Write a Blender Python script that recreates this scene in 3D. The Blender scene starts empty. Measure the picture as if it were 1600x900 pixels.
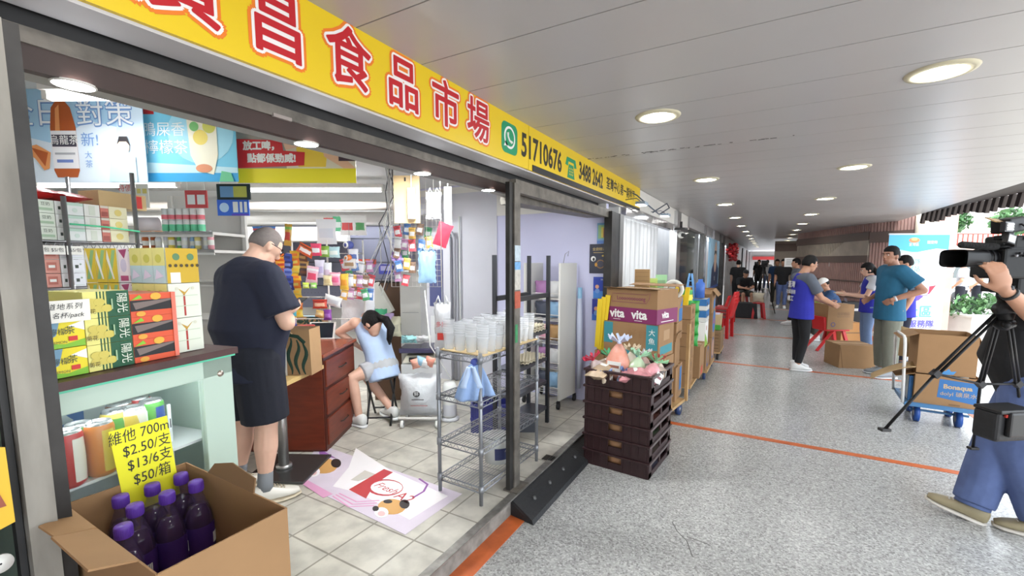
import bpy, bmesh, math, random
from mathutils import Vector, Matrix, Euler
random.seed(7)
PI = math.pi
S = bpy.context.scene
COL = S.collection
# ---------------------------------------------------------------- camera
H = 1.65; TH = math.atan(72/690.); YAW = math.radians(30)
cd = bpy.data.cameras.new('camera'); cam = bpy.data.objects.new('camera', cd); COL.objects.link(cam)
cam.location = (0, 0, H); cam.rotation_euler = (PI/2-TH, 0, YAW)
cd.sensor_width = 36; cd.lens = 690/1600*36; cd.shift_y = 30/1600.; cd.clip_start = .05; cd.clip_end = 300
S.camera = cam
# ---------------------------------------------------------------- light
S.view_settings.view_transform = 'Standard'; S.view_settings.look = 'None'
S.view_settings.exposure = 0.0; S.view_settings.gamma = 1; S.view_settings.use_curve_mapping = False
S.cycles.max_bounces = 8; S.cycles.diffuse_bounces = 3; S.cycles.glossy_bounces = 3
S.cycles.sample_clamp_indirect = 6; S.cycles.use_denoising = True
SKY = 4.5; SUN = 4.5
LAMP = 56.0      # corridor downlight discs
TUBE = 9.0       # fluorescent tubes in the shop
SPOT = 60.0      # round lamps under the shop fascia
w = bpy.data.worlds.new('sky'); S.world = w; w.use_nodes = True
nt = w.node_tree; bg = nt.nodes['Background']; bg.inputs[0].default_value = (.86, .93, 1, 1); bg.inputs[1].default_value = SKY
sd = bpy.data.lights.new('sun', 'SUN'); sd.energy = SUN; sd.angle = .3; sd.color = (1, .96, .9)
so = bpy.data.objects.new('sun', sd); COL.objects.link(so); so.rotation_euler = (math.radians(28), math.radians(12), 0)

def area(name, loc, size, watts, rot=(0, 0, 0), color=(1, 1, 1)):
    d = bpy.data.lights.new(name, 'AREA'); d.shape = 'RECTANGLE'; d.size, d.size_y = size; d.energy = watts; d.color = color
    o = bpy.data.objects.new(name, d); COL.objects.link(o); o.location = loc; o.rotation_euler = rot
    return o
# ---------------------------------------------------------------- pixel rays (survey of the place)
FW = Vector((-math.sin(YAW)*math.cos(TH), math.cos(YAW)*math.cos(TH), -math.sin(TH)))
RT = Vector((math.cos(YAW), math.sin(YAW), 0)); UP = RT.cross(FW)
def ray(u, v): return FW + RT*((u-800)/690.) - UP*((v-480)/690.)
def PZ(u, v, z): d = ray(u, v); return Vector((0, 0, H)) + d*((z-H)/d.z)
def PX(u, v, x): d = ray(u, v); return Vector((0, 0, H)) + d*(x/d.x)
def PY(u, v, y): d = ray(u, v); return Vector((0, 0, H)) + d*(y/d.y)
def PD(u, v, d): return Vector((0, 0, H)) + ray(u, v)*d
# ---------------------------------------------------------------- materials
MATS = {}
def mat(name, col, rough=.55, metal=0, emit=0, noise=0, nscale=12, bump=0, alpha=1, trans=0, spec=.5, col2=None, ior=1.45, stretch=None):
    if name in MATS: return MATS[name]
    m = bpy.data.materials.new(name); m.use_nodes = True; t = m.node_tree; b = t.nodes['Principled BSDF']; L = t.links
    c = (col[0], col[1], col[2], 1)
    b.inputs['Base Color'].default_value = c; b.inputs['Roughness'].default_value = rough; b.inputs['Metallic'].default_value = metal
    b.inputs['Specular IOR Level'].default_value = spec
    if emit:
        b.inputs['Emission Color'].default_value = c; b.inputs['Emission Strength'].default_value = emit
    if trans: b.inputs['Transmission Weight'].default_value = trans; b.inputs['IOR'].default_value = ior
    if alpha < 1: b.inputs['Alpha'].default_value = alpha
    if noise or bump:
        tc = t.nodes.new('ShaderNodeTexCoord'); n = t.nodes.new('ShaderNodeTexNoise'); n.inputs['Scale'].default_value = nscale; n.inputs['Detail'].default_value = 5
        src = tc.outputs['Object']
        if stretch:
            mp = t.nodes.new('ShaderNodeMapping'); mp.inputs['Scale'].default_value = stretch; L.new(src, mp.inputs[0]); src = mp.outputs[0]
        L.new(src, n.inputs['Vector'])
        if noise:
            r = t.nodes.new('ShaderNodeMapRange'); r.inputs[1].default_value = .3; r.inputs[2].default_value = .7
            L.new(n.outputs[0], r.inputs[0])
            mx = t.nodes.new('ShaderNodeMix'); mx.data_type = 'RGBA'; L.new(r.outputs[0], mx.inputs[0])
            c2 = col2 or tuple(max(0, x*(1-noise)) for x in col[:3])
            mx.inputs[6].default_value = c; mx.inputs[7].default_value = (c2[0], c2[1], c2[2], 1); L.new(mx.outputs[2], b.inputs['Base Color'])
        if bump:
            bp = t.nodes.new('ShaderNodeBump'); bp.inputs['Strength'].default_value = bump; bp.inputs['Distance'].default_value = .02
            L.new(n.outputs[0], bp.inputs['Height']); L.new(bp.outputs[0], b.inputs['Normal'])
    MATS[name] = m
    return m
def terrazzo():
    m = mat('terrazzo', (.34, .335, .32), .34); t = m.node_tree; b = t.nodes['Principled BSDF']; L = t.links
    tc = t.nodes.new('ShaderNodeTexCoord'); v = t.nodes.new('ShaderNodeTexVoronoi'); v.inputs['Scale'].default_value = 105
    L.new(tc.outputs['Object'], v.inputs['Vector']); sp = t.nodes.new('ShaderNodeSeparateColor'); L.new(v.outputs['Color'], sp.inputs[0])
    cr = t.nodes.new('ShaderNodeValToRGB'); e = cr.color_ramp.elements
    e[0].position = 0; e[0].color = (.21, .205, .2, 1); e[1].position = 1; e[1].color = (.53, .53, .51, 1)
    x = e.new(.3); x.color = (.335, .333, .32, 1); x = e.new(.75); x.color = (.40, .398, .385, 1)
    L.new(sp.outputs[0], cr.inputs[0])
    n = t.nodes.new('ShaderNodeTexNoise'); n.inputs['Scale'].default_value = .9; n.inputs['Detail'].default_value = 4; L.new(tc.outputs['Object'], n.inputs['Vector'])
    mr = t.nodes.new('ShaderNodeMapRange'); mr.inputs[1].default_value = .3; mr.inputs[2].default_value = .7; mr.inputs[3].default_value = 1.0; mr.inputs[4].default_value = 1.16
    L.new(n.outputs[0], mr.inputs[0]); mx = t.nodes.new('ShaderNodeMix'); mx.data_type = 'RGBA'; mx.blend_type = 'MULTIPLY'; mx.inputs[0].default_value = 1
    L.new(cr.outputs[0], mx.inputs[6]); L.new(mr.outputs[0], mx.inputs[7]); L.new(mx.outputs[2], b.inputs['Base Color'])
    r2 = t.nodes.new('ShaderNodeMapRange'); r2.inputs[3].default_value = .18; r2.inputs[4].default_value = .36; b.inputs['Roughness'].default_value = .27
    return m
def tiles(name, c1, c2, joint, w, h, off, rough=.3, gap=.006, offset=0, rotx=0):
    m = mat(name, c1, rough); t = m.node_tree; b = t.nodes['Principled BSDF']; L = t.links
    tc = t.nodes.new('ShaderNodeTexCoord'); mp = t.nodes.new('ShaderNodeMapping'); mp.inputs['Location'].default_value = off; mp.inputs['Rotation'].default_value = rotx if isinstance(rotx, tuple) else (0, 0, 0)
    br = t.nodes.new('ShaderNodeTexBrick'); br.offset = offset; br.inputs['Scale'].default_value = 1; br.inputs['Mortar Size'].default_value = gap
    br.inputs['Brick Width'].default_value = w; br.inputs['Row Height'].default_value = h; br.inputs['Mortar Smooth'].default_value = .2
    for i, c in (('Color1', c1), ('Color2', c2), ('Mortar', joint)): br.inputs[i].default_value = (c[0], c[1], c[2], 1)
    L.new(tc.outputs['Object'], mp.inputs[0]); L.new(mp.outputs[0], br.inputs['Vector'])
    n = t.nodes.new('ShaderNodeTexNoise'); n.inputs['Scale'].default_value = 7; n.inputs['Detail'].default_value = 6; L.new(tc.outputs['Object'], n.inputs['Vector'])
    mr = t.nodes.new('ShaderNodeMapRange'); mr.inputs[1].default_value = .35; mr.inputs[2].default_value = .62; mr.inputs[3].default_value = .72; mr.inputs[4].default_value = 1
    L.new(n.outputs[0], mr.inputs[0]); mx = t.nodes.new('ShaderNodeMix'); mx.data_type = 'RGBA'; mx.blend_type = 'MULTIPLY'; mx.inputs[0].default_value = 1
    L.new(br.outputs['Color'], mx.inputs[6]); L.new(mr.outputs[0], mx.inputs[7]); L.new(mx.outputs[2], b.inputs['Base Color'])
    return m
def C(*rgb):   # sRGB 0..255 -> linear
    return tuple((x/255/12.92 if x/255 <= .04045 else ((x/255+.055)/1.055)**2.4) for x in rgb)
def flat(r, g, b, rough=.5, **k): return mat('colour_%d_%d_%d_%d' % (r, g, b, int(rough*100)) + ('m' if k.get('metal') else ''), C(r, g, b), rough, **k)
# ---------------------------------------------------------------- mesh builder
class MB:
    def __init__(s): s.v = []; s.f = []; s.mi = []; s.sm = []; s.mats = []
    def slot(s, m):
        if m not in s.mats: s.mats.append(m)
        return s.mats.index(m)
    def add(s, vs, fs, m, smooth=False, T=None):
        o = len(s.v); k = s.slot(m)
        s.v += [tuple(T @ Vector(p)) if T is not None else tuple(p) for p in vs]
        for f in fs: s.f.append([i+o for i in f]); s.mi.append(k); s.sm.append(smooth)
        return s
    def box(s, c, d, m, rz=0, T=None, rot=None, tap=1, faces=None):
        x, y, z = d[0]/2, d[1]/2, d[2]/2
        vs = [(-x, -y, -z), (x, -y, -z), (x, y, -z), (-x, y, -z), (-x*tap, -y*tap, z), (x*tap, -y*tap, z), (x*tap, y*tap, z), (-x*tap, y*tap, z)]
        M = Matrix.Translation(c) @ (Euler(rot).to_matrix().to_4x4() if rot else Matrix.Rotation(rz, 4, 'Z'))
        if T is not None: M = T @ M
        fs = [(0, 3, 2, 1), (4, 5, 6, 7), (0, 1, 5, 4), (1, 2, 6, 5), (2, 3, 7, 6), (3, 0, 4, 7)]
        if faces is not None: fs = [fs[i] for i in faces]
        return s.add(vs, fs, m, T=M)
    def quad(s, a, b, c, d, m): return s.add([a, b, c, d], [(0, 1, 2, 3)], m)
    def rings(s, rings, m, smooth=True, caps=True, close=False, T=None):
        n = len(rings[0]); vs = [p for r in rings for p in r]; fs = []
        R = len(rings)
        for i in range(R if close else R-1):
            a, b = i*n, ((i+1) % R)*n
            for j in range(n): fs.append((a+j, a+(j+1) % n, b+(j+1) % n, b+j))
        if caps and not close: fs.append(tuple(range(n-1, -1, -1))); fs.append(tuple(range((R-1)*n, R*n)))
        return s.add(vs, fs, m, smooth, T)
    def tube(s, pts, r, m, n=8, close=False, caps=True, T=None, flatten=1):
        P = [Vector(p) for p in pts]; rr = r if isinstance(r, (list, tuple)) else [r]*len(P); out = []; ax = None
        for i, p in enumerate(P):
            if close: d = P[(i+1) % len(P)]-P[i-1]
            else: d = P[min(i+1, len(P)-1)]-P[max(i-1, 0)]
            if d.length < 1e-9: d = Vector((0, 0, 1))
            d.normalize()
            if ax is None: ax = d.orthogonal() if abs(d.z) > .9 else Vector((0, 0, 1)).cross(d)
            ax = (ax - d*ax.dot(d)).normalized(); ay = d.cross(ax)
            out.append([p+ax*math.cos(2*PI*j/n)*rr[i]+ay*math.sin(2*PI*j/n)*rr[i]*flatten for j in range(n)])
        return s.rings(out, m, n > 4, caps, close, T)
    def cyl(s, a, b, r, m, r2=None, n=16, T=None): return s.tube([a, b], [r, r if r2 is None else r2], m, n, T=T)
    def lathe(s, prof, m, n=20, T=None, smooth=True, caps=False):
        return s.rings([[(r*math.cos(2*PI*j/n), r*math.sin(2*PI*j/n), z) for j in range(n)] for r, z in prof], m, smooth, caps, T=T)
    def prism(s, poly, z0, z1, m, T=None):
        n = len(poly); vs = [(x, y, z0) for x, y in poly]+[(x, y, z1) for x, y in poly]
        fs = [tuple(range(n-1, -1, -1)), tuple(range(n, 2*n))]+[(i, (i+1) % n, n+(i+1) % n, n+i) for i in range(n)]
        return s.add(vs, fs, m, T=T)
    def ball(s, c, r, m, n=12, k=8, T=None, fn=None):
        if not isinstance(r, (tuple, list)): r = (r, r, r)
        vs = [(0, 0, -1)]; fs = []
        for i in range(1, k):
            t = PI*i/k
            for j in range(n): p = 2*PI*j/n; vs.append((math.sin(t)*math.cos(p), math.sin(t)*math.sin(p), -math.cos(t)))
        vs.append((0, 0, 1)); e = len(vs)-1
        for j in range(n):
            fs.append((0, 1+(j+1) % n, 1+j)); fs.append((e, e-n+j, e-n+(j+1) % n))
            for i in range(k-2): a = 1+i*n; b = a+n; fs.append((a+j, a+(j+1) % n, b+(j+1) % n, b+j))
        if fn: vs = [tuple(x*fn(Vector(p)) for x in p) for p in vs]
        M = Matrix.Translation(c) @ Matrix.Diagonal((r[0], r[1], r[2], 1))
        return s.add(vs, fs, m, True, (T @ M) if T is not None else M)
    def grid(s, fn, nu, nv, m, smooth=True, T=None):
        vs = [fn(i/nu, j/nv) for j in range(nv+1) for i in range(nu+1)]
        fs = [(j*(nu+1)+i, j*(nu+1)+i+1, (j+1)*(nu+1)+i+1, (j+1)*(nu+1)+i) for j in range(nv) for i in range(nu)]
        return s.add(vs, fs, m, smooth, T)
    def text(s, txt, m, size, T, off=0, ext=0, align='CENTER', shear=0, sx=1, sp=1):
        if off and any(ord(c) > 0x2e80 for c in txt):
            for q in range(8): s.text(txt, m, size, T @ Matrix.Translation((off*1.3*math.cos(q*PI/4), off*1.3*math.sin(q*PI/4), q*.00003)), 0, ext, align, shear, sx, sp)
            return s
        vs, fs = textmesh(txt, size, off, ext, align, shear, sp)
        return s.add([(x*sx, y, z) for x, y, z in vs], fs, m, T=T)
    def mesh(s, name):
        me = bpy.data.meshes.new(name); me.from_pydata(s.v, [], s.f); me.validate(); 
        for m in s.mats: me.materials.append(m)
        if len(me.polygons) == len(s.mi):
            me.polygons.foreach_set('material_index', s.mi); me.polygons.foreach_set('use_smooth', s.sm)
        me.update(); return me
    def build(s, name, parent=None, loc=(0, 0, 0), rz=0, bev=0, seg=2, solid=0, rot=None, label=None):
        o = bpy.data.objects.new(name, s.mesh(name)); COL.objects.link(o); o.location = loc
        o.rotation_euler = rot if rot else (0, 0, rz)
        if parent: o.parent = parent
        if solid: md = o.modifiers.new('thickness', 'SOLIDIFY'); md.thickness = solid
        if bev: md = o.modifiers.new('bevel', 'BEVEL'); md.width = bev; md.segments = seg; md.limit_method = 'ANGLE'
        if label: o['label'] = label
        return o
_TX = {}
def textmesh(txt, size, off, ext, align, shear, sp):
    k = (txt, size, off, ext, align, shear, sp)
    if k not in _TX:
        cu = bpy.data.curves.new('lettering', 'FONT'); cu.body = txt; cu.size = size; cu.offset = off; cu.extrude = ext; cu.align_x = align; cu.align_y = 'CENTER'; cu.shear = shear; cu.space_character = sp
        cu.resolution_u = 3
        o = bpy.data.objects.new('lettering', cu); COL.objects.link(o)
        me = o.to_mesh(); _TX[k] = ([tuple(v.co) for v in me.vertices], [tuple(p.vertices) for p in me.polygons])
        o.to_mesh_clear(); bpy.data.objects.remove(o); bpy.data.curves.remove(cu)
    return _TX[k]
def fr(o, x, z):   # frame: local x along vector x, local z = outward normal
    x = Vector(x).normalized(); z = Vector(z); z = (z - x*z.dot(x)).normalized(); y = z.cross(x)
    return Matrix(((x.x, y.x, z.x, o[0]), (x.y, y.y, z.y, o[1]), (x.z, y.z, z.z, o[2]), (0, 0, 0, 1)))
# ---------------------------------------------------------------- naming
def tag(o, label, cat, group=None, kind=None):
    o['label'] = label; o['category'] = cat
    if group: o['group'] = group
    if kind: o['kind'] = kind
    return o
def thing(name, label, cat, loc=(0, 0, 0), rz=0, group=None):
    o = bpy.data.objects.new(name, None); COL.objects.link(o); o.location = loc; o.rotation_euler = (0, 0, rz); o.empty_display_size = .1
    return tag(o, label, cat, group)
def struct(mb, name, **k): o = mb.build(name, **k); o['kind'] = 'structure'; return o
def dup(o, loc, rz=None, label=None, parent=None, group=None, rot=None):
    c = o.copy(); COL.objects.link(c)
    if parent is not None: c.parent = parent
    else:
        c.location = loc
        if rot is not None: c.rotation_euler = rot
        elif rz is not None: c.rotation_euler = (0, 0, rz)
        if label: c['label'] = label
        if group: c['group'] = group
    for ch in list(o.children): dup(ch, None, parent=c)
    return c
# ================================================================ STRUCTURE
WHITE = mat('white_paint', C(225, 222, 216), .5, noise=.06, nscale=3)
CEIL = mat('ceiling_panel', C(186, 184, 184), .32, noise=.05, nscale=1.5)
CREAM = mat('cream_rim', C(205, 198, 170), .5)
STEEL_D = mat('dark_steel', (.055, .052, .05), .45, .6, noise=.5, nscale=8)
STEEL_B = mat('worn_brown_steel', (.19, .17, .145), .5, .3, noise=.5, nscale=14)
BROWN = mat('brown_fascia', (.042, .021, .017), .5, noise=.3, nscale=6)
BLACK = mat('black_plastic', (.012, .012, .013), .42)
ORANGE = mat('orange_tile', (.62, .14, .035), .45, noise=.35, nscale=9)
PURPLE = mat('lilac_wall', (.60, .60, .80), .55, noise=.08, nscale=1.2)
# floor
m = MB(); m.box((3.0, 15, -.05), (12.6, 48, .1), terrazzo()); struct(m, 'floor')
m = MB()
for y in (-1.87, 1.37, 4.61, 7.86, 11.1, 14.34, 17.6): m.box((.3, y, .0015), (3.4, .075, .003), ORANGE)
m.box((-1.33, 8, .0015), (.14, 22, .003), ORANGE); m.box((2.02, 8, .0015), (.12, 24, .003), ORANGE)
struct(m, 'trim_1')
CRACK = mat('crack_dirt', (.10, .095, .09), .8)
m = MB()
for pts in ([(1050, 815), (1058, 830), (1073, 845), (1082, 870)], [(1073, 838), (1092, 845), (1110, 852)]):
    for a, b in zip(pts, pts[1:]):
        A = PZ(a[0], a[1], .001); B = PZ(b[0], b[1], .001); q = (B-A).cross(Vector((0, 0, 1))).normalized()*.003
        m.quad(A-q, B-q, B+q, A+q, CRACK)
struct(m, 'trim_2')
# raised shop floor
m = MB(); TL = tiles('shop_tiles', (.66, .62, .53), (.6, .57, .5), (.3, .27, .22), .31, .31, (.06, .15, 0), .28)
m.prism([(-1.4, -.6), (-1.4, 4.95), (-9.6, 4.95), (-9.6, -.6)], 0, .12, TL)
struct(m, 'floor_shop')
m = MB(); KS = mat('worn_stone', (.3, .28, .25), .7, noise=.5, nscale=15)
m.box((-1.385, 2.2, .05), (.03, 5.6, .10), KS); m.box((-1.375, 2.2, .118), (.05, 5.6, .012), mat('kerb_metal', (.38, .36, .33), .4, .7, noise=.4, nscale=20)); struct(m, 'trim_3')
# corridor ceiling: strips of painted metal
m = MB(); y = -9.006; k = 0
while y < 38:
    wd = .366 if y < 14 else 1.6
    m.box((.45, y+wd/2, 2.56), (3.9, wd-.006, .06), CEIL); y += wd
m.box((.45, 14.5, 2.64), (3.94, 47.4, .08), mat('joint_dark', (.06, .055, .05), .8))
m.box((2.42, 14.5, 2.62), (.04, 47.4, .18), CEIL)
struct(m, 'ceiling')
m = MB()
PA = PZ(910, 250, 2.528); PB = PZ(1250, 211, 2.528)
for i in range(46):
    t = random.random()**1.0; p = PA.lerp(PB, t); s1 = random.uniform(.008, .05); s2 = random.uniform(.003, .012)
    m.box((p.x, p.y+random.uniform(-.012, .012), 2.529), (s1, s2, .002), CRACK)
struct(m, 'trim_4')
m = MB(); m.box((.5, -9.0, 1.3), (4.2, .1, 2.6), mat('added_end_wall', (.3, .28, .27), .6)); struct(m, 'wall_added_behind')  # unseen wall, added to keep sky light off the near ceiling
# downlights of the corridor
GLOW = mat('lamp_glow', (1, .985, .955), .5, emit=LAMP)
def downlight(x, y, lab):
    t = thing('ceiling_light', lab, 'ceiling light', (x, y, 2.53), 0, 'round downlights in the corridor ceiling')
    b = MB(); b.lathe([(.098, .02), (.098, -.012), (.128, -.008), (.134, 0), (.134, .02)], CREAM, 28); rim = b.build('rim', t)
    b = MB(); b.lathe([(0.001, -.004), (.06, -.006), (.098, -.003), (.098, .01)], GLOW, 28); b.build('diffuser', t)
    return t
ORD = ['first', 'second', 'third', 'fourth', 'fifth', 'sixth', 'seventh', 'eighth', 'ninth', 'tenth', 'eleventh', 'twelfth', 'thirteenth', 'fourteenth']
proto = None
for sx, nm in ((-.63, 'shop side'), (.65, 'open side')):
    for i in range(14):
        y = .45+2.42*i
        lab = 'round ceiling downlight, %s from the camera in the row on the %s' % (ORD[i], nm)
        if proto is None: proto = downlight(sx, y, lab)
        else: dup(proto, (sx, y, 2.53), label=lab)
# shop room
m = MB()
wl = [(-1.45, .14), (-9.0, 1.70)]
SHOPW = mat('shop_wall', (.72, .72, .70), .6, noise=.06, nscale=2)
m.prism([(-1.5, .10), (-1.5, .16), (-9.05, 1.73), (-9.05, 1.66)], .12, 2.75, SHOPW); struct(m, 'wall_left')
m = MB(); m.prism([(-9.0, 1.72), (-4.17, 4.51), (-4.2, 4.58), (-9.05, 1.8)], .12, 2.75, SHOPW); struct(m, 'wall_back')
m = MB(); m.box((-2.85, 4.535, 1.42), (2.75, .07, 2.6), PURPLE)
m.box((-2.85, 4.497, 2.37), (2.75, .01, .38), WHITE); m.box((-3.45, 4.496, 1.3), (1.3, .01, 2.36), mat('lamplit_wall', (.62, .62, .68), .55, noise=.12, nscale=1.5)); struct(m, 'wall_right')  # greyer panel paints lamplight onto this stretch of the same wall
m = MB(); m.box((-1.46, -4.4, 1.36), (.1, 9.2, 2.72), tiles('pillar_tiles', (.16, .06, .045), (.13, .05, .04), (.05, .03, .03), .2, .1, (0, 0, 0), .35, rotx=(PI/2, 0, PI/2)))
struct(m, 'wall_front')
m = MB(); m.prism([(-1.42, -.2), (-1.42, 4.6), (-4.2, 4.6), (-9.1, 1.8), (-9.1, -.2)], 2.58, 2.7, mat('shop_ceiling', (.74, .74, .72), .6)); struct(m, 'ceiling_shop')
# fascia + soffit under the sign
m = MB(); m.box((-1.575, 2.2, 2.207), (.03, 5.0, .085), BLACK); m.box((-1.565, 2.2, 2.188), (.03, 5.0, .03), STEEL_B); m.box((-1.57, 2.2, 2.136), (.03, 5.0, .062), BROWN)
m.box((-1.553, 2.2, 2.168), (.012, 5.0, .008), STEEL_B); m.box((-1.62, 2.2, 2.112), (.07, 5.0, .012), mat('grey_paint', (.36, .36, .34), .6)); m.box((-1.655, 2.2, 2.3), (.02, 5.0, .38), mat('grey_paint', (.36, .36, .34), .6)); m.box((-1.6, 2.2, 2.43), (.06, 5.2, .33), STEEL_D)
m.box((-1.548, 1.02, 2.166), (.012, .07, .012), flat(150, 140, 135))
struct(m, 'trim_5')
m = MB(); m.box((-1.59, 3.6, 2.10), (.16, 1.75, .05), STEEL_B, rot=(.03, 0, 0)); m.box((-1.44, 3.5, 2.13), (.05, 2.0, .08), STEEL_B); struct(m, 'trim_6')
# posts
m = MB(); m.box((-1.425, 2.435, 1.13), (.03, .045, 2.02), STEEL_D); m.box((-1.42, 2.495, 1.13), (.04, .075, 2.02), STEEL_B)
m.box((-1.405, 2.49, .125), (.11, .16, .012), STEEL_B)
for z, hh, c in ((1.70, .10, (200, 215, 225)), (1.62, .05, (120, 175, 225)), (1.53, .13, (205, 200, 190)), (1.40, .11, (190, 90, 65)), (1.18, .12, (60, 150, 95))):
    m.box((-1.399, 2.495 if z > 1.3 else 2.48, z), (.004, .072 if z > 1.3 else .03, hh), flat(*c, .6, noise=.3, nscale=40))
struct(m, 'trim_7')
m = MB(); m.box((-1.42, 4.47, 1.13), (.08, .14, 2.04), STEEL_D); m.box((-1.42, 4.62, 1.13), (.06, .14, 2.04), BLACK); m.box((-1.42, 4.77, 1.13), (.07, .14, 2.04), mat('grey_steel', (.2, .2, .2), .4, .6))
struct(m, 'trim_8')
# left jamb, dark strip + worn painted post
m = MB(); WORN = mat('worn_white_post', (.36, .335, .29), .6, noise=.65, nscale=9, stretch=(1, 1, .25))
m.box((-1.43, .325, 1.1), (.05, .026, 2.1), STEEL_D); m.box((-1.425, .288, 1.1), (.06, .046, 2.1), WORN); m.box((-1.44, .257, 1.1), (.03, .012, 2.1), BLACK)
struct(m, 'trim_9')
# sign board
YEL = mat('sign_yellow', (.76, .53, .012), .4); RED = mat('sign_red', (.50, .012, .02), .4); WH = mat('sign_white', (.85, .82, .8), .4); ORG = mat('sign_orange', (.8, .2, .02), .4)
sg = thing('shop_sign', 'long yellow shop sign with red Chinese characters and phone numbers', 'sign', (-1.42, 0, 2.25))
b = MB(); b.box((-.015, 1.15, .14), (.07, 2.98, .28), YEL); b.box((-.06, 1.15, -.003), (.13, 2.98, .012), mat('sign_underside', (.55, .54, .56), .5)); b.build('panel', sg)
b = MB(); b.box((-.015, 4.10, .14), (.07, 2.91, .28), YEL); b.box((.022, 4.12, .02), (.006, 2.85, .04), BLACK); b.box((-.06, 4.1, -.003), (.13, 2.9, .012), mat('sign_underside', (.55, .54, .56), .5)); b.build('panel', sg)
for ch, y0, y1 in (('廣', .52, .765), ('昌', .82, 1.03), ('食', 1.09, 1.32), ('品', 1.38, 1.60), ('市', 1.66, 1.90), ('場', 1.94, 2.18)):
    b = MB(); yc = (y0+y1)/2
    for off, mt, dx in ((.024, ORG, .0), (.0135, WH, .001), (.004, RED, .002)):
        for q in range(14): b.text(ch, mt, .225, fr((.0205+dx+q*.00005, yc+off*math.cos(q*PI/7), .142+off*math.sin(q*PI/7)), (0, 1, 0), (1, 0, 0)), sx=(y1-y0)/.245)
    b.build('character', sg)
GRN = mat('sign_green', (.005, .27, .12), .4); BK = mat('sign_black', (.02, .018, .01), .4); BLU = mat('sign_blue', (.01, .02, .35), .4)
b = MB(); T = fr((.0205, 0, 0), (0, 1, 0), (1, 0, 0))
def rrect(x0, y0, x1, y1, r, n=5):
    out = []
    for cx, cy, a in ((x1-r, y0+r, -90), (x1-r, y1-r, 0), (x0+r, y1-r, 90), (x0+r, y0+r, 180)):
        for i in range(n+1): t = math.radians(a+90*i/n); out.append((cx+r*math.cos(t), cy+r*math.sin(t)))
    return out
def disc(cx, cy, r, n=24): return [(cx+r*math.cos(2*PI*i/n), cy+r*math.sin(2*PI*i/n)) for i in range(n)]
b.prism(rrect(2.30, .05, 2.49, .23, .04), 0, .001, GRN, T); b.prism(disc(2.395, .145, .066), .001, .0015, WH, T); b.prism([(2.325, .085), (2.35, .125), (2.375, .095)], .001, .0015, WH, T); b.prism(disc(2.395, .145, .052), .0015, .002, GRN, T)
b.tube([(2.368, .17, .002), (2.372, .148, .002), (2.39, .127, .002), (2.418, .12, .002)], [.009, .006, .006, .009], WH, 6, T=T); b.build('emblem', sg)
b = MB(); b.text('51710676', BK, .20, fr((.021, 2.86, .135), (0, 1, 0), (1, 0, 0)), off=.006, sx=.8); b.build('number', sg)
b = MB(); b.prism([(3.29, .055), (3.44, .055), (3.41, .16), (3.32, .16)], 0, .001, GRN, T); b.prism([(3.25, .15), (3.28, .21), (3.45, .21), (3.48, .15), (3.43, .145), (3.42, .18), (3.31, .18), (3.30, .145)], 0, .0012, GRN, T)
for i in range(3):
    for j in range(3): b.prism(disc(3.335+i*.03, .085+j*.022, .008, 8), .001, .0016, YEL, T)
b.build('emblem', sg)
b = MB(); b.text('3488 2642', BK, .19, fr((.021, 3.84, .145), (0, 1, 0), (1, 0, 0)), off=.006, sx=.76); b.build('number', sg)
b = MB(); b.text('荃灣中心第一期地下', BK, .125, fr((.021, 4.78, .15), (0, 1, 0), (1, 0, 0)), off=.002, sx=.94); b.build('address', sg)
b = MB(); b.prism(disc(.385, .22, .07), 0, .001, BLU, T); b.text('盛', WH, .09, fr((.0225, .385, .22), (0, 1, 0), (1, 0, 0)), off=.003); b.build('emblem', sg)
# lamps under fascia
SG = mat('spot_glow', (.96, .98, 1), .5, emit=SPOT)
pr = None
for i, y in enumerate((.47, 1.14, 1.81, 2.44)):
    lab = 'small round white lamp under the brown shop fascia, %s from the left jamb' % ORD[i]
    if pr is None:
        pr = thing('fascia_lamp', lab, 'lamp', (-1.585, y, 2.107), 0, 'round lamps under the shop fascia')
        b = MB(); b.lathe([(.046, 0), (.046, -.004), (.043, -.006), (.041, -.004)], WHITE, 24); b.build('rim', pr)
        b = MB(); b.lathe([(.001, -.007), (.041, -.005)], SG, 24); b.build('diffuser', pr)
    else: dup(pr, (-1.585, y, 2.107), label=lab)
# ================================================================ STRUCTURE beyond the shop
def fy(u): return PX(u, 420, -1.4).y
GREYP = mat('grey_facade', (.38, .37, .37), .5, noise=.15, nscale=3); CHROME0 = mat('chrome_arm', (.3, .3, .31), .3, .85); MIRR = mat('polished_steel', (.55, .55, .56), .18, .9)
GLASS = mat('dark_shop_glass', (.03, .045, .04), .06); FROST = mat('plastic_sheet', (.78, .80, .82), .3, noise=.22, nscale=5, stretch=(1, 6, .5), bump=.15)
# row of fascia boxes above the neighbouring shops
m = MB(); m.box((-1.515, 7.3, 2.40), (.2, 4.5, .25), WHITE); m.box((-1.46, 11.5, 2.42), (.16, 4.2, .22), GREYP); m.box((-1.45, 25, 2.40), (.16, 22, .26), mat('grey_fascia', (.25, .23, .23), .5)); struct(m, 'trim_10')
m = MB(); m.box((-2.6, 26, 1.3), (.1, 42, 2.6), GREYP); m.box((-2.6, 4.9, 1.3), (2.3, .08, 2.5), WHITE); struct(m, 'wall_shops')
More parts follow.
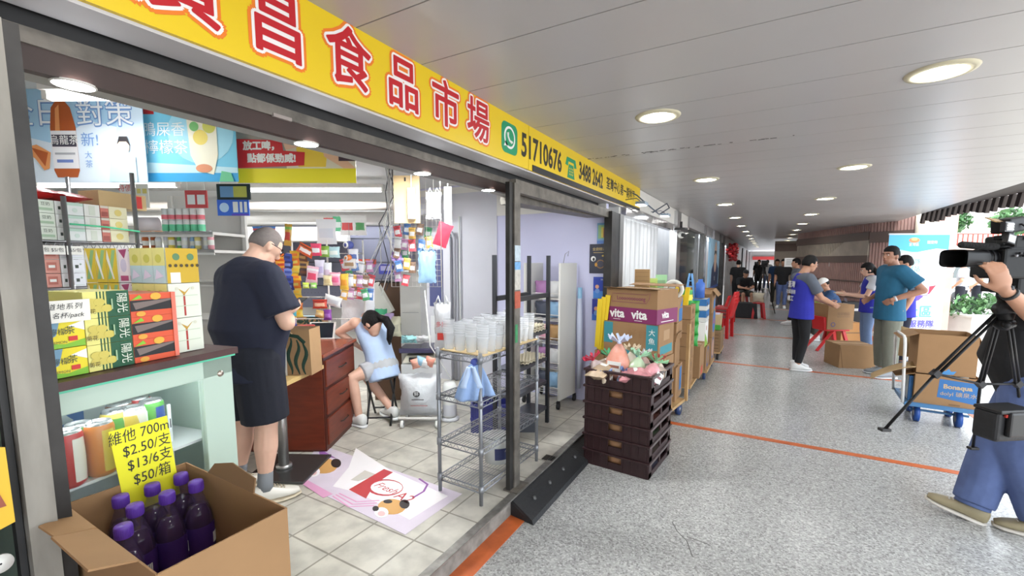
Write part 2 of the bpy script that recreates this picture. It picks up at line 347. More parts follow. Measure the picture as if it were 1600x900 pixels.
# frames, columns
m = MB()
for u, wd, mt in ((1055, .35, MIRR), (1098, .4, MIRR), (1122, .5, BLACK), (1128, .6, STEEL_D)): m.box((-1.42, fy(u), 1.25), (.12, wd, 2.5), mt)
m.box((-1.42, 6.3, 2.2), (.08, 2.8, .1), MIRR); m.box((-1.42, 6.3, .05), (.1, 2.8, .1), GREYP); struct(m, 'trim_11')
m = MB(); m.box((-1.5, (fy(1076)+fy(1095))/2, 1.2), (.05, fy(1095)-fy(1076), 2.4), GLASS); m.box((-1.46, (fy(1062)+fy(1075))/2, 1.2), (.05, fy(1075)-fy(1062), 2.4), mat('mirror_glass', (.2, .2, .21), .08, .8)); struct(m, 'window_1')
m = MB()
y0, y1 = fy(982), fy(1034); n = 40
m.grid(lambda a, c: (-1.47+.012*math.sin(a*55)*(.4+.6*(1-c)), y0+(y1-y0)*a, 1.0+1.15*c), n*3, 4, FROST)
o = m.build('plastic_curtain'); tag(o, 'bright translucent plastic sheet hung across the neighbouring shop front', 'curtain')
m = MB(); m.box((-2.3, 6.4, 1.2), (.5, 2.6, 2.0), mat('pale_goods', (.5, .5, .48), .6, noise=.6, nscale=9)); m.box((-2.2, 7.2, 1.0), (.3, .5, 1.2), flat(150, 60, 55)); struct(m, 'wall_display')
area('shop_glow', (-1.9, 6.2, 2.25), (.5, 2.2), 34, color=(.95, .98, 1))
area('shop_glow', (-1.9, 9.2, 2.25), (.5, 2.2), 12)
for i, (u, v, lb) in enumerate(((1003, 318, 'small arm lamp shining on the sign end, nearer one'), (1040, 336, 'small arm lamp beyond the sign end, farther one'))):
    q = PX(u, v, -1.22); t = thing('arm_lamp', lb, 'lamp', q, 0, 'arm lamps beside the sign'); b = MB(); b.box((0, 0, 0), (.10, .16, .03), flat(150, 165, 180)); b.build('housing', t)
    b = MB(); b.box((-.01, 0, -.018), (.08, .14, .006), mat('arm_lamp_glow', (.95, .98, 1), .5, emit=30)); b.build('diffuser', t); b = MB(); b.tube([(0, 0, .015), (-.06, 0, .06), (-.2, 0, .05)], .006, CHROME0, 6); b.build('arm', t)
    area('arm_lamp_light', (q.x-.02, q.y, q.z-.03), (.08, .14), 5, (0, math.radians(-40), 0), (.95, .98, 1))
# shutters further on
m = MB(); y0, y1 = fy(1131), fy(1152)
SHUT = mat('shutter_steel', (.42, .40, .39), .35, .6, noise=.2, nscale=5)
for i in range(26): a = y0+(y1-y0)*i/26; m.box((-1.35, a+(y1-y0)/52, 1.15), (.05 if i % 2 else .03, (y1-y0)/26, 2.3), SHUT)
struct(m, 'door_1')
DK = mat('far_shop_dark', (.08, .075, .07), .5, noise=.6, nscale=2)
m = MB(); yy = y1
cols = [(.30, .26, .24), (.10, .09, .09), (.5, .46, .44), (.16, .12, .11), (.34, .33, .33), (.22, .2, .2)]
for i in range(9): m.box((-1.42+.06*(i % 2), yy+1.4, 1.2), (.12, 2.75, 2.4), mat('far_front_%d' % (i % 6), cols[i % 6], .4, noise=.5, nscale=1.7)); yy += 2.8
struct(m, 'wall_far_shops')
# end of the corridor
m = MB(); m.box((.3, 44, 1.2), (8, .2, 2.6), mat('far_shutter', (.33, .31, .30), .6)); m.box((.4, 43.8, 1.9), (3.2, .1, .28), mat('red_band', (.42, .03, .03), .5)); m.box((.4, 42, 2.6), (9, 10, .1), CEIL)
struct(m, 'wall_end')
# slatted wall panels on the right
A = PZ(1248, 365, 2.53); B = PZ(1363, 349, 2.53); Cc = PZ(1437, 343, 2.53)
PINK = mat('pink_slats', (.62, .39, .34), .6, noise=.2, nscale=4); PINKD = mat('pink_slat_gap', (.24, .13, .11), .8); BEIGE = mat('olive_slats', (.56, .48, .39), .6, noise=.2, nscale=4); BAND = mat('brown_band', (.17, .12, .10), .5)
def slats(P, Q, z0, z1, n, mt, nm=None, m=None):
    d = (Q-P); d.z = 0; L = d.length; rz = math.atan2(d.y, d.x); T = Matrix.Translation((P.x, P.y, 0)) @ Matrix.Rotation(rz, 4, 'Z')
    m = m or MB(); m.box((L/2, .05, (z0+z1)/2), (L, .06, z1-z0), PINKD, T=T)
    for i in range(n): m.box((L*(i+.5)/n, 0, (z0+z1)/2), (L/n*.68, .05, z1-z0-.01), mt, T=T)
    return m, T, L
m, T, L = slats(A, B, 0, 1.62, 46, PINK); slats(A, B, 1.78, 2.14, 46, BEIGE, m=m); slats(A, B, 2.34, 2.56, 46, PINK, m=m)
for z, h in ((1.7, .17), (2.24, .2), (.75, .03), (1.15, .025)): m.box((L/2, -.015, z), (L, .07, h), BAND, T=T)
m.prism([(L*.5, 1.76), (L*.74, 2.16), (L, 2.16), (L, 1.76)], -.03, -.045, BEIGE, T=T @ Matrix.Rotation(PI/2, 4, 'X') @ Matrix.Diagonal((1, 1, -1, 1)))
struct(m, 'wall_panel')
m, T, L = slats(B, Cc, 0, 2.9, 14, PINK); m.box((L/2, -.02, 2.2), (L, .07, .25), BAND, T=T)
m.lathe([(.17, 0), (.17, 3)], mat('cream_column', (.62, .54, .42), .6), 20, T=Matrix.Translation((Cc.x+.1, Cc.y-.05, 0)), caps=True)
m.box((Cc.x+.45, Cc.y+.2, 1.5), (.4, .1, 3), PINK); struct(m, 'wall_side')
m = MB(); D = PZ(1222, 386, 2.53); m.box(((A.x+D.x)/2-.1, A.y+4, 1.2), (.9, .1, 2.5), mat('beige_wall', (.42, .37, .31), .6)); m.box((1.6, A.y+8, 1.3), (.1, 16, 2.6), mat('beige_wall', (.42, .37, .31), .6)); m.box(((A.x+D.x)/2-.1, A.y+3.94, 2.2), (.9, .03, .3), BAND); struct(m, 'wall_far_side')
# paper notices on the panel
for i, (u, v, wd, hh, lb) in enumerate(((1301, 408, .19, .30, 'white paper notice on the slatted wall right of the vest man'), (1235, 410, .36, .30, 'white paper notice on the beige wall left of the vest man'))):
    t_ = (u-1248)/(1363-1248); P = A.lerp(B, max(0, t_)); P = PD(u, v, (P-Vector((0, 0, H))).dot(FW)-.30 if i == 0 else 15.0)
    b = MB(); b.box((0, 0, 0), (wd, .006, hh), flat(222, 222, 220)); 
    for k in range(4): b.box((0, -.004, hh*.3-k*hh*.17), (wd*.7, .002, hh*.05), flat(120, 120, 120))
    o = b.build('paper_notice', loc=P, rz=math.radians(15 if i else -40)); tag(o, lb, 'notice')
# ---------------------------------------------------------------- outdoors
PAVE = tiles('pale_paving', (.62, .59, .55), (.58, .55, .5), (.4, .38, .35), .4, .4, (0, 0, 0), .6)
m = MB(); m.box((20, 15, -.045), (35.6, 50, .1), PAVE); struct(m, 'ground_courtyard')
m = MB(); TER = mat('terrace_wall', (.62, .46, .38), .7, noise=.1, nscale=1)
P0 = PD(1440, 420, 22); P1 = PD(1720, 420, 22); dv = (P1-P0); dv.z = 0; dv.normalize(); Tt = fr((P0.x, P0.y, 0), dv, dv.cross(Vector((0, 0, 1))))
m.box((6, 1.2, -.3), (14, 2.4, .6), TER, T=Tt); m.box((6, 2.9, -2), (14, 1.0, .5), mat('terrace_wall_pale', (.7, .6, .52), .7), T=Tt); m.box((6, 4.4, -5), (18, 3, .5), mat('pale_building', (.66, .62, .6), .7), T=Tt)
for k in range(5): m.box((6, 3.3+k*.7, -4.7), (18, .12, .1), GREYP, T=Tt)
struct(m, 'wall_terrace')
b = MB(); RR = flat(190, 70, 60)
for k in range(44): b.box((.2+k*.25, 2.72, -.3), (.04, .6, .04), RR, T=Tt)
for z in (2.5, 3.0): b.box((5.7, z, -.3), (11, .05, .05), RR, T=Tt)
tag(b.build('railing'), 'low red railing on top of the pink terrace wall outdoors', 'railing')
# canopy with hanging slats
m = MB(); CAN = mat('canopy_brown', (.035, .024, .02), .7); E1 = Vector((2.5, 11.2, 2.56)); E2 = Vector((2.9, 8.27, 2.56)); E3 = Vector((3.35, 5.2, 2.56))
m.add([(2.44, 11.4, 2.545), E1, E2, E3, (2.44, 5.0, 2.545), (2.44, 11.4, 2.62), E1+Vector((0, 0, .06)), E2+Vector((0, 0, .06)), E3+Vector((0, 0, .06)), (2.44, 5.0, 2.62)], [(4, 3, 2, 1, 0), (5, 6, 7, 8, 9), (0, 1, 6, 5), (1, 2, 7, 6), (2, 3, 8, 7), (3, 4, 9, 8), (4, 0, 5, 9)], CAN); struct(m, 'roof_canopy')
cz = thing('slatted_valance', 'dark brown slats hanging along the edge of the canopy outdoors', 'valance', (0, 0, 0))
for i in range(34):
    t_ = i/33; p = E1.lerp(E2, t_/.5) if t_ < .5 else E2.lerp(E3, (t_-.5)/.5); h = random.uniform(.13, .21)
    b = MB(); b.box((0, 0, -h/2), (.05, .075, h), CAN); b.build('slat', cz, loc=p, rot=(.25, 0, .2))
def leafball(b, c, r, n, mts, sz, flatz=1.0):
    for i in range(n):
        d = Vector((random.gauss(0, 1), random.gauss(0, 1), random.gauss(0, 1)*flatz)).normalized()*r*random.uniform(.45, 1); p = Vector(c)+Vector((d.x, d.y, d.z*flatz))
        q = Vector((random.uniform(-1, 1), random.uniform(-1, 1), random.uniform(-.6, 1))).normalized(); a = q.orthogonal().normalized(); e = q.cross(a); s_ = sz*random.uniform(.6, 1.3)
        b.add([p-a*s_, p+e*s_*.45+q*s_*.1, p+a*s_, p-e*s_*.45+q*s_*.1], [(0, 1, 2, 3)], random.choice(mts))
LEAF = [mat('leaf_%d' % i, c, .5) for i, c in enumerate(((.035, .10, .03), (.06, .16, .05), (.10, .22, .08)))]
TRK = mat('bark', (.16, .10, .07), .8, noise=.4, nscale=10)
for u, v, d, r, lb in ((1493, 347, 21, .6, 'small round tree on the terrace behind the video camera light'), (1582, 346, 18, .7, 'bushy tree at the right frame edge above the video camera'), (1425, 372, 19, .8, 'low shrub on the terrace just right of the banner top')):
    c = PD(u, v, d); t = thing('tree', lb, 'tree', (c.x, c.y, 0), 0, 'trees on the terrace')
    b = MB(); leafball(b, (0, 0, c.z), r, 420, LEAF, .13, .9); b.build('foliage', t)
    b = MB(); b.tube([(0, 0, 0), (.05, 0, c.z*.6), (0, 0, c.z)], [.09, .07, .04], TRK); b.build('trunk', t)
# planter
pp = PZ(1545, 532, 0); t = thing('planter', 'white concrete planter box with a green shrub in the bright courtyard', 'planter', (pp.x, pp.y, 0), YAW)
b = MB(); PC = mat('planter_concrete', (.72, .70, .66), .7, noise=.1, nscale=5); b.box((.55, .3, .26), (1.9, .62, .50), PC, tap=1.02); b.box((.55, .3, .5), (1.98, .7, .05), PC); b.build('box', t, bev=.01)
b = MB()
for i in range(9): leafball(b, (-.35+i*.2, .3+random.uniform(-.15, .15), .68+random.uniform(-.05, .12)), .26, 70, LEAF, .08)
b.build('foliage', t)
# van
vp = PD(1452, 470, 15.5); t = thing('van', 'white van parked in the courtyard behind the banner', 'van', (vp.x, vp.y, 0), YAW+math.radians(20)); VW = mat('van_white', (.8, .8, .8), .3)
b = MB(); Tv = Matrix.Rotation(PI/2, 4, 'X'); b.prism([(-.9, .35), (-1.0, .8), (-.85, 1.05), (-.35, 1.85), (0, 2.0), (2.9, 2.0), (3.0, .35)], -.85, .85, VW, Tv); b.build('body', t, bev=.06)
b = MB(); b.prism([(-.68, 1.1), (-.3, 1.72), (.35, 1.75), (.4, 1.1)], .851, .862, GLASS, Tv); b.prism([(.55, 1.1), (.55, 1.75), (2.6, 1.75), (2.6, 1.1)], .851, .862, GLASS, Tv); b.build('window', t)
for x in (-.35, 2.3):
    b = MB(); b.cyl((x, -.6, .33), (x, -.9, .33), .33, BLACK, n=24); b.cyl((x, -.89, .33), (x, -.91, .33), .18, MIRR); b.build('wheel', t)
# ================================================================ SHOP FRONT LEFT: cooler, drinks, packs
def card(b, T, w, h, items, e=.0004, z0=.0004):
    """flat printed patches on a face; items in 0..1 of the face"""
    z = z0
    for it in items:
        k = it[0]
        if k == 'r': b.prism([(it[1]*w, it[2]*h), (it[3]*w, it[2]*h), (it[3]*w, it[4]*h), (it[1]*w, it[4]*h)], z-e, z, it[5], T)
        elif k == 'p': b.prism([(x*w, y*h) for x, y in it[1]], z-e, z, it[2], T)
        elif k == 'd': b.prism([(it[1]*w+it[3]*w*math.cos(2*PI*i/20), it[2]*h+it[3]*w*(it[5] if len(it) > 5 else 1)*math.sin(2*PI*i/20)) for i in range(20)], z-e, z, it[4], T)
        elif k == 't':
            kw = it[6] if len(it) > 6 else {}
            kw = dict(kw); rot = kw.pop('rot', 0)
            b.text(it[1], it[5], it[4]*h, T @ Matrix.Translation((it[2]*w, it[3]*h, z)) @ Matrix.Rotation(rot, 4, 'Z'), **kw)
        elif k == 'l': b.tube([(x*w, y*h, z) for x, y in it[1]], it[2]*w, it[3], 4, T=T, flatten=.3)
        z += e
def front(w, h, y=0, x0=None, z0=0):   # face looking to local -y, origin lower left
    return Matrix(((1, 0, 0, -w/2 if x0 is None else x0), (0, 0, -1, y), (0, 1, 0, z0), (0, 0, 0, 1)))
def P0(p, n, u, v):
    d = ray(u, v); o = Vector((0, 0, H)); return o+d*((Vector(p)-o).dot(Vector(n))/d.dot(Vector(n)))
FA = math.radians(102); FO = Vector((-1.515, .318, .12)); FX = Vector((math.cos(FA), math.sin(FA), 0)); FN = Vector((math.sin(FA), -math.cos(FA), 0))
def fl(u, v, dep=0):   # pixel on the cooler front (dep behind it) -> local x, z
    p = P0(FO-FN*dep, FN, u, v); return (p-FO).dot(FX), p.z-.12
FW_, FH_ = .505, 1.212
MINT = mat('mint_frame', C(182, 202, 188), .35); BOARD = mat('brown_board', C(78, 48, 46), .45, noise=.3, nscale=20); GEDGE = mat('green_glass_edge', C(90, 200, 160), .2)
CLEAR = mat('clear_glass', (.25, .35, .31), .02, alpha=.09, spec=.5); LINER = mat('cooler_liner', (.82, .85, .86), .4)
t = thing('display_cooler', 'pale green glass-fronted drinks cooler at the left of the shop entrance', 'cooler', FO, FA)
b = MB(); w, h, dp = FW_, FH_, .52
b.box((.012, dp/2, h/2), (.024, dp, h), MINT); b.box((w-.012, dp/2, h/2), (.024, dp, h), MINT); b.box((w/2, dp-.012, h/2), (w-.05, .02, h), LINER); b.box((w/2, dp/2, .17), (w-.05, dp, .34), MINT); b.box((w/2, dp/2, h-.05), (w-.05, dp, .03), LINER)
b.build('body', t)
b = MB(); xw, zt = fl(312, 640)[0], h-.066
b.box((.012, -.012, h/2), (.026, .026, h), MINT); b.box(((xw+w)/2, -.012, h/2), (w-xw, .026, h), MINT); b.box((w/2, -.012, (zt+h)/2), (w, .026, h-zt), MINT); b.box((w/2, -.012, .17), (w, .026, .34), MINT)
b.build('door_frame', t, bev=.003)
b = MB(); b.box((xw/2, -.012, (zt+.34)/2), (xw, .006, zt-.34), CLEAR); b.build('door_glass', t)
b = MB(); b.box((w/2, dp/2-.02, h+.012), (w+.02, dp+.05, .022), BOARD); b.build('top_board', t); b = MB(); b.box((w/2, -.02, h-.003), (w+.012, .03, .008), GEDGE); b.build('glass_edge', t)
b = MB(); b.lathe([(.001, .006), (.009, .005), (.011, 0)], mat('screw_brass', (.5, .42, .36), .3, .8), 14, T=Matrix.Translation((w-.045, -.025, h-.06)) @ Matrix.Rotation(PI/2, 4, 'X')); b.build('screw', t)
SHZ = [.62, .930]
for z in SHZ:
    b = MB(); b.box((w/2, dp/2, z), (w-.06, dp-.06, .008), LINER); b.build('shelf', t)
b = MB(); b.box((w*.38, dp-.03, 1.03), (w*.6, .004, .16), flat(40, 105, 190)); card(b, front(w*.6, .16, dp-.034, w*.08, .95), w*.6, .16, [('p', [(.1, .1), (.3, .8), (.45, .3), (.6, .9), (.9, .2), (.5, .05)], flat(225, 235, 240))]); b.build('back_print', t)
for k in range(2):
    b = MB(); b.tube([(.30+k*.07, .1, .36), (.30+k*.07, .1, 1.06)], .006, LINER, 6); b.build('rack_upright', t)
b = MB(); b.box((w*.45, .06, h-.075), (w*.8, .02, .014), mat('cooler_led', (.9, .97, 1), .5, emit=14)); b.build('light_strip', t)
# cans
CANM = mat('can_metal', (.7, .71, .72), .25, .9)
def can(loc, c1, c2, c3, lab, rz=0, txt=None):
    t = thing('drink_can', lab, 'can', loc, rz, 'drink cans on the cooler shelves')
    b = MB(); b.lathe([(.025, 0), (.031, .006), (.034, .012), (.034, .136), (.031, .146)], c1, 22)
    for k, a0 in enumerate((-2.2, .5)):   # curved patch of second colour
        rr = [[(.0343*math.cos(a), .0343*math.sin(a), z) for a in [a0+i*.14*(1-.35*abs(z-.074)/.07) for i in range(10)]] for z in (.016, .045, .07, .1, .132)]
        vs = [p for r in rr for p in r]; b.add(vs, [(j*10+i, j*10+i+1, j*10+i+11, j*10+i+10) for j in range(4) for i in range(9)], c2 if k == 0 else c3, True)
    if txt: pass
    b.build('body', t)
    b = MB(); b.lathe([(.031, .146), (.0285, .153), (.0265, .153), (.0255, .147), (.001, .147)], CANM, 22); b.box((0, .004, .1485), (.012, .022, .002), CANM); b.build('lid', t)
    return t
cr_, cg_, co_, cy_, cw_, cb_ = flat(190, 30, 35, .3), flat(90, 165, 70, .3), flat(215, 130, 45, .3), flat(225, 200, 90, .3), flat(230, 228, 215, .3), flat(35, 70, 160, .3)
cbn = flat(120, 70, 40, .3)
cans = [(100, 655, .05, cr_, cw_, cg_, 'red drink can with white lettering at the front left of the cooler shelf'), (122, 655, .085, cg_, cb_, cy_, 'green drink can just right of the red one in the cooler'), (152, 650, .05, co_, cy_, cg_, 'orange drink can with green swirl in the middle of the cooler shelf'),
        (178, 640, .12, cy_, cg_, co_, 'yellow drink can behind the orange one in the cooler'), (186, 634, .19, cbn, co_, cw_, 'brown and orange drink can at the back of the cooler'), (206, 642, .10, cw_, cy_, cb_, 'silver-white drink can right of the yellow sign in the cooler'), (236, 634, .12, cg_, cb_, cr_, 'green and blue drink can at the right of the cooler row'),
        (216, 626, .2, cr_, cw_, cbn, 'dark red drink can at the back right of the cooler')]
for u, v, dep, a, c, e, lb in cans:
    x, z = fl(u, v, dep); can(FO+FX*x-FN*dep+Vector((0, 0, SHZ[1]+.004)), a, c, e, lb, random.uniform(-.5, .5)+FA)
# packs on top
def pack(loc, w, d, h, base, items, lab, rz=FA, group=None, name='drink_pack', side=None, sideitems=None, left=None):
    b = MB(); b.box((w/2, d/2, h/2), (w, d, h), base); card(b, front(w, h, 0, 0), w, h, items)
    if sideitems: card(b, Matrix(((0, 0, 1, w), (1, 0, 0, 0), (0, 1, 0, 0), (0, 0, 0, 1))), d, h, sideitems)
    if left: card(b, Matrix(((0, 0, -1, 0), (-1, 0, 0, d), (0, 1, 0, 0), (0, 0, 0, 1))), d, h, left)
    o = b.build(name, loc=loc, rz=rz); return tag(o, lab, 'drink pack' if name == 'drink_pack' else 'box', group)
Yl, Gn, Wt, Rd, Bk, DkG, Bl = flat(232, 214, 40), flat(130, 190, 50), flat(240, 240, 235), flat(205, 50, 45), flat(25, 25, 28), flat(25, 85, 55), flat(110, 150, 175)
LY = flat(228, 222, 130); OR2 = flat(215, 85, 50); GOLD = flat(205, 190, 90)
TOPZ = 1.357
lemon = [('p', [(0, 0), (1, 0), (1, 1), (.45, 1), (.3, .45), (0, .25)], Yl), ('p', [(0, .25), (.3, .45), (.42, 1), (0, 1)], Bl), ('p', [(0, 0), (1, 0), (1, .25), (.5, .12), (0, .22)], Gn), ('p', [(.6, .75), (1, .55), (1, .9)], Wt), ('t', '檸檬', .33, .55, .25, flat(60, 70, 60)), ('t', '茶', .63, .58, .3, flat(60, 70, 60)), ('r', .58, .22, .8, .38, Rd), ('t', 'LEMON', .35, .2, .13, flat(90, 100, 60))]
chrys = [('r', 0, 0, .5, 1, LY), ('r', .5, 0, 1, 1, DkG)]+[('r', .28+k*.07, 0, .31+k*.07, 1, DkG) for k in range(4)]+[('d', .16+.16*(k % 3), .35+.25*(k // 3), .12, GOLD, .8) for k in range(5)]+[('t', '陽光', .8, .52, .4, flat(225, 232, 215), {'rot': -PI/2}), ('t', '菊花', .1, .25, .2, flat(90, 80, 40)), ('r', .57, .3, .6, .7, flat(160, 190, 150))]
redp = [('r', 0, .72, 1, 1, OR2), ('r', 0, 0, 1, .25, OR2), ('r', .0, .25, 1, .72, Bk), ('p', [(.05, .62), (.9, .72), (.98, .68), (.1, .32)], flat(120, 105, 100)), ('p', [(.02, .74), (.2, .96), (.26, .8)], Gn), ('d', .55, .86, .12, flat(220, 170, 60), .7), ('d', .2, .12, .1, flat(220, 160, 60), .6), ('r', .9, 0, 1, 1, flat(230, 120, 100))]
gw = [('r', .44, .05, .5, .72, flat(170, 50, 45)), ('p', [(.3, .85), (.47, .65), (.68, .88), (.5, .74)], flat(190, 150, 50)), ('r', .05, .33, .9, .35, flat(190, 205, 180)), ('r', .05, .63, .9, .65, flat(190, 205, 180)), ('d', .25, .85, .05, flat(210, 210, 190)), ('d', .75, .85, .05, flat(210, 210, 190))]
def fp(x, dep): return (FO+FX*x-FN*dep)*1-Vector((0, 0, .12))
def fxs(u): return fl(u, 520)[0]
x0, x1, x2, x3, x4 = fxs(66), fxs(134), fxs(207), fxs(279), fxs(328)
for k in range(2): pack(Vector((0, 0, TOPZ+k*.075))+fp(x0, 0), (x1-x0)*.97, .16, .073, Yl, lemon, 'yellow and blue lemon tea pack, %s of two under the paper price note' % ('lower', 'upper')[k], group='drink packs on the cooler')
for k in range(3): pack(Vector((0, 0, TOPZ+k*.071))+fp(x1, 0), (x2-x1)*.98, .16, .070, LY, chrys, 'green and yellow chrysanthemum tea pack, %s of the three in its stack' % ('bottom', 'middle', 'top')[k], group='drink packs on the cooler')
for k in range(3): pack(Vector((0, 0, TOPZ+k*.0665))+fp(x2, 0), (x3-x2)*.97, .16, .066, flat(200, 120, 100), redp, 'red and black wrapped drink pack, %s of the three in its stack' % ('bottom', 'middle', 'top')[k], group='drink packs on the cooler')
# back row of cartons behind
bx = [fl(u, 430, .2)[0] for u in (134, 187, 231, 279)]
yel3 = sum([[('r', k/3+.01, 0, (k+1)/3-.01, 1, flat(225, 195, 60)), ('p', [(k/3+.02, .1), (k/3+.12, .1), (k/3+.3, .95), (k/3+.2, .95)], flat(150, 190, 130)), ('p', [(k/3+.02, .7), (k/3+.05, .95), (k/3+.22, .1), (k/3+.18, .1)], Wt)] for k in range(3)], [])
pur3 = sum([[('r', k/3+.01, 0, (k+1)/3-.01, 1, flat(238, 225, 230)), ('d', k/3+.16, .5, .1, flat(205, 195, 215), 2.2), ('p', [(k/3+.03, .95), (k/3+.2, .7), (k/3+.3, .98)], flat(165, 70, 110)), ('r', k/3+.05, .05, k/3+.3, .2, flat(180, 80, 120))] for k in range(3)], [])
mix3 = sum([[('r', k/3+.01, .5, (k+1)/3-.01, 1, flat(232, 225, 140)), ('r', k/3+.01, 0, (k+1)/3-.01, .5, flat(190, 215, 220)), ('d', k/3+.16, .7, .08, flat(205, 200, 90)), ('p', [(k/3+.05, .1), (k/3+.28, .2), (k/3+.1, .4)], flat(225, 215, 235))] for k in range(3)], [])
for k in range(3): pack(Vector((0, 0, TOPZ+k*.112))+fp(x3, .03), (x4-x3)*.99, .165, .11, flat(222, 228, 212), gw if k < 2 else [('r', 0, 0, 1, 1, flat(200, 165, 40)), ('r', .1, .0, .4, .3, Wt), ('d', .3, .75, .11, flat(90, 130, 90)), ('d', .75, .75, .11, flat(90, 130, 90))]+[('d', .1+k_*.17, .5, .05, flat(70, 60, 30)) for k_ in range(6)], ('white and pale green brick drink pack, bottom of the column at the cooler right end', 'white and pale green brick drink pack, second in the column at the cooler right end', 'golden carton end with two green heads on top of the right column')[k], group='drink packs on the cooler', left=mix3)
cor = fp(x3, .195); dc = (Vector((cor.x, cor.y, 1.5))-Vector((0, 0, H))).dot(FW); uu = [235, 187, 135]
for i, (it, nm) in enumerate(((pur3, 'white and purple three-brick drink pack'), (yel3, 'yellow three-brick juice pack'))):
    pa = PD(uu[i+1], 430, dc); pb = PD(uu[i], 430, dc)
    for k in range(3):
        pack(Vector((pa.x, pa.y, TOPZ+k*.112)), (pb-pa).length*.98, .10, .11, Wt, it, '%s at the back of the cooler top, %s layer' % (nm, ('bottom', 'middle', 'top')[k]), rz=YAW, group='drink packs on the cooler')
b = MB(); PAPER = flat(238, 236, 228, .7); INK = flat(28, 28, 34, .6)
xa, za = fl(60, 508, -.006); xb, zb = fl(138, 463, -.006); w = xb-xa; h = zb-za-.006
b.box((w/2, 0, h/2), (w, .0012, h), PAPER); card(b, front(w, h, -.001, 0), w, h, [('t', '道地系列', .5, .7, .3, INK, {'shear': .15, 'sp': 1.15}), ('t', '名杯/pack', .55, .3, .28, INK, {'shear': .2})])
o = b.build('price_note', loc=FO+FX*xa+FN*.006+Vector((0, 0, za)), rz=FA, rot=(math.radians(3), 0, FA)); tag(o, 'handwritten white paper note on the yellow packs on the cooler', 'price note')
# ---------------------------------------------------------------- open carton of bottles
KRAFT = mat('kraft_card', C(158, 122, 84), .8, noise=.1, nscale=7); KRAFTD = mat('kraft_inside', C(120, 90, 60), .85); MAROON = flat(112, 30, 62, .6)
CR = [PZ(105, 785, 1.06), PZ(280, 722, 1.06), PZ(420, 800, 1.06), PZ(325, 868, 1.06)]
A_, B_, D_ = CR[0], CR[1], CR[3]
ex = Vector((.49, .0, 0)); cx_ = Vector((-1.475, .362, 0)); ang = math.radians(-4)
def carton_open(name, lab, loc, rz, w, d, h, flaps, band=None, cat='box', mt=None, inner=None, th=.004, group=None):
    """open-topped cardboard box; flaps: {side: (length, outward angle)}"""
    mt = mt or KRAFT; inner = inner or KRAFTD
    t = thing(name, lab, cat, loc, rz, group); b = MB()
    b.box((0, 0, th/2), (w, d, th), mt)
    for c, s_ in (((0, -d/2, h/2), (w, th, h)), ((0, d/2, h/2), (w, th, h)), ((-w/2, 0, h/2), (th, d, h)), ((w/2, 0, h/2), (th, d, h))): b.box(c, s_, mt)
    if band: z0, z1, bm = band; b.box((0, 0, (z0+z1)/2), (w+th+.001, d+th+.001, z1-z0), bm, faces=[2, 3, 4, 5])
    b.build('body', t)
    for sd, (ln, an) in flaps.items():
        b = MB(); L = w if sd in 'fb' else d
        b.box((0, -ln/2, 0), (L*.98, ln, th), mt)
        pos, rzz = {'f': ((0, -d/2, h), 0), 'b': ((0, d/2, h), PI), 'l': ((-w/2, 0, h), -PI/2), 'r': ((w/2, 0, h), PI/2)}[sd]
        o = b.build('flap', t, loc=pos, rot=(an, 0, rzz))
    return t
BXC = Vector((-1.255, .485, .70)); BRZ = 0
t = carton_open('bottle_carton', 'open brown carton holding purple-capped bottles below the yellow price card', BXC, BRZ, .5, .27, .34, {}, (0, .13, MAROON))
b = MB(); b.prism([(0, 0), (.20, 0), (.20, -.07), (.12, -.075), (.1, -.045), (0, -.05)], -.002, .002, KRAFT); b.build('flap', t, loc=(-.25, -.135, .34), rot=(math.radians(-14), 0, 0))
b = MB(); b.prism([(.21, 0), (.42, 0), (.43, -.085), (.23, -.085)], -.002, .002, KRAFT); b.build('flap', t, loc=(-.25, -.135, .34), rot=(math.radians(-22), 0, 0))
b = MB(); b.prism([(-.12, 0), (.11, 0), (.10, .035), (-.02, .05), (-.1, .03)], -.002, .002, KRAFTD); b.build('flap', t, loc=(.0, .135, .34), rot=(math.radians(70), 0, 0))
BOT = mat('bottle_plastic', (.10, .07, .15), .05, alpha=.30, spec=1); JUICE = mat('dark_grape_drink', (.035, .012, .05), .12); CAP = flat(98, 60, 165, .35); LBL = flat(62, 36, 105, .4)
bp = None
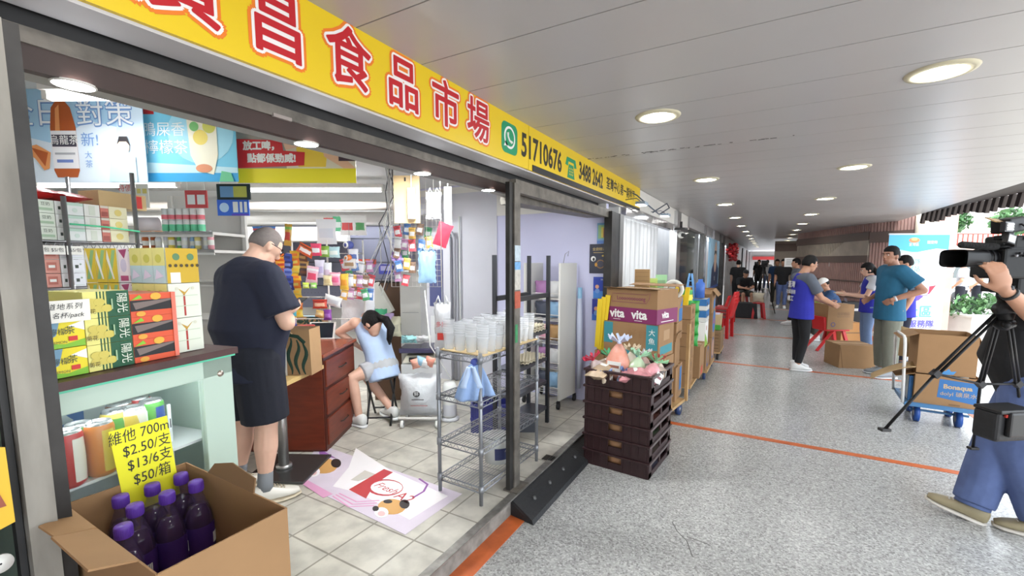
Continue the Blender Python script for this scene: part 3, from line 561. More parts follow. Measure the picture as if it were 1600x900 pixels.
for i, (u, v, nm) in enumerate(((185, 776, 'at the back left'), (205, 790, 'in front, left of the middle'), (232, 756, 'at the back, behind the middle one'), (252, 771, 'in the middle'), (275, 740, 'at the back right'), (296, 752, 'right end, nearest the open corner'), (172, 828, 'nearest, peeking under the left flap'))):
    p = Vector(((-1.458, -1.372, -1.458, -1.372, -1.458, -1.372, -1.286)[i], (.445, .445, .515, .515, .585, .585, .392)[i], 1.03)); lab = 'purple-capped grape drink bottle in the open carton, %s' % nm
    if bp is None:
        bp = thing('drink_bottle', lab, 'bottle', (p.x, p.y, .706), 0, 'purple-capped bottles in the open carton')
        b = MB(); b.lathe([(.001, .004), (.03, .002), (.036, .012), (.036, .10), (.034, .11), (.036, .12), (.036, .205), (.033, .23), (.022, .265), (.0155, .285), (.0145, .31)], BOT, 22); b.build('body', bp)
        b = MB(); b.lathe([(.001, .006), (.033, .008), (.034, .10), (.034, .2), (.030, .23), (.02, .255), (.001, .256)], JUICE, 18); b.build('drink', bp)
        b = MB(); b.lathe([(.0365, .12), (.0368, .121), (.0368, .2), (.0365, .201)], LBL, 22)
        for k in range(5): b.box((.0369*math.cos(-1.5+k*.12), .0369*math.sin(-1.5+k*.12), .155), (.001, .003, .03), Wt, rz=-1.5+k*.12)
        b.build('label', bp)
        b = MB(); b.lathe([(.0172, .296), (.0178, .298), (.0178, .322), (.0165, .325), (.001, .325)], CAP, 28)
        for k in range(28): a = 2*PI*k/28; b.box((.0178*math.cos(a), .0178*math.sin(a), .309), (.0012, .0014, .02), CAP, rz=a)
        b.build('cap', bp)
    else: dup(bp, (p.x, p.y, .706), rz=random.random()*3, label=lab)
# cartons the open one stands on
for k, z in enumerate((0, .35)):
    b = MB(); b.box((0, 0, .174), (.44, .27, .348), KRAFT); b.box((0, 0, .1), (.443, .273, .16), MAROON, faces=[2, 3, 4, 5]); o = b.build('carton', loc=(BXC.x+.02, BXC.y, z), rz=BRZ); tag(o, ('closed maroon-banded carton on the ground under the open bottle carton', 'closed maroon-banded carton directly under the open bottle carton')[k], 'box')
# yellow price card
YC = mat('fluorescent_card', C(238, 232, 30), .6)
b = MB(); c = [0, 0, 0, 0]
o0 = PD(192, 778, 1.21); xr = (PD(258, 650, 1.30)-PD(164, 677, 1.19)); up_ = (PD(164, 677, 1.19)-PD(192, 778, 1.21)); w = xr.length; h = up_.length; T = fr(o0, xr, xr.cross(up_))
b.prism([(0, -.05), (w*.93, -.05), (w*.98, h), (0, h)], -.001, 0, YC, T)
card(b, T, w, h, [('t', '維他 700ml', .49, .86, .21, INK, {'shear': .12, 'sx': .78}), ('t', '$2.50/支', .54, .64, .21, INK, {'shear': .12, 'sx': .8}), ('t', '$13/6支', .54, .42, .21, INK, {'shear': .12, 'sx': .8}), ('t', '$50/箱', .53, .19, .21, INK, {'shear': .12, 'sx': .8})], z0=.0008)
tag(b.build('price_card'), 'bright yellow handwritten price card standing in the open bottle carton', 'price card')
# far left edge: yellow leaflet and white disc on the tiled pillar
b = MB(); q = lambda u, v: PX(u, v, -1.395)
a0, a1, a2, a3 = q(-60, 700), q(8, 699), q(24, 815), q(-60, 860); b.add([a0, a1, a2, a3, a0-Vector((.004, 0, 0)), a1-Vector((.004, 0, 0)), a2-Vector((.004, 0, 0)), a3-Vector((.004, 0, 0))], [(3, 2, 1, 0), (4, 5, 6, 7), (0, 1, 5, 4), (1, 2, 6, 5), (2, 3, 7, 6), (3, 0, 4, 7)], flat(225, 180, 50)); 
n0, n1, n2 = q(-20, 740), q(10, 790), q(-20, 800); b.add([p+Vector((.002, 0, 0)) for p in (n0, n2, n1)], [(0, 1, 2)], flat(150, 80, 60)); tag(b.build('leaflet'), 'yellow leaflet fixed to the dark tiled pillar at the left frame edge', 'leaflet')
b = MB(); p = q(0, 880); b.cyl((p.x, p.y, p.z), (p.x+.006, p.y, p.z), .02, Wt, n=28); b.cyl((p.x+.006, p.y, p.z), (p.x+.0065, p.y, p.z), .002, INK); tag(b.build('round_sticker'), 'white round sticker on the tiled pillar at the lower left corner', 'sticker')
# ---------------------------------------------------------------- lights of the shop
TG = mat('tube_glow', (.97, .99, 1), .5, emit=TUBE)
def tube(u0, v0, u1, v1, d, lab, watts, pr=[None]):
    a = PD(u0, v0, d); c = PD(u1, v1, d); z = (a.z+c.z)/2; L = (c-a).length; ctr = (a+c)/2; ang = math.atan2(c.y-a.y, c.x-a.x)
    t = thing('fluorescent_light', lab, 'light', (ctr.x, ctr.y, z), ang, 'fluorescent tubes in the shop')
    b = MB(); b.box((0, 0, .045), (L, .07, .04), WHITE); b.build('housing', t)
    b = MB(); b.cyl((-L/2+.03, 0, 0), (L/2-.03, 0, 0), .018, TG, n=12); b.build('tube', t)
    for s_ in (-1, 1):
        b = MB(); b.tube([(s_*L*.3, 0, .06), (s_*L*.3, 0, max(.07, 2.575-z))], .006, WHITE, 6); b.build('hanger', t)
        b = MB(); b.box((s_*(L/2-.015), 0, .01), (.025, .04, .05), WHITE); b.build('cap', t)
    area('tube_light', (ctr.x, ctr.y, z-.03), (L*.9, .05), watts, (0, 0, ang), (.96, .985, 1))
tube(58, 290, 280, 291, 4.6, 'long bright fluorescent tube under the left blue poster', 62)
tube(385, 297, 600, 298, 5.0, 'long bright fluorescent tube under the beer poster', 62)
tube(70, 145, 215, 158, 2.15, 'fluorescent tube on the shop ceiling above the left poster', 4)
tube(600, 238, 760, 252, 3.1, 'unseen fluorescent tube added behind the fascia to brighten the rack side', 40)  # no tube is visible here; added for brightness in the shop
# ---------------------------------------------------------------- posters
def poster(u0, u1, vt, vb, d, lab, base, items, vb2=None):
    a = PD(u0, vb, d); c = PD(u1, vb if vb2 is None else vb2, d); top = PD(u0, vt, d); w = (c-a).length; h = top.z-a.z
    b = MB(); b.box((w/2, 0, h/2), (w, .004, h), base); card(b, front(w, h, -.002, 0), w, h, items)
    rz = math.atan2(c.y-a.y, c.x-a.x); o = b.build('hanging_poster', loc=a, rz=rz); return tag(o, lab, 'poster')
SKYB = flat(168, 208, 235); PALE = flat(222, 234, 245); AMB = flat(175, 85, 35, .3); AMBL = flat(225, 150, 90, .3); SKIN_P = flat(235, 200, 180); HAIR_P = flat(40, 35, 40); CYAN = flat(120, 205, 235); CYD = flat(60, 165, 220)
poster(24, 232, 135, 285, 2.45, 'pale blue hanging poster with an amber tea bottle', SKYB, [('p', [(0, 0), (1, 0), (1, .5), (.6, .62), (.3, .4), (0, .5)], PALE), ('p', [(.72, 0), (1, 0), (1, 1), (.86, .95)], flat(205, 226, 242)),
  ('t', '全日', .2, .68, .3, flat(110, 150, 205), {'off': .004}), ('t', '對策', .72, .68, .3, flat(110, 150, 205), {'off': .004}), ('t', '全日', .2, .685, .3, flat(245, 248, 252)), ('t', '對策', .72, .685, .3, flat(245, 248, 252)),
  ('p', [(.33, .05), (.48, .05), (.5, .12), (.5, .55), (.47, .75), (.43, .82), (.37, .82), (.33, .75), (.31, .55), (.31, .12)], AMB), ('p', [(.345, .5), (.38, .5), (.39, .78), (.36, .74)], AMBL), ('r', .31, .14, .5, .52, flat(232, 230, 232)), ('r', .315, .36, .495, .48, flat(60, 55, 70)), ('t', '烏龍茶', .405, .42, .1, Wt), ('r', .34, .2, .46, .23, flat(110, 130, 190)), ('r', .33, .28, .48, .30, flat(170, 170, 175)), ('r', .375, .82, .43, .9, Wt),
  ('p', [(.1, .35), (.2, .38), (.3, .3), (.28, .14), (.24, .12), (.18, .24), (.1, .32)], AMBL), ('p', [(.16, .35), (.28, .3), (.25, .16)], AMB),
  ('t', '新!', .6, .42, .15, flat(120, 160, 215)), ('t', '大', .58, .27, .08, flat(120, 160, 215)), ('t', '茶', .58, .18, .08, flat(120, 160, 215)), ('p', [(.72, .0), (.93, .0), (.93, .26), (.87, .32), (.8, .3), (.74, .2)], flat(200, 225, 235)), ('d', .845, .36, .045, SKIN_P, 1.5), ('p', [(.8, .38), (.82, .46), (.88, .46), (.9, .36), (.87, .41), (.82, .41)], HAIR_P),
  ('p', [(0, 0), (.12, 0), (.1, .16), (.04, .2), (0, .18)], flat(200, 225, 235)), ('d', .04, .25, .035, SKIN_P, 1.5), ('p', [(0, .26), (.01, .34), (.07, .32), (.08, .24), (.04, .29)], HAIR_P)])
poster(231, 373, 150, 284, 2.5, 'cyan hanging poster with a glass of iced lemon tea', CYAN, [('r', 0, 0, 1, .1, CYD), ('p', [(0, .1), (1, .1), (1, .16), (0, .22)], flat(200, 235, 245)), ('d', .62, .55, .36, flat(165, 225, 245), .9), ('r', .01, .76, .13, .94, flat(200, 40, 45)), ('t', '金枝', .07, .85, .08, Wt), ('t', 'x', .18, .83, .08, Wt), ('t', 'Guy', .3, .81, .1, Wt, {'shear': .3}),
  ('t', '鴨屎香', .22, .58, .17, flat(245, 250, 252)), ('t', '檸檬茶', .24, .38, .17, flat(245, 250, 252)), ('p', [(.5, .3), (.58, .12), (.74, .08), (.8, .3), (.8, .7), (.48, .7)], flat(245, 240, 215)), ('d', .62, .5, .08, flat(240, 215, 90)), ('d', .72, .62, .07, flat(215, 215, 90)), ('p', [(.44, .72), (.5, .9), (.56, .92), (.6, .7)], flat(215, 220, 110)), ('p', [(.66, .75), (.74, .92), (.88, .86), (.82, .68)], flat(235, 190, 110)), ('d', .64, .15, .09, flat(225, 150, 110), .5), ('d', .56, .62, .05, flat(110, 185, 100)), ('p', [(.8, 0), (.96, 0), (.93, .1), (.83, .12)], flat(110, 200, 150))])
poster(372, 557, 175, 286, 2.55, 'beer poster with red slogan banner and yellow lower edge', flat(165, 160, 150), [('r', 0, 0, 1, .2, flat(238, 225, 45)), ('p', [(.42, .2), (1, .2), (1, .8), (.42, .8)], flat(225, 215, 190)), ('p', [(0, .82), (1, .82), (1, 1), (0, 1)], flat(120, 115, 110)), ('r', .14, .78, .3, 1, flat(190, 45, 50)), ('r', .15, .88, .29, .92, Wt),
  ('p', [(.52, .22), (.75, .22), (.78, .62), (.5, .66)], flat(240, 205, 70)), ('d', .64, .68, .13, flat(250, 245, 230), .8), ('p', [(.72, .5), (.86, .42), (1, .2), (.9, .2), (.74, .36)], flat(230, 185, 150)), ('p', [(.4, .55), (.54, .6), (.55, .5), (.42, .45)], flat(235, 195, 165)), ('r', .86, .3, 1, .8, flat(70, 50, 60)), ('d', .9, .5, .04, flat(235, 200, 60), 2),
  ('p', [(0, .2), (.57, .24), (.58, .42), (.4, .44), (.39, .58), (0, .6)], flat(205, 45, 50)), ('t', '放工啤，', .22, .5, .13, Wt, {'off': .002}), ('t', '點都係勁威!', .3, .33, .13, Wt, {'off': .002})])
# ================================================================ SHOP INTERIOR
def pillow(b, w, h, th, m, T=None, crimp=.12, mid=None, nu=8, nv=8, wob=.0, seed=0):
    """a filled packet: bulged front and back, flat crimped ends; mid = band material"""
    r = random.Random(seed)
    def f(sg):
        def g(a, c):
            e = min(1, min(c, 1-c)/crimp) if crimp else 1
            x = (a-.5)*w*(1-.10*math.sin(PI*c)*e); z = (c-.5)*h
            y = sg*(th/2*math.sin(PI*a)**.6*(math.sin(PI*min(1, max(0, c)))**.5)*e+.0008)
            return (x+wob*r.uniform(-1, 1), y+wob*r.uniform(-1, 1)*e, z+wob*r.uniform(-1, 1))
        return g
    k = len(b.f); b.grid(f(-1), nu, nv, m, T=T); b.grid(f(1), nu, nv, m, T=T)
    n = nu*nv
    for fi in range(k+n, k+2*n): b.f[fi] = b.f[fi][::-1]
    if mid:
        for bm, c0, c1, a0, a1 in mid:
            s_ = b.slot(bm)
            for fi in range(k, k+2*n):
                q = (fi-k) % n; i, j = q % nu, q//nu
                if c0 <= (j+.5)/nv <= c1 and a0 <= (i+.5)/nu <= a1: b.mi[fi] = s_
    return b
def shade(c, f): return tuple(min(255, int(x*f)) for x in c)
CHROME = mat('chrome_wire', (.30, .30, .31), .3, .85); 
# --------------------------------------------------------------- wire shelf of brick drinks at the left
RA = math.radians(106); RO = Vector((-2.42, .545, 0)); RX = Vector((math.cos(RA), math.sin(RA), 0)); RN = Vector((math.sin(RA), -math.cos(RA), 0))
def rl(u, v, dep=0): p = P0(RO-RN*dep, RN, u, v); return (p-RO).dot(RX), p.z
SHL = rl(215, 380)[0]; z2 = rl(120, 378)[1]; z1 = rl(120, 450)[1]
t = thing('wire_shelf', 'chrome wire shelf stacked with brick drink packs at the left of the shop', 'shelf', RO+Vector((0, 0, .12)), RA)
for zz in (z2-.12, z1-.12, z1-.45, .2):
    b = MB(); L = SHL+.02; D = .4
    for y in (0, D): b.tube([(-.1, y, zz), (L, y, zz)], .005, CHROME, 6); b.tube([(-.1, y, zz-.03), (L, y, zz-.03)], .004, CHROME, 6)
    for k in range(26): b.tube([(-.1+(L+.1)*k/25, 0, zz), (-.1+(L+.1)*k/25, D, zz)], .0025, CHROME, 4)
    for k in range(18): b.tube([(-.1+(L+.1)*k/18, 0, zz-.03), (-.1+(L+.1)*(k+.5)/18, 0, zz), (-.1+(L+.1)*(k+1)/18, 0, zz-.03)], .002, CHROME, 4)
    b.build('shelf', t)
for x in (-.09, rl(108, 400)[0], SHL):
    for y in (0, .4):
        b = MB(); b.tube([(x, y, 0), (x, y, z2+.06 if x < SHL else z2+.2)], .009, CHROME, 8); b.build('post', t)
b = MB(); 
for u, tx in ((52, 1), (76, 1), (105, 1)): x, z = rl(u, 380); b.box((x+.02, -.006, z2-.12-.035), (.055, .002, .035), PAPER); card(b, front(.055, .03, -.0075, x-.006, z2-.12-.05), .055, .03, [('t', '$5/包', .5, .5, .6, INK)])
b.build('shelf_label', t)
bw = [('r', .3, .35, .55, .6, flat(60, 70, 60)), ('r', .1, .1, .9, .13, flat(200, 215, 200)), ('d', .7, .65, .08, flat(150, 170, 150))]
n = 0
kinds = [(flat(232, 236, 228), bw, 'white brick drink pack'), (flat(222, 230, 215), [('r', .1, .2, .9, .4, flat(170, 195, 165)), ('t', '豆奶', .5, .68, .3, flat(60, 80, 60))], 'pale green brick drink pack'), (flat(238, 238, 234), bw, 'white brick drink pack'), (flat(228, 232, 230), [('r', .0, .75, 1, 1, flat(190, 215, 200)), ('d', .5, .4, .15, flat(205, 220, 210))], 'frosted white drink pack'), (flat(232, 232, 225), [('r', .3, .1, .7, .9, flat(215, 220, 205))], 'cream drink pack'), (flat(205, 120, 105), [('r', .1, .1, .9, .5, flat(160, 80, 70)), ('r', .0, .8, 1, 1, flat(225, 215, 200))], 'reddish brown drink pack'), (flat(235, 228, 190), [('d', .5, .5, .2, flat(225, 205, 120))], 'pale yellow drink pack')]
us = [45, 67, 95, 112, 140, 165, 178, 207]
rn = ['bottom', 'second', 'third', 'fourth', 'top']
for c in range(7):
    xa, xb = rl(us[c], 360)[0], rl(us[c+1], 360)[0]; rows = 3; hh = .052
    for r in range(rows):
        kd = kinds[c]; pack(RO+RX*xa-RN*.02+Vector((0, 0, z2+.006+r*hh)), (xb-xa)*.95, .3, hh*.97, kd[0], kd[1], '%s, wire shelf upper deck, column %d from left, %s layer' % (kd[2], c+1, rn[r]), rz=RA, group='brick drinks on the wire shelf')
us = [52, 75, 102, 118, 140]
kd2 = [(flat(225, 200, 200), [('r', .1, .1, .9, .5, flat(200, 150, 150)), ('d', .5, .75, .12, flat(120, 60, 60))], 'pinkish white drink pack'), (flat(215, 150, 135), [('r', .2, .2, .8, .8, flat(190, 110, 95)), ('r', .3, .4, .7, .6, Wt)], 'salmon pink drink pack'), (flat(225, 222, 222), bw, 'white drink pack'), (flat(230, 232, 238), bw, 'bluish white drink pack')]
for c in range(4):
    xa, xb = rl(us[c], 430)[0], rl(us[c+1], 430)[0]
    for r in range(3):
        kd = kd2[c]; pack(RO+RX*xa-RN*.02+Vector((0, 0, z1+.006+r*.056)), (xb-xa)*.95, .3, .054, kd[0], kd[1], '%s, wire shelf lower deck, column %d from left, %s layer' % (kd[2], c+1, rn[r]), rz=RA, group='brick drinks on the wire shelf')
for i, (u, v, w_, h_, c, lb) in enumerate(((44, 312, .12, .06, (200, 40, 40), 'red snack bag lying on top of the drink packs at the far left'), (98, 318, .10, .05, (185, 45, 45), 'dark red packet on the drink packs in the middle of the wire shelf'), (145, 325, .2, .07, (200, 170, 120), 'long kraft box on top of the drink packs'))):
    x, z = rl(u, v, .1); b = MB(); z = z2+.006+3*.052
    if i < 2: pillow(b, w_*1.5, .16, h_, flat(*c, .35), Matrix.Rotation(PI/2, 4, 'X') @ Matrix.Translation((0, h_*.5, 0)), mid=[(Wt, .4, .6, .3, .7)])
    else: b.box((w_/2, 0, h_/2), (w_, .12, h_), flat(*c)); b.box((w_*.8, -.06, h_/2), (.04, .002, h_*.8), Rd)
    tag(b.build('snack_bag' if i < 2 else 'kraft_box', loc=RO+RX*x-RN*.12+Vector((0, 0, z)), rz=RA), lb, 'snack' if i < 2 else 'box')
b = MB(); p0, p1 = rl(106, 350), rl(215, 362); b.tube([RO+RX*p0[0]+RN*.012+Vector((0, 0, p0[1])), RO+RX*(p0[0]+p1[0])/2+RN*.012+Vector((0, 0, (p0[1]+p1[1])/2+.004)), RO+RX*p1[0]+RN*.012+Vector((0, 0, p1[1]))], .004, flat(90, 215, 160), 6); tag(b.build('green_strap'), 'thin green tape stretched across the drink packs of the wire shelf', 'tape')
# --------------------------------------------------------------- second shelf: rolls and bottles
d2 = 3.1
def dl(u, v, d): return PD(u, v, d)
def gondola(u0, u1, vz, d, lab, name='shelf_unit', depth=.4, mt=None, levels=()):
    a = PD(u0, 400, d); c = PD(u1, 400, d); w = (c-a).length; t = thing(name, lab, 'shelf', (a.x, a.y, .12), YAW); mt = mt or WHITE
    for v in vz:
        z = PD(u0, v, d).z-.12; b = MB(); b.box((w/2, depth/2, z-.012), (w, depth, .02), mt); b.box((w/2, .005, z-.02), (w, .01, .035), mt); b.build('shelf', t)
    zt = max(PD(u0, v, d).z for v in vz)-.12
    for x in (.01, w-.01): b = MB(); b.box((x, depth-.01, (zt+.3)/2), (.03, .03, zt+.3), mt); b.build('upright', t)
    b = MB(); b.box((w/2, depth+.005, (zt+.3)/2), (w, .01, zt+.3), mt); b.build('back_panel', t)
    return a, w, zt
gondola(205, 335, (362, 390, 440, 500), d2, 'white shelf unit of rolls and bottles behind the wire shelf')
RT3 = Vector((RT.x, RT.y, 0)); FH3 = Vector((-math.sin(YAW), math.cos(YAW), 0))
def at(u, v, d, back=0): return PD(u, v, d)+FH3*back
rp = None
for r, (v, cc, nm) in enumerate(((362, (110, 210, 160), 'green and white'), (345, (235, 120, 130), 'pink and white'))):
    for i in range(6):
        p = at(250+i*11.3, 362, d2, .06); p.z += .004+r*.082; lab = '%s tissue roll, number %d from left in the %s row' % (nm, i+1, ('lower', 'upper')[r])
        b = MB(); c_ = flat(*cc); b.lathe([(.001, 0), (.022, 0), (.024, .004)], Wt, 14); b.lathe([(.024, .004), (.024, .05)] if r == 0 else [(.024, .004), (.024, .035)], c_, 14); b.lathe([(.024, .05 if r == 0 else .035), (.024, .076), (.02, .08), (.001, .08)], Wt, 14)
        tag(b.build('tissue_roll', loc=p), lab, 'tissue roll', 'tissue rolls on the white shelf')
bcol = [(200, 110, 60), (195, 105, 60), (240, 240, 240), (225, 225, 235), (235, 210, 90), (120, 190, 120), (240, 240, 245), (150, 190, 225), (235, 220, 140), (225, 230, 235), (240, 170, 180)]
for i in range(11):
    p = at(219+i*10.4, 390, d2, .05+.02*(i % 2)); p.z += .002; b = MB(); c_ = flat(*bcol[i], .3); r_ = .02; h_ = random.uniform(.10, .125)
    b.lathe([(.001, 0), (r_, .002), (r_, h_*.72), (r_*.45, h_*.9), (r_*.45, h_)], c_, 12); b.lathe([(r_*1.02, h_*.25), (r_*1.02, h_*.55)], flat(235, 235, 225), 12); b.lathe([(r_*.5, h_*.92), (r_*.5, h_*1.08), (.001, h_*1.08)], flat(230, 230, 230) if i % 3 else flat(90, 130, 200), 10)
    tag(b.build('detergent_bottle', loc=p), 'small household bottle on the white shelf below the rolls, number %d from the left' % (i+1), 'bottle', 'bottles on the white shelf')
b = MB(); p = at(213, 350, d2-.2); q = at(248, 350, d2-.1); b.cyl((0, 0, 0), (q-p), .045, flat(200, 190, 190), n=18); tag(b.build('paper_roll', loc=p), 'pale paper roll lying behind the end of the wire shelf', 'roll')
for i, (u0, u1, v0, v1, d, base, its, lb) in enumerate(((291, 325, 298, 325, 3.0, (205, 75, 75), [('r', .1, .2, .45, .75, Wt), ('r', .55, .2, .9, .75, Wt)], 'small red card sign with two white windows'), (340, 392, 288, 312, 2.9, (30, 40, 38), [('r', .1, .15, .5, .85, flat(110, 150, 190)), ('r', .5, .15, .9, .85, flat(190, 185, 80))], 'black-framed double picture sign hanging under the posters'), (341, 390, 312, 337, 3.0, (60, 110, 215), [('d', .22, .5, .15, flat(200, 225, 250)), ('r', .5, .2, .66, .85, Wt), ('r', .72, .2, .8, .85, Wt), ('r', .86, .2, .95, .85, Wt), ('r', .45, 0, 1, .12, flat(100, 80, 200))], 'blue and violet card sign under the black-framed sign'), (190, 207, 288, 325, 3.2, (240, 238, 236), [('t', '特價', .5, .8, .3, Rd)], 'white paper slip with red writing hanging under the tube'), (215, 234, 288, 325, 3.2, (242, 240, 230), [('r', .1, .6, .4, .8, flat(225, 210, 120)), ('r', .55, .6, .9, .8, flat(225, 210, 120))], 'white paper slip with yellow squares hanging right of the other slip'))):
    a = at(u0, v1, d); c = at(u1, v1, d); tp = at(u0, v0, d); w = (c-a).length; h = tp.z-a.z; b = MB(); b.box((w/2, 0, h/2), (w, .008, h), flat(*base)); card(b, front(w, h, -.004, 0), w, h, its)
    for x in (.1, .9): b.tube([(w*x, 0, h), (w*x, 0, h+.35)], .0015, Wt, 4)
    tag(b.build('hanging_sign', loc=a, rz=YAW), lb, 'sign')
# ceiling beams / pipes at the back
m = MB()
for v, d, r, c in ((322, 5.3, .05, (200, 190, 180)), (342, 5.6, .09, (232, 230, 226)), (365, 5.75, .04, (160, 120, 95))):
    a = at(60, v, d); c_ = at(640, v, d); m.tube([a, c_], r, flat(*c), 10)
a = at(300, 380, 5.72); c_ = at(640, 380, 5.72); m.box(((a.x+c_.x)/2, (a.y+c_.y)/2, a.z), ((c_-a).length, .06, .3), flat(226, 222, 214), rz=YAW)
m.box((at(440, 367, 5.3)), (1.5, .4, .16), flat(236, 234, 228), rz=YAW); struct(m, 'trim_12')
# grey pegboard
PEG = mat('grey_pegboard', C(86, 88, 104), .5)
a = at(415, 480, 5.72); c_ = at(632, 480, 5.72); tp = at(415, 348, 5.72); w = (c_-a).length; h = tp.z-a.z
b = MB(); b.box((w/2, 0, h/2), (w, .02, h), PEG); HOLE = flat(40, 42, 52)
for i in range(40):
    for j in range(5): b.box((.03+i*(w-.06)/39, -.011, .1+j*.09), (.008, .002, .008), HOLE)
for j in range(3): b.box((w/2, -.012, .28+j*.3), (w, .004, .012), HOLE)
tag(b.build('pegboard', loc=a, rz=YAW), 'grey perforated pegboard on the back wall of the shop', 'pegboard')
# --------------------------------------------------------------- desk
DK_ = mat('red_wood', C(122, 52, 32), .35, noise=.35, nscale=5, stretch=(1, 1, 6)); DKD = mat('red_wood_dark', C(82, 32, 22), .35, noise=.3, nscale=5, stretch=(1, 1, 6)); DKT = mat('desk_top_wood', C(150, 76, 50), .2, noise=.3, nscale=4)
F2 = PZ(511, 706, .12); t = thing('cashier_desk', 'reddish brown wooden desk with drawers beside the seated girl', 'desk', F2, YAW)
hz = .775; b = MB(); b.box((-.55, .34, hz/2), (1.1, .68, hz), DKD); b.box((-.36, -.004, hz/2-.01), (.7, .01, hz-.06), DK_); b.build('cabinet', t)
b = MB(); b.box((-.55, .34, hz+.012), (1.14, .74, .028), DKT); b.build('desktop', t, bev=.006)
for k, (za, zb) in enumerate(((.04, .27), (.29, .50), (.52, .745))):
    b = MB(); b.box((.004, .34, (za+zb)/2), (.016, .62, zb-za-.012), DK_); o = b.build('drawer', t, bev=.004)
    b = MB(); b.tube([(.012, .27, (za+zb)/2), (.03, .29, (za+zb)/2), (.03, .41, (za+zb)/2), (.012, .43, (za+zb)/2)], .005, STEEL_D, 6); b.build('handle', o)
# tablet + papers on the desk
TZ = .12+hz+.026
p = PZ(512, 532, TZ); b = MB(); b.box((0, 0, .085), (.24, .008, .17), Wt); b.box((0, -.005, .085), (.205, .002, .15), flat(28, 34, 42, .15)); o = b.build('tablet', loc=(p.x-.12, p.y+.02, TZ), rot=(math.radians(-28), 0, YAW+math.radians(6))); tag(o, 'black-screened tablet with white frame leaning on the desk', 'tablet')
# pedestal table
TBZ = .84; a1 = PZ(506, 570, TBZ); a2 = PZ(432, 604, TBZ); ex_ = (a1-a2).normalized(); ey_ = Vector((-ex_.y, ex_.x, 0)); L1 = (a1-a2).length; th_ = math.atan2(ex_.y, ex_.x)
t = thing('pedestal_table', 'small wooden-topped table on a square steel pedestal beside the man in navy', 'table', (PZ(448, 735, .12).x, PZ(448, 735, .12).y, .12), 0); inv = Vector((-t.location.x, -t.location.y, 0))
WT_ = mat('pale_wood_edge', C(205, 175, 115), .45); b = MB(); cpt = a2+ex_*L1/2+ey_*.3+inv; b.box((cpt.x, cpt.y, TBZ-.12-.015), (L1, .6, .03), WT_, rz=th_); b.build('table_top', t, bev=.003)
BR = mat('brushed_steel', (.42, .41, .39), .35, .8, noise=.1, nscale=3); b = MB(); b.box((0, .02, .01), (.44, .44, .02), mat('base_plate', (.12, .12, .12), .25, .7), rz=math.radians(28)); b.build('base_plate', t, bev=.004)
b = MB(); b.cyl((-.03, .0, .02), (-.03, .0, TBZ-.15), .036, BR, n=20); b.cyl((-.03, 0, .02), (-.03, 0, .04), .055, BR, n=20); b.build('pole', t)
# paper bags with a woman's face in dark green lines
BAG = mat('brown_paper', C(176, 140, 100), .8, noise=.08, nscale=6, bump=.2); DG = flat(36, 66, 54, .7)
def paper_bag(p, w, d, h, lab, rz, full):
    t = thing('paper_bag', lab, 'paper bag', p, rz); b = MB(); b.box((0, 0, h/2), (w, d, h), BAG, tap=.97, faces=[0, 2, 3, 4, 5]); b.box((0, 0, h*.9), (w*.95, d*.95, .01), flat(120, 160, 205))
    T = front(w, h, -d/2*1.0-.001)
    T = Matrix.Rotation(math.radians(-.6), 4, 'X') @ T
    card(b, T, w, h, [])
    L = lambda pts, r: b.tube([(x*w, y*h, .001) for x, y in pts], r, DG, 4, T=T, flatten=.15)
    wave = lambda x0, y0, y1, am, ph: [(x0+am*math.sin(ph+k*.75), y0+(y1-y0)*k/10) for k in range(11)]
    L([(.12, .52), (.2, .58), (.3, .56), (.36, .5)], .010); L([(.14, .44), (.22, .48), (.32, .45)], .008); b.prism([(w*.25+.022*math.cos(i*.52), h*.45+.016*math.sin(i*.52)) for i in range(12)], 0, .0015, DG, T)
    L([(.0, .55), (.07, .58), (.08, .4), (.12, .26), (.05, .24)], .009); L([(.02, .14), (.09, .17), (.15, .13)], .008); L([(.1, .02), (.26, .08), (.38, .26), (.42, .5), (.38, .7)], .010)
    for k in range(4): L(wave(.5+k*.13, .02, .85-k*.04, .035, k), [.004+.010*math.sin(PI*q/10) for q in range(11)])
    L([(.45, .8), (.6, .88), (.78, .84), (.9, .7)], .013)
    b.build('body', t); return t
ct = a2+ex_*L1*.60+ey_*.13; t = paper_bag(Vector((ct.x, ct.y, TBZ)), .40, .18, .33, 'brown paper bag printed with a green-lined face, standing at the table edge', YAW, 1)
b = MB(); b.box((.0, -.099, .13), (.062, .003, .29), PAPER)
for k in range(9): b.box((.0, -.1015, .24-k*.022), (.04, .001, .004), flat(150, 150, 155))
b.build('receipt', t); b = MB(); b.tube([(-.1, -.09, .32), (-.09, -.1, .38), (0, -.105, .36), (.08, -.1, .30)], .004, flat(180, 150, 110), 6); b.build('handle', t)
ct2 = PZ(478, 512, TZ); t = paper_bag(Vector((ct2.x-.05, ct2.y+.1, TZ)), .34, .13, .12, 'brown paper bag with a printed face lying on the desk behind the front bag', YAW, 0)
p = PZ(425, 518, TZ); b = MB(); b.box((0, 0, .02), (.14, .08, .04), flat(225, 105, 50)); tag(b.build('orange_packet', loc=(p.x, p.y, TZ), rz=YAW), 'orange packet on the desk beside the arm of the man in navy', 'packet')
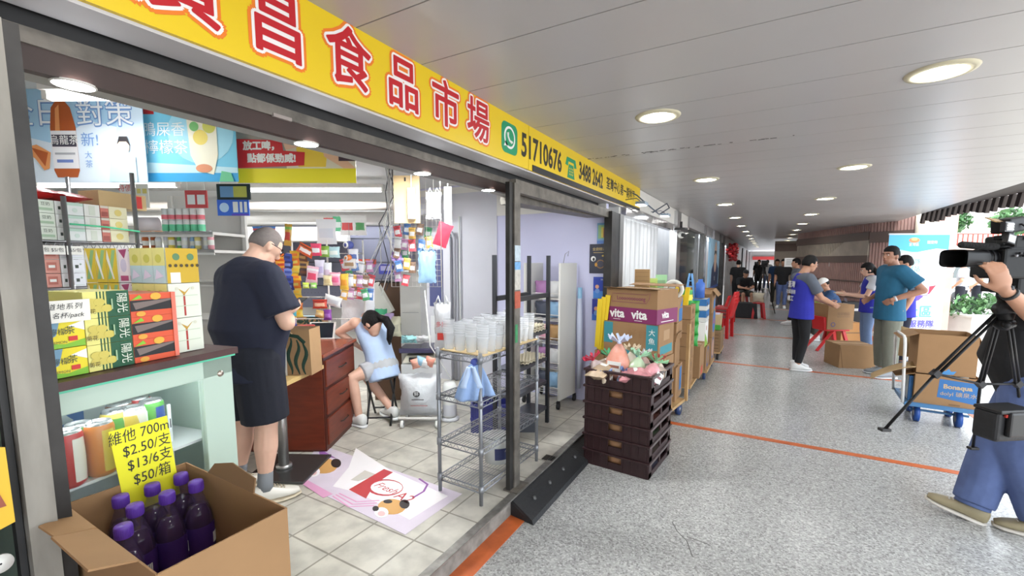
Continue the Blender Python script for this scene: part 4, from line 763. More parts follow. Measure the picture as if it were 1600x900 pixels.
# --------------------------------------------------------------- snack stand: hanging strips of packets
SD = 4.15
a = at(398, 520, SD, .12); c_ = at(565, 520, SD, .12); w = (c_-a).length; t = thing('snack_stand', 'white wire stand full of hanging sweets and snack strips behind the desk', 'stand', (a.x, a.y, .12), YAW)
hh = at(400, 392, SD).z-.12
for x in (0, w*.33, w*.66, w): b = MB(); b.tube([(x, 0, 0), (x, 0, hh+.1)], .009, WHITE, 6); b.build('upright', t)
for v in (396, 430, 465, 500):
    z = at(400, v, SD).z-.12; b = MB(); b.tube([(0, -.02, z), (w, -.02, z)], .005, WHITE, 6)
    for k in range(9): b.tube([(w*k/8, -.02, z), (w*k/8, -.10, z), (w*k/8, -.105, z+.012)], .0025, CHROME, 4)
    b.build('hook_rail', t)

pal = [('pink and purple', [(190, 90, 150), (110, 50, 110), (225, 130, 170)], 427, 393, 520), ('orange crisp', [(225, 110, 40), (240, 170, 60), (200, 70, 40)], 439, 396, 505), ('blue biscuit', [(60, 80, 170), (40, 50, 120), (120, 140, 210)], 450, 396, 520), ('yellow and orange', [(240, 190, 50), (235, 130, 50), (225, 200, 90)], 461, 392, 505), ('brown and gold', [(110, 70, 50), (190, 150, 90), (80, 60, 60)], 474, 396, 440), ('lime yellow', [(190, 180, 60), (210, 200, 80)], 421, 392, 425)]
for i, (nm, cs, u, v0, v1) in enumerate(pal):
    top = at(u, v0, SD-.06-.02*(i == 5)); t = thing('snack_strip', 'hanging strip of %s snack packets behind the man in navy' % nm, 'snack strip', top, YAW, 'hanging snack strips'); n = int((v1-v0)/11.5)
    for k in range(n):
        b = MB(); c1, c2 = flat(*cs[k % len(cs)], .28), flat(*cs[(k+1) % len(cs)], .28)
        pillow(b, .098, .072, .028, c1, Matrix.Translation((0, -.01+.004*(k % 2), -.035-k*.0685)) @ Matrix.Rotation(random.uniform(-.18, .18), 4, 'Y') @ Matrix.Rotation(random.uniform(-.25, .25), 4, 'Z'), mid=[(c2, .38, .62, .12, .88), (Wt, .45, .55, .3, .7)], nu=6, nv=6); b.build('packet', t)
def packet(u, v, d, w, h, cs, lab, name='snack_packet', tilt=0, th=.03, cat='snack', rz=0, wob=.002):
    b = MB(); cs = [flat(*c, .3) for c in cs]; pillow(b, w, h, th, cs[0], Matrix.Rotation(tilt, 4, 'Y'), mid=[(cs[1 % len(cs)], .3, .62, .1, .9)]+([(cs[2], .7, .86, .0, 1)] if len(cs) > 2 else []), wob=wob, seed=int(u+v))
    return tag(b.build(name, loc=at(u, v, d), rz=YAW+rz), lab, cat)
W3 = (240, 240, 240)
for a_ in ((413, 366, 4.1, .22, .14, [(70, 120, 190), (225, 235, 245), (180, 60, 60)], 'blue and white crisp bag hanging above the strips, right of the bald head', 0), (450, 367, 4.15, .07, .2, [(190, 150, 60), (180, 60, 50), (120, 170, 80)], 'narrow golden toy-like packet hanging above the strips', .1), (478, 391, 4.0, .16, .09, [(215, 90, 45), (240, 230, 225), (110, 60, 40)], 'orange and white roll-shaped pack above the blue strip', .5), (494, 390, 4.0, .10, .11, [(225, 75, 110), (240, 240, 240)], 'bright pink packet above the gummy bags', 0), (507, 393, 4.05, .09, .10, [(130, 170, 70), (225, 235, 200)], 'olive green packet right of the bright pink one', 0), (522, 394, 4.1, .11, .10, [(190, 220, 225), (240, 245, 240)], 'pale blue packet right of the olive green one', 0),
    (510, 362, 4.3, .20, .24, [(236, 238, 242), (220, 225, 235)], 'large plain white plastic bag hanging from the top rail', 0), (515, 350, 4.5, .12, .12, [(230, 90, 90), (245, 240, 240)], 'red and white packet on the top rail', 0), (528, 350, 4.5, .10, .15, [(110, 200, 150), (235, 245, 240)], 'mint green packet on the top rail', 0), (543, 352, 4.5, .16, .2, [(240, 240, 236), (215, 80, 80), (245, 245, 240)], 'white rice bag with a red label on the top rail', 0), (563, 352, 4.5, .13, .2, [(240, 240, 236), (90, 160, 100), (245, 245, 240)], 'white rice bag with a green label on the top rail', 0),
    (488, 430, 3.95, .11, .16, [(235, 190, 205), (225, 80, 110), (240, 235, 235)], 'white bag with red heart sweets hanging', .15), (500, 420, 4.0, .09, .16, [(225, 220, 235), (190, 180, 215)], 'clear lilac sweet bag hanging', 0), (512, 425, 4.0, .08, .17, [(235, 235, 240), (220, 200, 220)], 'clear white sweet bag hanging', 0), (524, 436, 3.95, .10, .12, [(240, 170, 190), (235, 110, 150), (245, 220, 225)], 'pink flower-like gummy bag', 0), (538, 440, 3.95, .08, .14, [(235, 185, 70), (225, 150, 50)], 'amber gummy bag hanging', 0), (512, 438, 3.9, .08, .09, [(230, 215, 170), (215, 190, 140)], 'beige gummy bag hanging', 0), (552, 400, 4.1, .10, .13, [(225, 225, 230), (90, 110, 170)], 'clear packet of small toys hanging', 0), (546, 412, 4.05, .12, .09, [(210, 205, 200), (150, 120, 90)], 'clear packet of brown sweets hanging', 0),
    (478, 446, 3.95, .06, .05, [(215, 235, 90), (235, 245, 160)], 'lime round sweet pot on the counter rack, left', 0), (490, 446, 3.95, .06, .05, [(160, 230, 110), (235, 245, 200)], 'green round sweet pot on the counter rack, right', 0), (455, 480, 3.85, .10, .15, [(100, 200, 220), (160, 225, 235)], 'turquoise hanging packet at the end of the blue strip', .1), (500, 475, 3.85, .13, .08, [(200, 70, 50), (235, 190, 160), (160, 40, 40)], 'red and white heap of candy bars behind the paper bag', 0), (512, 492, 3.8, .07, .09, [(130, 60, 150), (170, 110, 190)], 'purple candy packet by the tablet', 0), (520, 470, 3.9, .16, .09, [(225, 225, 225), (200, 200, 205)], 'clear plastic bag heaped on the counter', .3), (500, 490, 3.8, .08, .06, [(220, 180, 110), (235, 210, 160)], 'tan biscuit packet by the tablet', .2)):
    packet(*a_[:7], tilt=a_[7])
# more small hanging toys on the right-hand column of the clutter
PC_ = [('purple flower ball', 622, 402, 4.0, .12, (165, 130, 200)), ('blue and white cup toy', 546, 383, 4.1, .1, (70, 80, 150)), ('orange sweet jar', 545, 403, 4.05, .075, (215, 120, 60))]
for nm, u, v, d, r, c in PC_:
    b = MB(); rr = r/2; cm = flat(*c, .35); b.ball((0, 0, 0), rr*.8, cm)
    if 'flower' in nm:
        for k in range(26):
            q = Vector((random.gauss(0, 1), random.gauss(0, 1), random.gauss(0, 1))).normalized()*rr*.85; b.ball(q, rr*.3, flat(200, 175, 225) if k % 2 else cm, 6, 4)
    else: b.cyl((0, -rr*.8, 0), (0, -rr*.95, 0), rr*.6, Wt); b.cyl((0, -rr*.95, 0), (0, -rr, 0), rr*.35, cm)
    b.tube([(0, 0, rr*.7), (0, 0, rr+.15)], .002, CHROME, 4)
    tag(b.build('hanging_toy', loc=at(u, v, d)), '%s hanging among the sweets' % nm, 'toy')
# red candy tub
b = MB(); b.lathe([(.001, 0), (.062, 0), (.07, .02), (.07, .15), (.066, .16)], flat(225, 80, 40, .25), 20); b.lathe([(.0705, .05), (.0705, .1)], flat(245, 190, 60, .3), 20); b.lathe([(.07, .16), (.072, .185), (.001, .187)], flat(205, 40, 45, .3), 20); b.box((0, -.071, .08), (.05, .004, .06), flat(240, 215, 90)); p = at(477, 490, 3.75)
tag(b.build('candy_tub', loc=(p.x, p.y, TZ)), 'big red and orange candy tub on the counter beside the paper bag', 'tub')
# side column behind the girl: scale cabinet, bags
def cabinet(name, lab, cat, u0, u1, vt, d, dep, mt, z0=.12, rz=YAW, bev=.006, extra=None):
    a = at(u0, vt, d); c = at(u1, vt, d); w = (c-a).length; h = a.z-z0; b = MB(); b.box((w/2, dep/2, h/2), (w, dep, h), mt)
    if extra: extra(b, w, h, dep)
    return tag(b.build(name, loc=(a.x, a.y, z0), rz=rz, bev=bev), lab, cat), a, w, h
cabinet('white_cabinet', 'tall narrow cream cabinet behind the kitchen scale', 'cabinet', 624, 656, 424, 4.55, .35, flat(216, 214, 206), extra=lambda b, w, h, dp: [b.box((w*.5, -.003, h*f), (w*.8, .004, .004), flat(150, 150, 150)) for f in (.45, .7)])
cabinet('counter_box', 'dark box with a brown side on the shelf behind the girl', 'box', 580, 624, 442, 4.75, .3, flat(95, 70, 52), z0=.12, extra=lambda b, w, h, dp: b.box((w/2, dp/2, h+.012), (w*1.05, dp, .025), BLACK))
# white big carrier bags by the girl's head
def carrier(u, v, d, w, h, th, mt, lab, items=(), handles=True, name='carrier_bag', rz=0, lean=0, hang=False):
    p = at(u, v, d); t = thing(name, lab, 'bag', p, YAW+rz); b = MB(); T = Matrix.Rotation(lean, 4, 'Y') @ Matrix.Translation((0, 0, h/2))
    pillow(b, w, h, th, mt, T, crimp=.08, nu=12, nv=12, wob=.006, seed=int(u)); b.build('body', t)
    if items: b = MB(); card(b, Matrix.Rotation(lean, 4, 'Y') @ front(w*.6, h*.5, -th/2-.006, None, h*.22), w*.6, h*.5, items); b.build('print', t)
    if hang: b = MB(); b.tube([(0, 0, h), (0, 0, 2.575-p.z)], .003, WHITE, 5); b.build('string', t)
    if handles:
        for s_ in (-1, 1): b = MB(); b.tube([(s_*w*.38, 0, h*.97), (s_*w*.22, 0, h*1.14), (s_*w*.1, 0, h*.97)], .008, mt, 6); b.build('handle', t)
    return t
WB = mat('white_bag', (.78, .78, .8), .35, bump=.5, nscale=14); GB = mat('frosted_bag', (.72, .74, .76), .3, bump=.5, nscale=16, alpha=.85)
carrier(561, 518, 4.4, .36, .52, .14, WB, 'big crumpled white carrier bag hanging left of the girl\'s head')
o, *_ = cabinet('cream_box', 'tilted cream cardboard panel leaning above the girl\'s head', 'box', 588, 616, 448, 4.6, .10, flat(218, 216, 206), z0=at(600, 500, 4.6).z); o.rotation_euler = (0, math.radians(-28), YAW)
b = MB(); pillow(b, .14, .3, .1, flat(45, 150, 105), wob=.006); tag(b.build('green_bag', loc=at(594, 506, 4.5), rz=YAW+.3), 'small green bag behind the girl\'s head', 'bag')
for i, (u, v, c, lb) in enumerate(((606, 505, (190, 165, 205), 'lilac cloth bundle right of the girl\'s head'), (617, 510, (225, 220, 190), 'cream packet pile right of the lilac bundle'))): packet(u, v, 4.5, .13, .2, [c, shade(c, .9)], lb, 'cloth_bundle', th=.1, cat='bundle', wob=.006)
# scale on a white stand
a = at(628, 548, 4.4); t = thing('kitchen_scale', 'dark-topped kitchen scale on a cream stand behind the girl', 'scale', (a.x, a.y, .12), YAW); hz2 = a.z-.12
b = MB(); b.box((.17, .15, hz2-.09), (.34, .3, .07), flat(205, 200, 180), tap=.8); b.box((.17, .0, hz2-.09), (.2, .02, .04), flat(30, 32, 36)); b.build('body', t)
b = MB(); b.box((.17, .15, hz2-.0), (.40, .33, .05), flat(70, 66, 92, .25)); b.build('tray', t, bev=.01)
b = MB(); b.box((.17, .15, hz2-.22), (.36, .32, .16), flat(226, 226, 224)); 
for x in (.02, .32):
    for y in (.02, .28): b.box((x, y, (hz2-.3)/2), (.03, .03, hz2-.3), flat(226, 226, 224))
b.build('stand', t)
for i, (du, c, lb) in enumerate(((0, (150, 205, 205), 'pale turquoise cloth on the kitchen scale'), (22, (205, 205, 205), 'crumpled clear film on the kitchen scale'))): packet(640+du, 530, 4.35, .16, .07, [c, shade(c, .85)], lb, 'cloth', th=.06, cat='cloth', wob=.01)
# white trolley bag on castors
a = at(657, 632, 4.15); t = thing('trolley_bag', 'frosted white bag with black print on a small castor trolley', 'trolley', (a.x, a.y, .12), YAW)
b = MB(); b.tube([(-.18, -.1, .09), (.18, -.1, .09), (.2, .12, .09), (-.2, .12, .09)], .014, WHITE, 8, close=True); b.build('frame', t)
for x in (-.15, .17):
    for y in (-.1, .1):
        b = MB(); b.cyl((x-.012, y, .04), (x+.012, y, .04), .038, Wt, n=18); b.cyl((x-.014, y, .04), (x+.014, y, .04), .015, flat(120, 120, 120), n=12); b.box((x, y, .075), (.03, .02, .03), CHROME); b.build('castor', t)
b = MB(); pillow(b, .40, .40, .3, GB, Matrix.Translation((0, 0, .29)), crimp=.1, nu=14, nv=12, wob=.007, seed=3); b.build('bag', t)
b = MB(); card(b, front(.22, .2, -.165, None, .2), .22, .2, [('d', .5, .7, .14, flat(50, 50, 50), .9), ('t', '鮮', .5, .7, .22, flat(230, 230, 230)), ('r', .3, .42, .8, .46, flat(90, 90, 90)), ('r', .25, .15, .95, .18, flat(190, 120, 120))]); b.build('print', t)
for i, c in enumerate(((235, 170, 150), (150, 190, 215), (235, 235, 235), (225, 150, 130))): packet(650+i*7, 568-3*(i % 2), 4.02, .09, .09, [c, shade(c, .9)], 'small %s bread packet on top of the trolley bag' % ('orange', 'blue', 'white', 'rust red')[i], 'bread_packet', tilt=random.uniform(-.6, .6), th=.05)
# tower purifier
a = at(703, 655, 4.0); p = PZ(703, 655, .12); t = thing('tower_fan', 'small white tower fan on the floor behind the wire rack', 'fan', p, YAW); b = MB(); b.lathe([(.001, .03), (.062, .03), (.066, .05), (.066, .33), (.05, .37), (.001, .375)], Wt, 24); b.lathe([(.0665, .05), (.0665, .16)], flat(225, 225, 230, .6), 24); b.build('body', t)
b = MB(); b.lathe([(.001, 0), (.09, 0), (.092, .015), (.06, .03), (.001, .03)], flat(215, 215, 218), 24); b.build('base', t)
b = MB(); q = PD(672, 540, 4.0); b.tube([(p.x-.1, p.y, .13), (p.x-.06, p.y+.1, .5), q, (q.x-.05, q.y, q.z+.5)], .006, Wt, 6); tag(b.build('cable'), 'white cable running down behind the wire rack', 'cable')
# dark door panel with glass behind the hanging bags and grey pipe
b = MB(); a = PY(668, 520, 4.46); c_ = PY(706, 520, 4.46); zt = PY(690, 372, 4.46).z; w = c_.x-a.x; b.box((w/2, 0, (zt-.12)/2), (w, .04, zt-.12), flat(205, 205, 212)); b.box((w*.45, -.022, (zt-.12)*.72), (w*.55, .006, (zt-.12)*.4), flat(70, 75, 120, .1)); b.box((w*.45, -.022, (zt-.12)*.35), (w*.5, .006, (zt-.12)*.2), flat(225, 226, 228)); o = b.build('door_2', loc=(a.x, 4.46, .12)); o['kind'] = 'structure'
b = MB(); a = PY(712, 400, 4.47); b.tube([(a.x-.14, 4.45, 1.98), (a.x-.04, 4.45, 2.0), (a.x, 4.45, 1.93), (a.x, 4.45, .13)], .022, flat(176, 176, 184), 10); b.tube([(a.x+.06, 4.47, .13), (a.x+.06, 4.47, 2.2)], .008, Wt, 6); o = b.build('trim_13'); o['kind'] = 'structure'
# board with power strips, hanging cables
PWH = flat(238, 238, 236)
def power_strip(p, n, lab, rz, back=None):
    t = thing('power_strip', lab, 'power strip', p, rz); b = MB(); L = n*.062; b.box((0, 0, 0), (.062, .03, L), PWH)
    b.build('body', t, bev=.004); b = MB()
    for k in range(n):
        z = L/2-.031-k*.062
        for dx, dz in ((0, .012), (-.012, -.006), (.012, -.006)): b.box((dx, -.0155, z+dz), (.006, .002, .008), BLACK)
    b.build('socket', t); b = MB(); b.tube([(0, 0, L/2), (.005, .0, L/2+.3), (0, 0, L/2+.6)], .006, PWH, 6); b.build('cord', t); return t
p = at(636, 312, 3.6); b = MB(); b.box((0, 0, 0), (.21, .02, .38), flat(214, 186, 140)); b.box((-.01, -.012, .16), (.012, .004, .03), BLACK); b.tube([(-.09, 0, .19), (-.09, 0, .5)], .004, WHITE, 4); tag(b.build('wooden_board', loc=p, rz=YAW), 'pale wooden board hanging with a power strip on it', 'board')
power_strip(at(643, 318, 3.57), 4, 'white power strip fixed on the wooden board', YAW); power_strip(at(700, 322, 3.6), 5, 'long white power strip hanging in front of the grey wall', YAW)
carrier(678, 342, 3.7, .13, .22, .1, WB, 'small knotted white bag hanging between the two power strips', hang=True)
b = MB(); pillow(b, .12, .19, .02, flat(165, 30, 55, .7), Matrix.Rotation(.35, 4, 'Y'), wob=.003); tag(b.build('red_pouch', loc=at(692, 367, 3.6), rz=YAW), 'dark red cloth pouch hanging at the end of the sweets', 'pouch')
carrier(668, 442, 3.9, .16, .28, .06, mat('pale_blue_bag', C(165, 205, 240), .35, alpha=.9), 'pale blue packed bag hanging below the red pouch', hang=True)
carrier(692, 545, 3.15, .12, .33, .09, WB, 'white carrier bag with red print hanging on the wire rack corner', [('r', .1, 0, .9, .3, flat(215, 60, 50)), ('t', '多謝', .5, .65, .25, flat(205, 40, 60))], hang=True)
rng = random.Random(5)
for i in range(9):
    u0 = 590+rng.uniform(-8, 25); u1 = 590+rng.uniform(-15, 40); d = 4.2+rng.uniform(0, .4)
    pts = [at(608+rng.uniform(-6, 6), 262, 4.0), at(612+rng.uniform(-10, 10), 300, d), at(u0+10, 350, d), at(u1-5, 410, d), at(u1-20, 450+rng.uniform(-20, 15), d)]
    b = MB(); b.tube(pts, .005, (Wt, flat(190, 190, 190), flat(60, 60, 65))[i % 3], 5); tag(b.build('cable'), '%s cable in the bundle hanging from the shop ceiling' % ('white', 'pale grey', 'dark grey')[i % 3], 'cable', ('white', 'pale grey', 'dark grey')[i % 3]+' hanging cables')
a = at(612, 448, 4.08); c_ = at(690, 448, 4.08); w = (c_-a).length; b = MB()
hh_ = 2.575-a.z
for k in range(13): b.tube([(w*k/12, 0, 0), (w*k/12, 0, .75)], .0022, WHITE, 4)
for k in range(16): b.tube([(0, 0, .05*k), (w, 0, .05*k)], .0022, WHITE, 4)
for x in (0, w): b.tube([(x, 0, 0), (x, 0, hh_)], .006, WHITE, 6)
tag(b.build('trinket_grid', loc=a, rz=YAW), 'white wire grid hung from the ceiling, full of small packed trinkets', 'grid')
mini = [((225, 90, 100), 'red'), ((90, 170, 120), 'green'), ((90, 130, 190), 'blue'), ((235, 235, 235), 'white'), ((225, 180, 90), 'amber'), ((200, 150, 190), 'mauve'), ((150, 120, 100), 'brown')]
rows_ = [(362, 3.95, 'topmost'), (380, 3.9, 'second'), (398, 3.92, 'third'), (416, 3.92, 'fourth'), (434, 3.95, 'lowest')]
for r, (v, d, rn_) in enumerate(rows_):
    for k in range(5):
        u = 622+k*12+rng.uniform(-2, 2)
        if 645 < u and r >= 2: continue
        c, nm = mini[(r*3+k*2) % 7]; packet(u, v+rng.uniform(-4, 4), d+rng.uniform(-.06, .06), .065, .10, [c, (240, 240, 240), shade(c, .8)], 'tiny %s packed trinket, place %d in the %s row below the power strips' % (nm, k+1, rn_), 'trinket', tilt=rng.uniform(-.2, .2), th=.02, cat='trinket')
for r in range(3):
    for k in range(6):
        u = 538+k*8; c, nm = mini[(r*2+k) % 7]; packet(u+rng.uniform(-2, 2), 415+r*22+rng.uniform(-3, 3), 4.2+rng.uniform(-.05, .05), .07, .11, [c, (235, 235, 240), shade(c, .75)], 'tiny %s sweet packet, place %d in the %s row by the pegboard' % (nm, k+1, ('upper', 'middle', 'lower')[r]), 'sweet_packet', th=.02, tilt=rng.uniform(-.3, .3))
b = MB(); b.box((0, 0, .05), (.16, .1, .1), flat(80, 90, 190)); b.box((0, -.051, .06), (.12, .002, .05), flat(190, 195, 235)); tag(b.build('blue_tub', loc=at(606, 428, 4.7), rz=YAW), 'blue plastic tub on the dark shelf behind the girl', 'tub')
b = MB(); b.box((0, 0, .02), (.24, .12, .05), flat(225, 90, 60)); b.box((0, 0, -.02), (.22, .12, .03), flat(205, 110, 170)); tag(b.build('toy_box', loc=at(568, 412, 4.5), rz=YAW+.2), 'orange and pink toy box on the pegboard shelf', 'box')
# floor mat of printed plastic sheet
mq = [PZ(497, 694, .121), PZ(722, 772, .121), PZ(633, 836, .121), PZ(462, 752, .121)]
o0 = mq[3]; mx = (mq[2]-mq[3]); my = (mq[0]-mq[3]); w = mx.length; h = my.length; T = fr((o0.x, o0.y, .1215), mx, (0, 0, 1))
b = MB(); SH = mat('printed_sheet', C(226, 214, 226), .35, noise=.12, nscale=5)
loc_ = [T.inverted() @ Vector((p.x, p.y, .1215)) for p in mq]
b.prism([(p.x, p.y) for p in (loc_[3], loc_[2], loc_[1], loc_[0])], 0, .002, SH, T)
def on(u, v): q = T.inverted() @ PZ(u, v, .1235); return (q.x, q.y)
def patch(px, mt, z): b.prism([on(u, v) for u, v in px], .0015, z, mt, T)
def ell(u, v, ru, rv, n=18, s_=0): return [(u+ru*math.cos(-2*PI*i/n)+s_*rv*math.sin(-2*PI*i/n), v+rv*math.sin(-2*PI*i/n)) for i in range(n)]
MW, MR, MP, MV, MO, MK = flat(244, 240, 240, .35), flat(190, 55, 60, .35), flat(225, 165, 200, .35), flat(150, 90, 165, .35), flat(215, 165, 100, .35), flat(50, 42, 40, .4)
patch([(556, 700), (610, 735), (700, 775), (640, 812), (560, 770), (520, 760), (545, 730)], MW, .0024); patch([(545, 765), (600, 733), (614, 738), (585, 757), (572, 779)], MR, .003); patch(ell(602, 762, 28, 13), MR, .0034); patch(ell(604, 762, 25, 11), MW, .0038); patch([(570, 735), (590, 742), (560, 752), (548, 750)], flat(205, 200, 190), .0028)
for k in range(3): b.tube([on(520+k*5, 775-k*2)+(.003,), on(545+k*6, 792-k*4)+(.003,), on(585+k*4, 790-k*4)+(.003,)], .006, MP, 4, T=T, flatten=.2)
b.tube([on(655, 748)+(.003,), on(668, 757)+(.003,), on(662, 768)+(.003,), on(645, 778)+(.003,)], .008, MV, 4, T=T, flatten=.2)
for (u, v) in ((505, 728), (612, 792)):
    patch(ell(u, v, 22, 12), MO, .0036); patch(ell(u-16, v+9, 11, 8), MW, .0042); patch(ell(u-16, v+11, 6, 4), flat(230, 190, 190), .0046); patch(ell(u+20, v-4, 8, 7), MK, .0042); patch(ell(u-25, v+3, 5, 4), MK, .0046); patch(ell(u-6, v-8, 7, 3), MK, .0044)
patch([(497, 700), (525, 716), (500, 712)], MV, .003); patch([(480, 750), (520, 772), (505, 778), (472, 756)], MP, .0028)
b.text('Fresh', MR, .09, T @ Matrix.Translation(on(603, 763)+(.0042,)) @ Matrix.Rotation(.0, 4, 'Z'), shear=.3); b.text('A2', MR, .12, T @ Matrix.Translation(on(632, 778)+(.0042,)))
tag(b.build('floor_sheet'), 'crumpled printed plastic sheet with red and white design on the tiled floor', 'floor mat')
b = MB(); b.add([PZ(418, 840, .123), PZ(437, 848, .123), PZ(418, 862, .123), PZ(400, 850, .123)], [(0, 3, 2, 1)], flat(30, 95, 75)); tag(b.build('green_scrap', solid=.002), 'dark green paper scrap on the tiled floor right of the bottle carton', 'scrap')
# ================================================================ RACKS at the right of the shop
ZF = .12
def rack_frame(name, lab, cat, corners, levels, mt, wire=True, r=.0125, top=.03, group=None):
    o0 = corners[0]; t = thing(name, lab, cat, (o0.x, o0.y, ZF)); L = [c-o0 for c in corners]
    for c in L:
        b = MB(); b.tube([(c.x, c.y, 0), (c.x, c.y, levels[0]+top)], r, mt, 10)
        for z in levels: b.tube([(c.x, c.y, z-.035), (c.x, c.y, z+.012)], r*1.35, mt, 10)
        b.build('post', t)
    for z in levels:
        b = MB(); q = [Vector((c.x, c.y, z)) for c in L]
        for i in range(4):
            a, e = q[i], q[(i+1) % 4]; b.tube([a, e], .0045, mt, 6); dn = Vector((0, 0, -.035)); b.tube([a+dn, e+dn], .0045, mt, 6); n = max(4, int((e-a).length/.05)); pts = []
            for k in range(2*n+1): pts.append(a.lerp(e, k/(2*n))+(dn if k % 2 == 0 else Vector()))
            b.tube(pts, .0022, mt, 4)
        n = 15
        for k in range(1, n): b.tube([q[0].lerp(q[1], k/n), q[3].lerp(q[2], k/n)], .0024, mt, 4)
        for k in range(1, 4): b.tube([q[0].lerp(q[3], k/4)-Vector((0, 0, .004)), q[1].lerp(q[2], k/4)-Vector((0, 0, .004))], .003, mt, 4)
        b.build('wire_shelf', t)
    return t
GW = mat('grey_wire', (.27, .28, .30), .35, .6)
fl_, fr_ = PZ(688, 767, ZF), PZ(752, 790, ZF); br_ = PZ(838, 720, ZF); bl_ = fl_+(br_-fr_)
RZL = [.945, .665, .36, .115]
rack_frame('wire_rack', 'grey chrome wire rack with four shelves at the shop edge by the post', 'rack', [fl_, fr_, br_, bl_], RZL, GW)
rc = (fl_+fr_+br_+bl_)/4; rx = (fr_-fl_).normalized(); ry = (br_-fr_).normalized(); rang = math.atan2(rx.y, rx.x)
def rk(a, c, z): p = fl_+(fr_-fl_)*a+(br_-fr_)*c; return Vector((p.x, p.y, ZF+z))
# cardboard + stacked clear containers
b = MB(); q = [rk(-.05, .05, .951), rk(1.05, .02, .951), rk(1.05, .98, .951), rk(-.02, .98, .951)]
b.add(q+[p+Vector((0, 0, .006)) for p in q], [(0, 3, 2, 1), (4, 5, 6, 7), (0, 1, 5, 4), (1, 2, 6, 5), (2, 3, 7, 6), (3, 0, 4, 7)], flat(190, 165, 120)); tag(b.build('cardboard_sheet'), 'cardboard sheet under the clear cups on top of the wire rack', 'cardboard')
CUP = mat('clear_cup', (.74, .76, .78), .12, alpha=.40, spec=.8); cupp = None
for i in range(4):
    for j in range(8):
        p = rk(.10+i*.27, .10+j*.115, .958); lab = 'stack of clear plastic cups on the wire rack, column %d, row %d from the front' % (i+1, j+1)
        if cupp is None:
            cupp = thing('cup_stack', lab, 'cup stack', p, 0, 'stacked clear cups on the wire rack')
            b = MB(); hz = .035; pr_ = []
            b.lathe([(.001, .001), (.031, .001), (.038, .10), (.040, .104)], CUP, 14)
            for k in range(6): z = .10+.016*k; b.lathe([(.0385, z), (.0405, z+.004), (.040, z+.010), (.038, z+.015)], CUP, 14)
            b.build('cups', cupp)
        else: o = dup(cupp, p, label=lab); o.scale = (1, 1, random.uniform(.72, 1.06))
# light blue cloth hanging at the front, blue crate, bucket
BC = mat('pale_blue_cloth', C(150, 178, 222), .8, bump=.35, nscale=25); BC2 = mat('pale_blue_cloth_light', C(186, 206, 236), .8, bump=.35, nscale=25)
a = PD(742, 573, 2.72); t = thing('hanging_cloth', 'pale blue cloth draped on the front of the wire rack', 'cloth', a, YAW)
b = MB(); b.grid(lambda x, y: ((x-.5)*(.05+.20*(y**.6)), -.012-.03*math.sin(PI*y)+.016*math.sin(x*17+y*2)*y, .02-.215*y-.02*math.sin(x*5)*y), 26, 14, BC); b.build('cloth', t, solid=.006)
b = MB(); b.grid(lambda x, y: (-.02+(x-.5)*(.04+.10*y), -.04-.015*math.sin(x*9), .01-.13*y), 12, 8, BC2); b.build('fold', t, solid=.006)
b = MB(); b.ball((0, -.005, .025), (.028, .02, .03), flat(70, 85, 165), 10, 8); b.build('knot', t)
NB = mat('navy_crate', C(40, 44, 112), .45); a = PZ(737, 676, ZF); t = thing('blue_crate', 'dark blue plastic crate on the floor behind the wire rack', 'crate', a, YAW)
b = MB()
for c, d in (((.2, .0, .13), (.4, .015, .26)), ((.2, .28, .13), (.4, .015, .26)), ((0, .14, .13), (.015, .28, .26)), ((.4, .14, .13), (.015, .28, .26)), ((.2, .14, .01), (.4, .28, .02)), ((.2, -.008, .245), (.42, .02, .025)), ((.2, -.006, .13), (.42, .02, .02))): b.box(c, d, NB)
for k in range(6): b.box((.02+k*.072, -.01, .13), (.012, .014, .25), NB)
b.build('body', t)
b = MB(); b.box((0, 0, .03), (.28, .2, .22), flat(60, 62, 70)); tag(b.build('dark_box', loc=PZ(770, 700, ZF)+Vector((.0, .5, 0)), rz=YAW), 'dark box on the floor behind the blue crate', 'box')
p = rk(.62, .52, .12); t = thing('bucket', 'white plastic bucket with a dark blue label on the lowest rack shelf', 'bucket', p, 0)
b = MB(); b.lathe([(.001, 0), (.09, 0), (.103, .15), (.108, .155), (.108, .17), (.1, .172)], flat(232, 232, 228, .35), 26)
rr = [[(rad*math.cos(a_), rad*math.sin(a_), z) for a_ in [-1.2+i*.1 for i in range(11)]] for z, rad in ((.035, .0955), (.12, .1025))]
b.add([q for r in rr for q in r], [(i, i+1, i+12, i+11) for i in range(10)], flat(52, 58, 100), True); b.build('body', t)
b = MB(); b.lathe([(.109, .168), (.11, .18), (.001, .182)], flat(240, 240, 238, .35), 26); b.build('lid', t); b = MB(); b.tube([(-.108*math.cos(x*.3), -.02-.108*math.sin(x*.3)*.4, .15-.1*math.sin(x*.3)) for x in range(11)], .003, CHROME, 5); b.build('handle', t)
# black rack
BKS = mat('black_rack', (.035, .037, .042), .4, .3); DSH = mat('dark_shelf', (.07, .075, .09), .3, .2)
fl2 = Vector((-1.95, 3.70, ZF)); fr2 = Vector((-1.95, 3.09, ZF)); br2 = Vector((-1.75, 3.09, ZF)); bl2 = Vector((-1.75, 3.70, ZF)); dv = fr2-fl2
t = thing('black_rack', 'black steel rack with dark shelves standing behind the wire rack', 'rack', fl2)
for c in (fl2, fr2, br2, bl2): b = MB(); q = c-fl2; b.box((q.x, q.y, .79), (.03, .03, 1.58), BKS); b.build('post', t)
an = math.atan2(dv.y, dv.x); ct_ = (fr2+bl2)/2-fl2
for c in ((fl2+fr2)/2, (bl2+br2)/2): q = c-fl2; b = MB(); b.box((q.x, q.y, 1.22), (dv.length, .03, .04), BKS, rz=an); b.build('cross_bar', t)
b = MB(); b.box((0, -.1, .0), (.03, .2, .04), BKS)
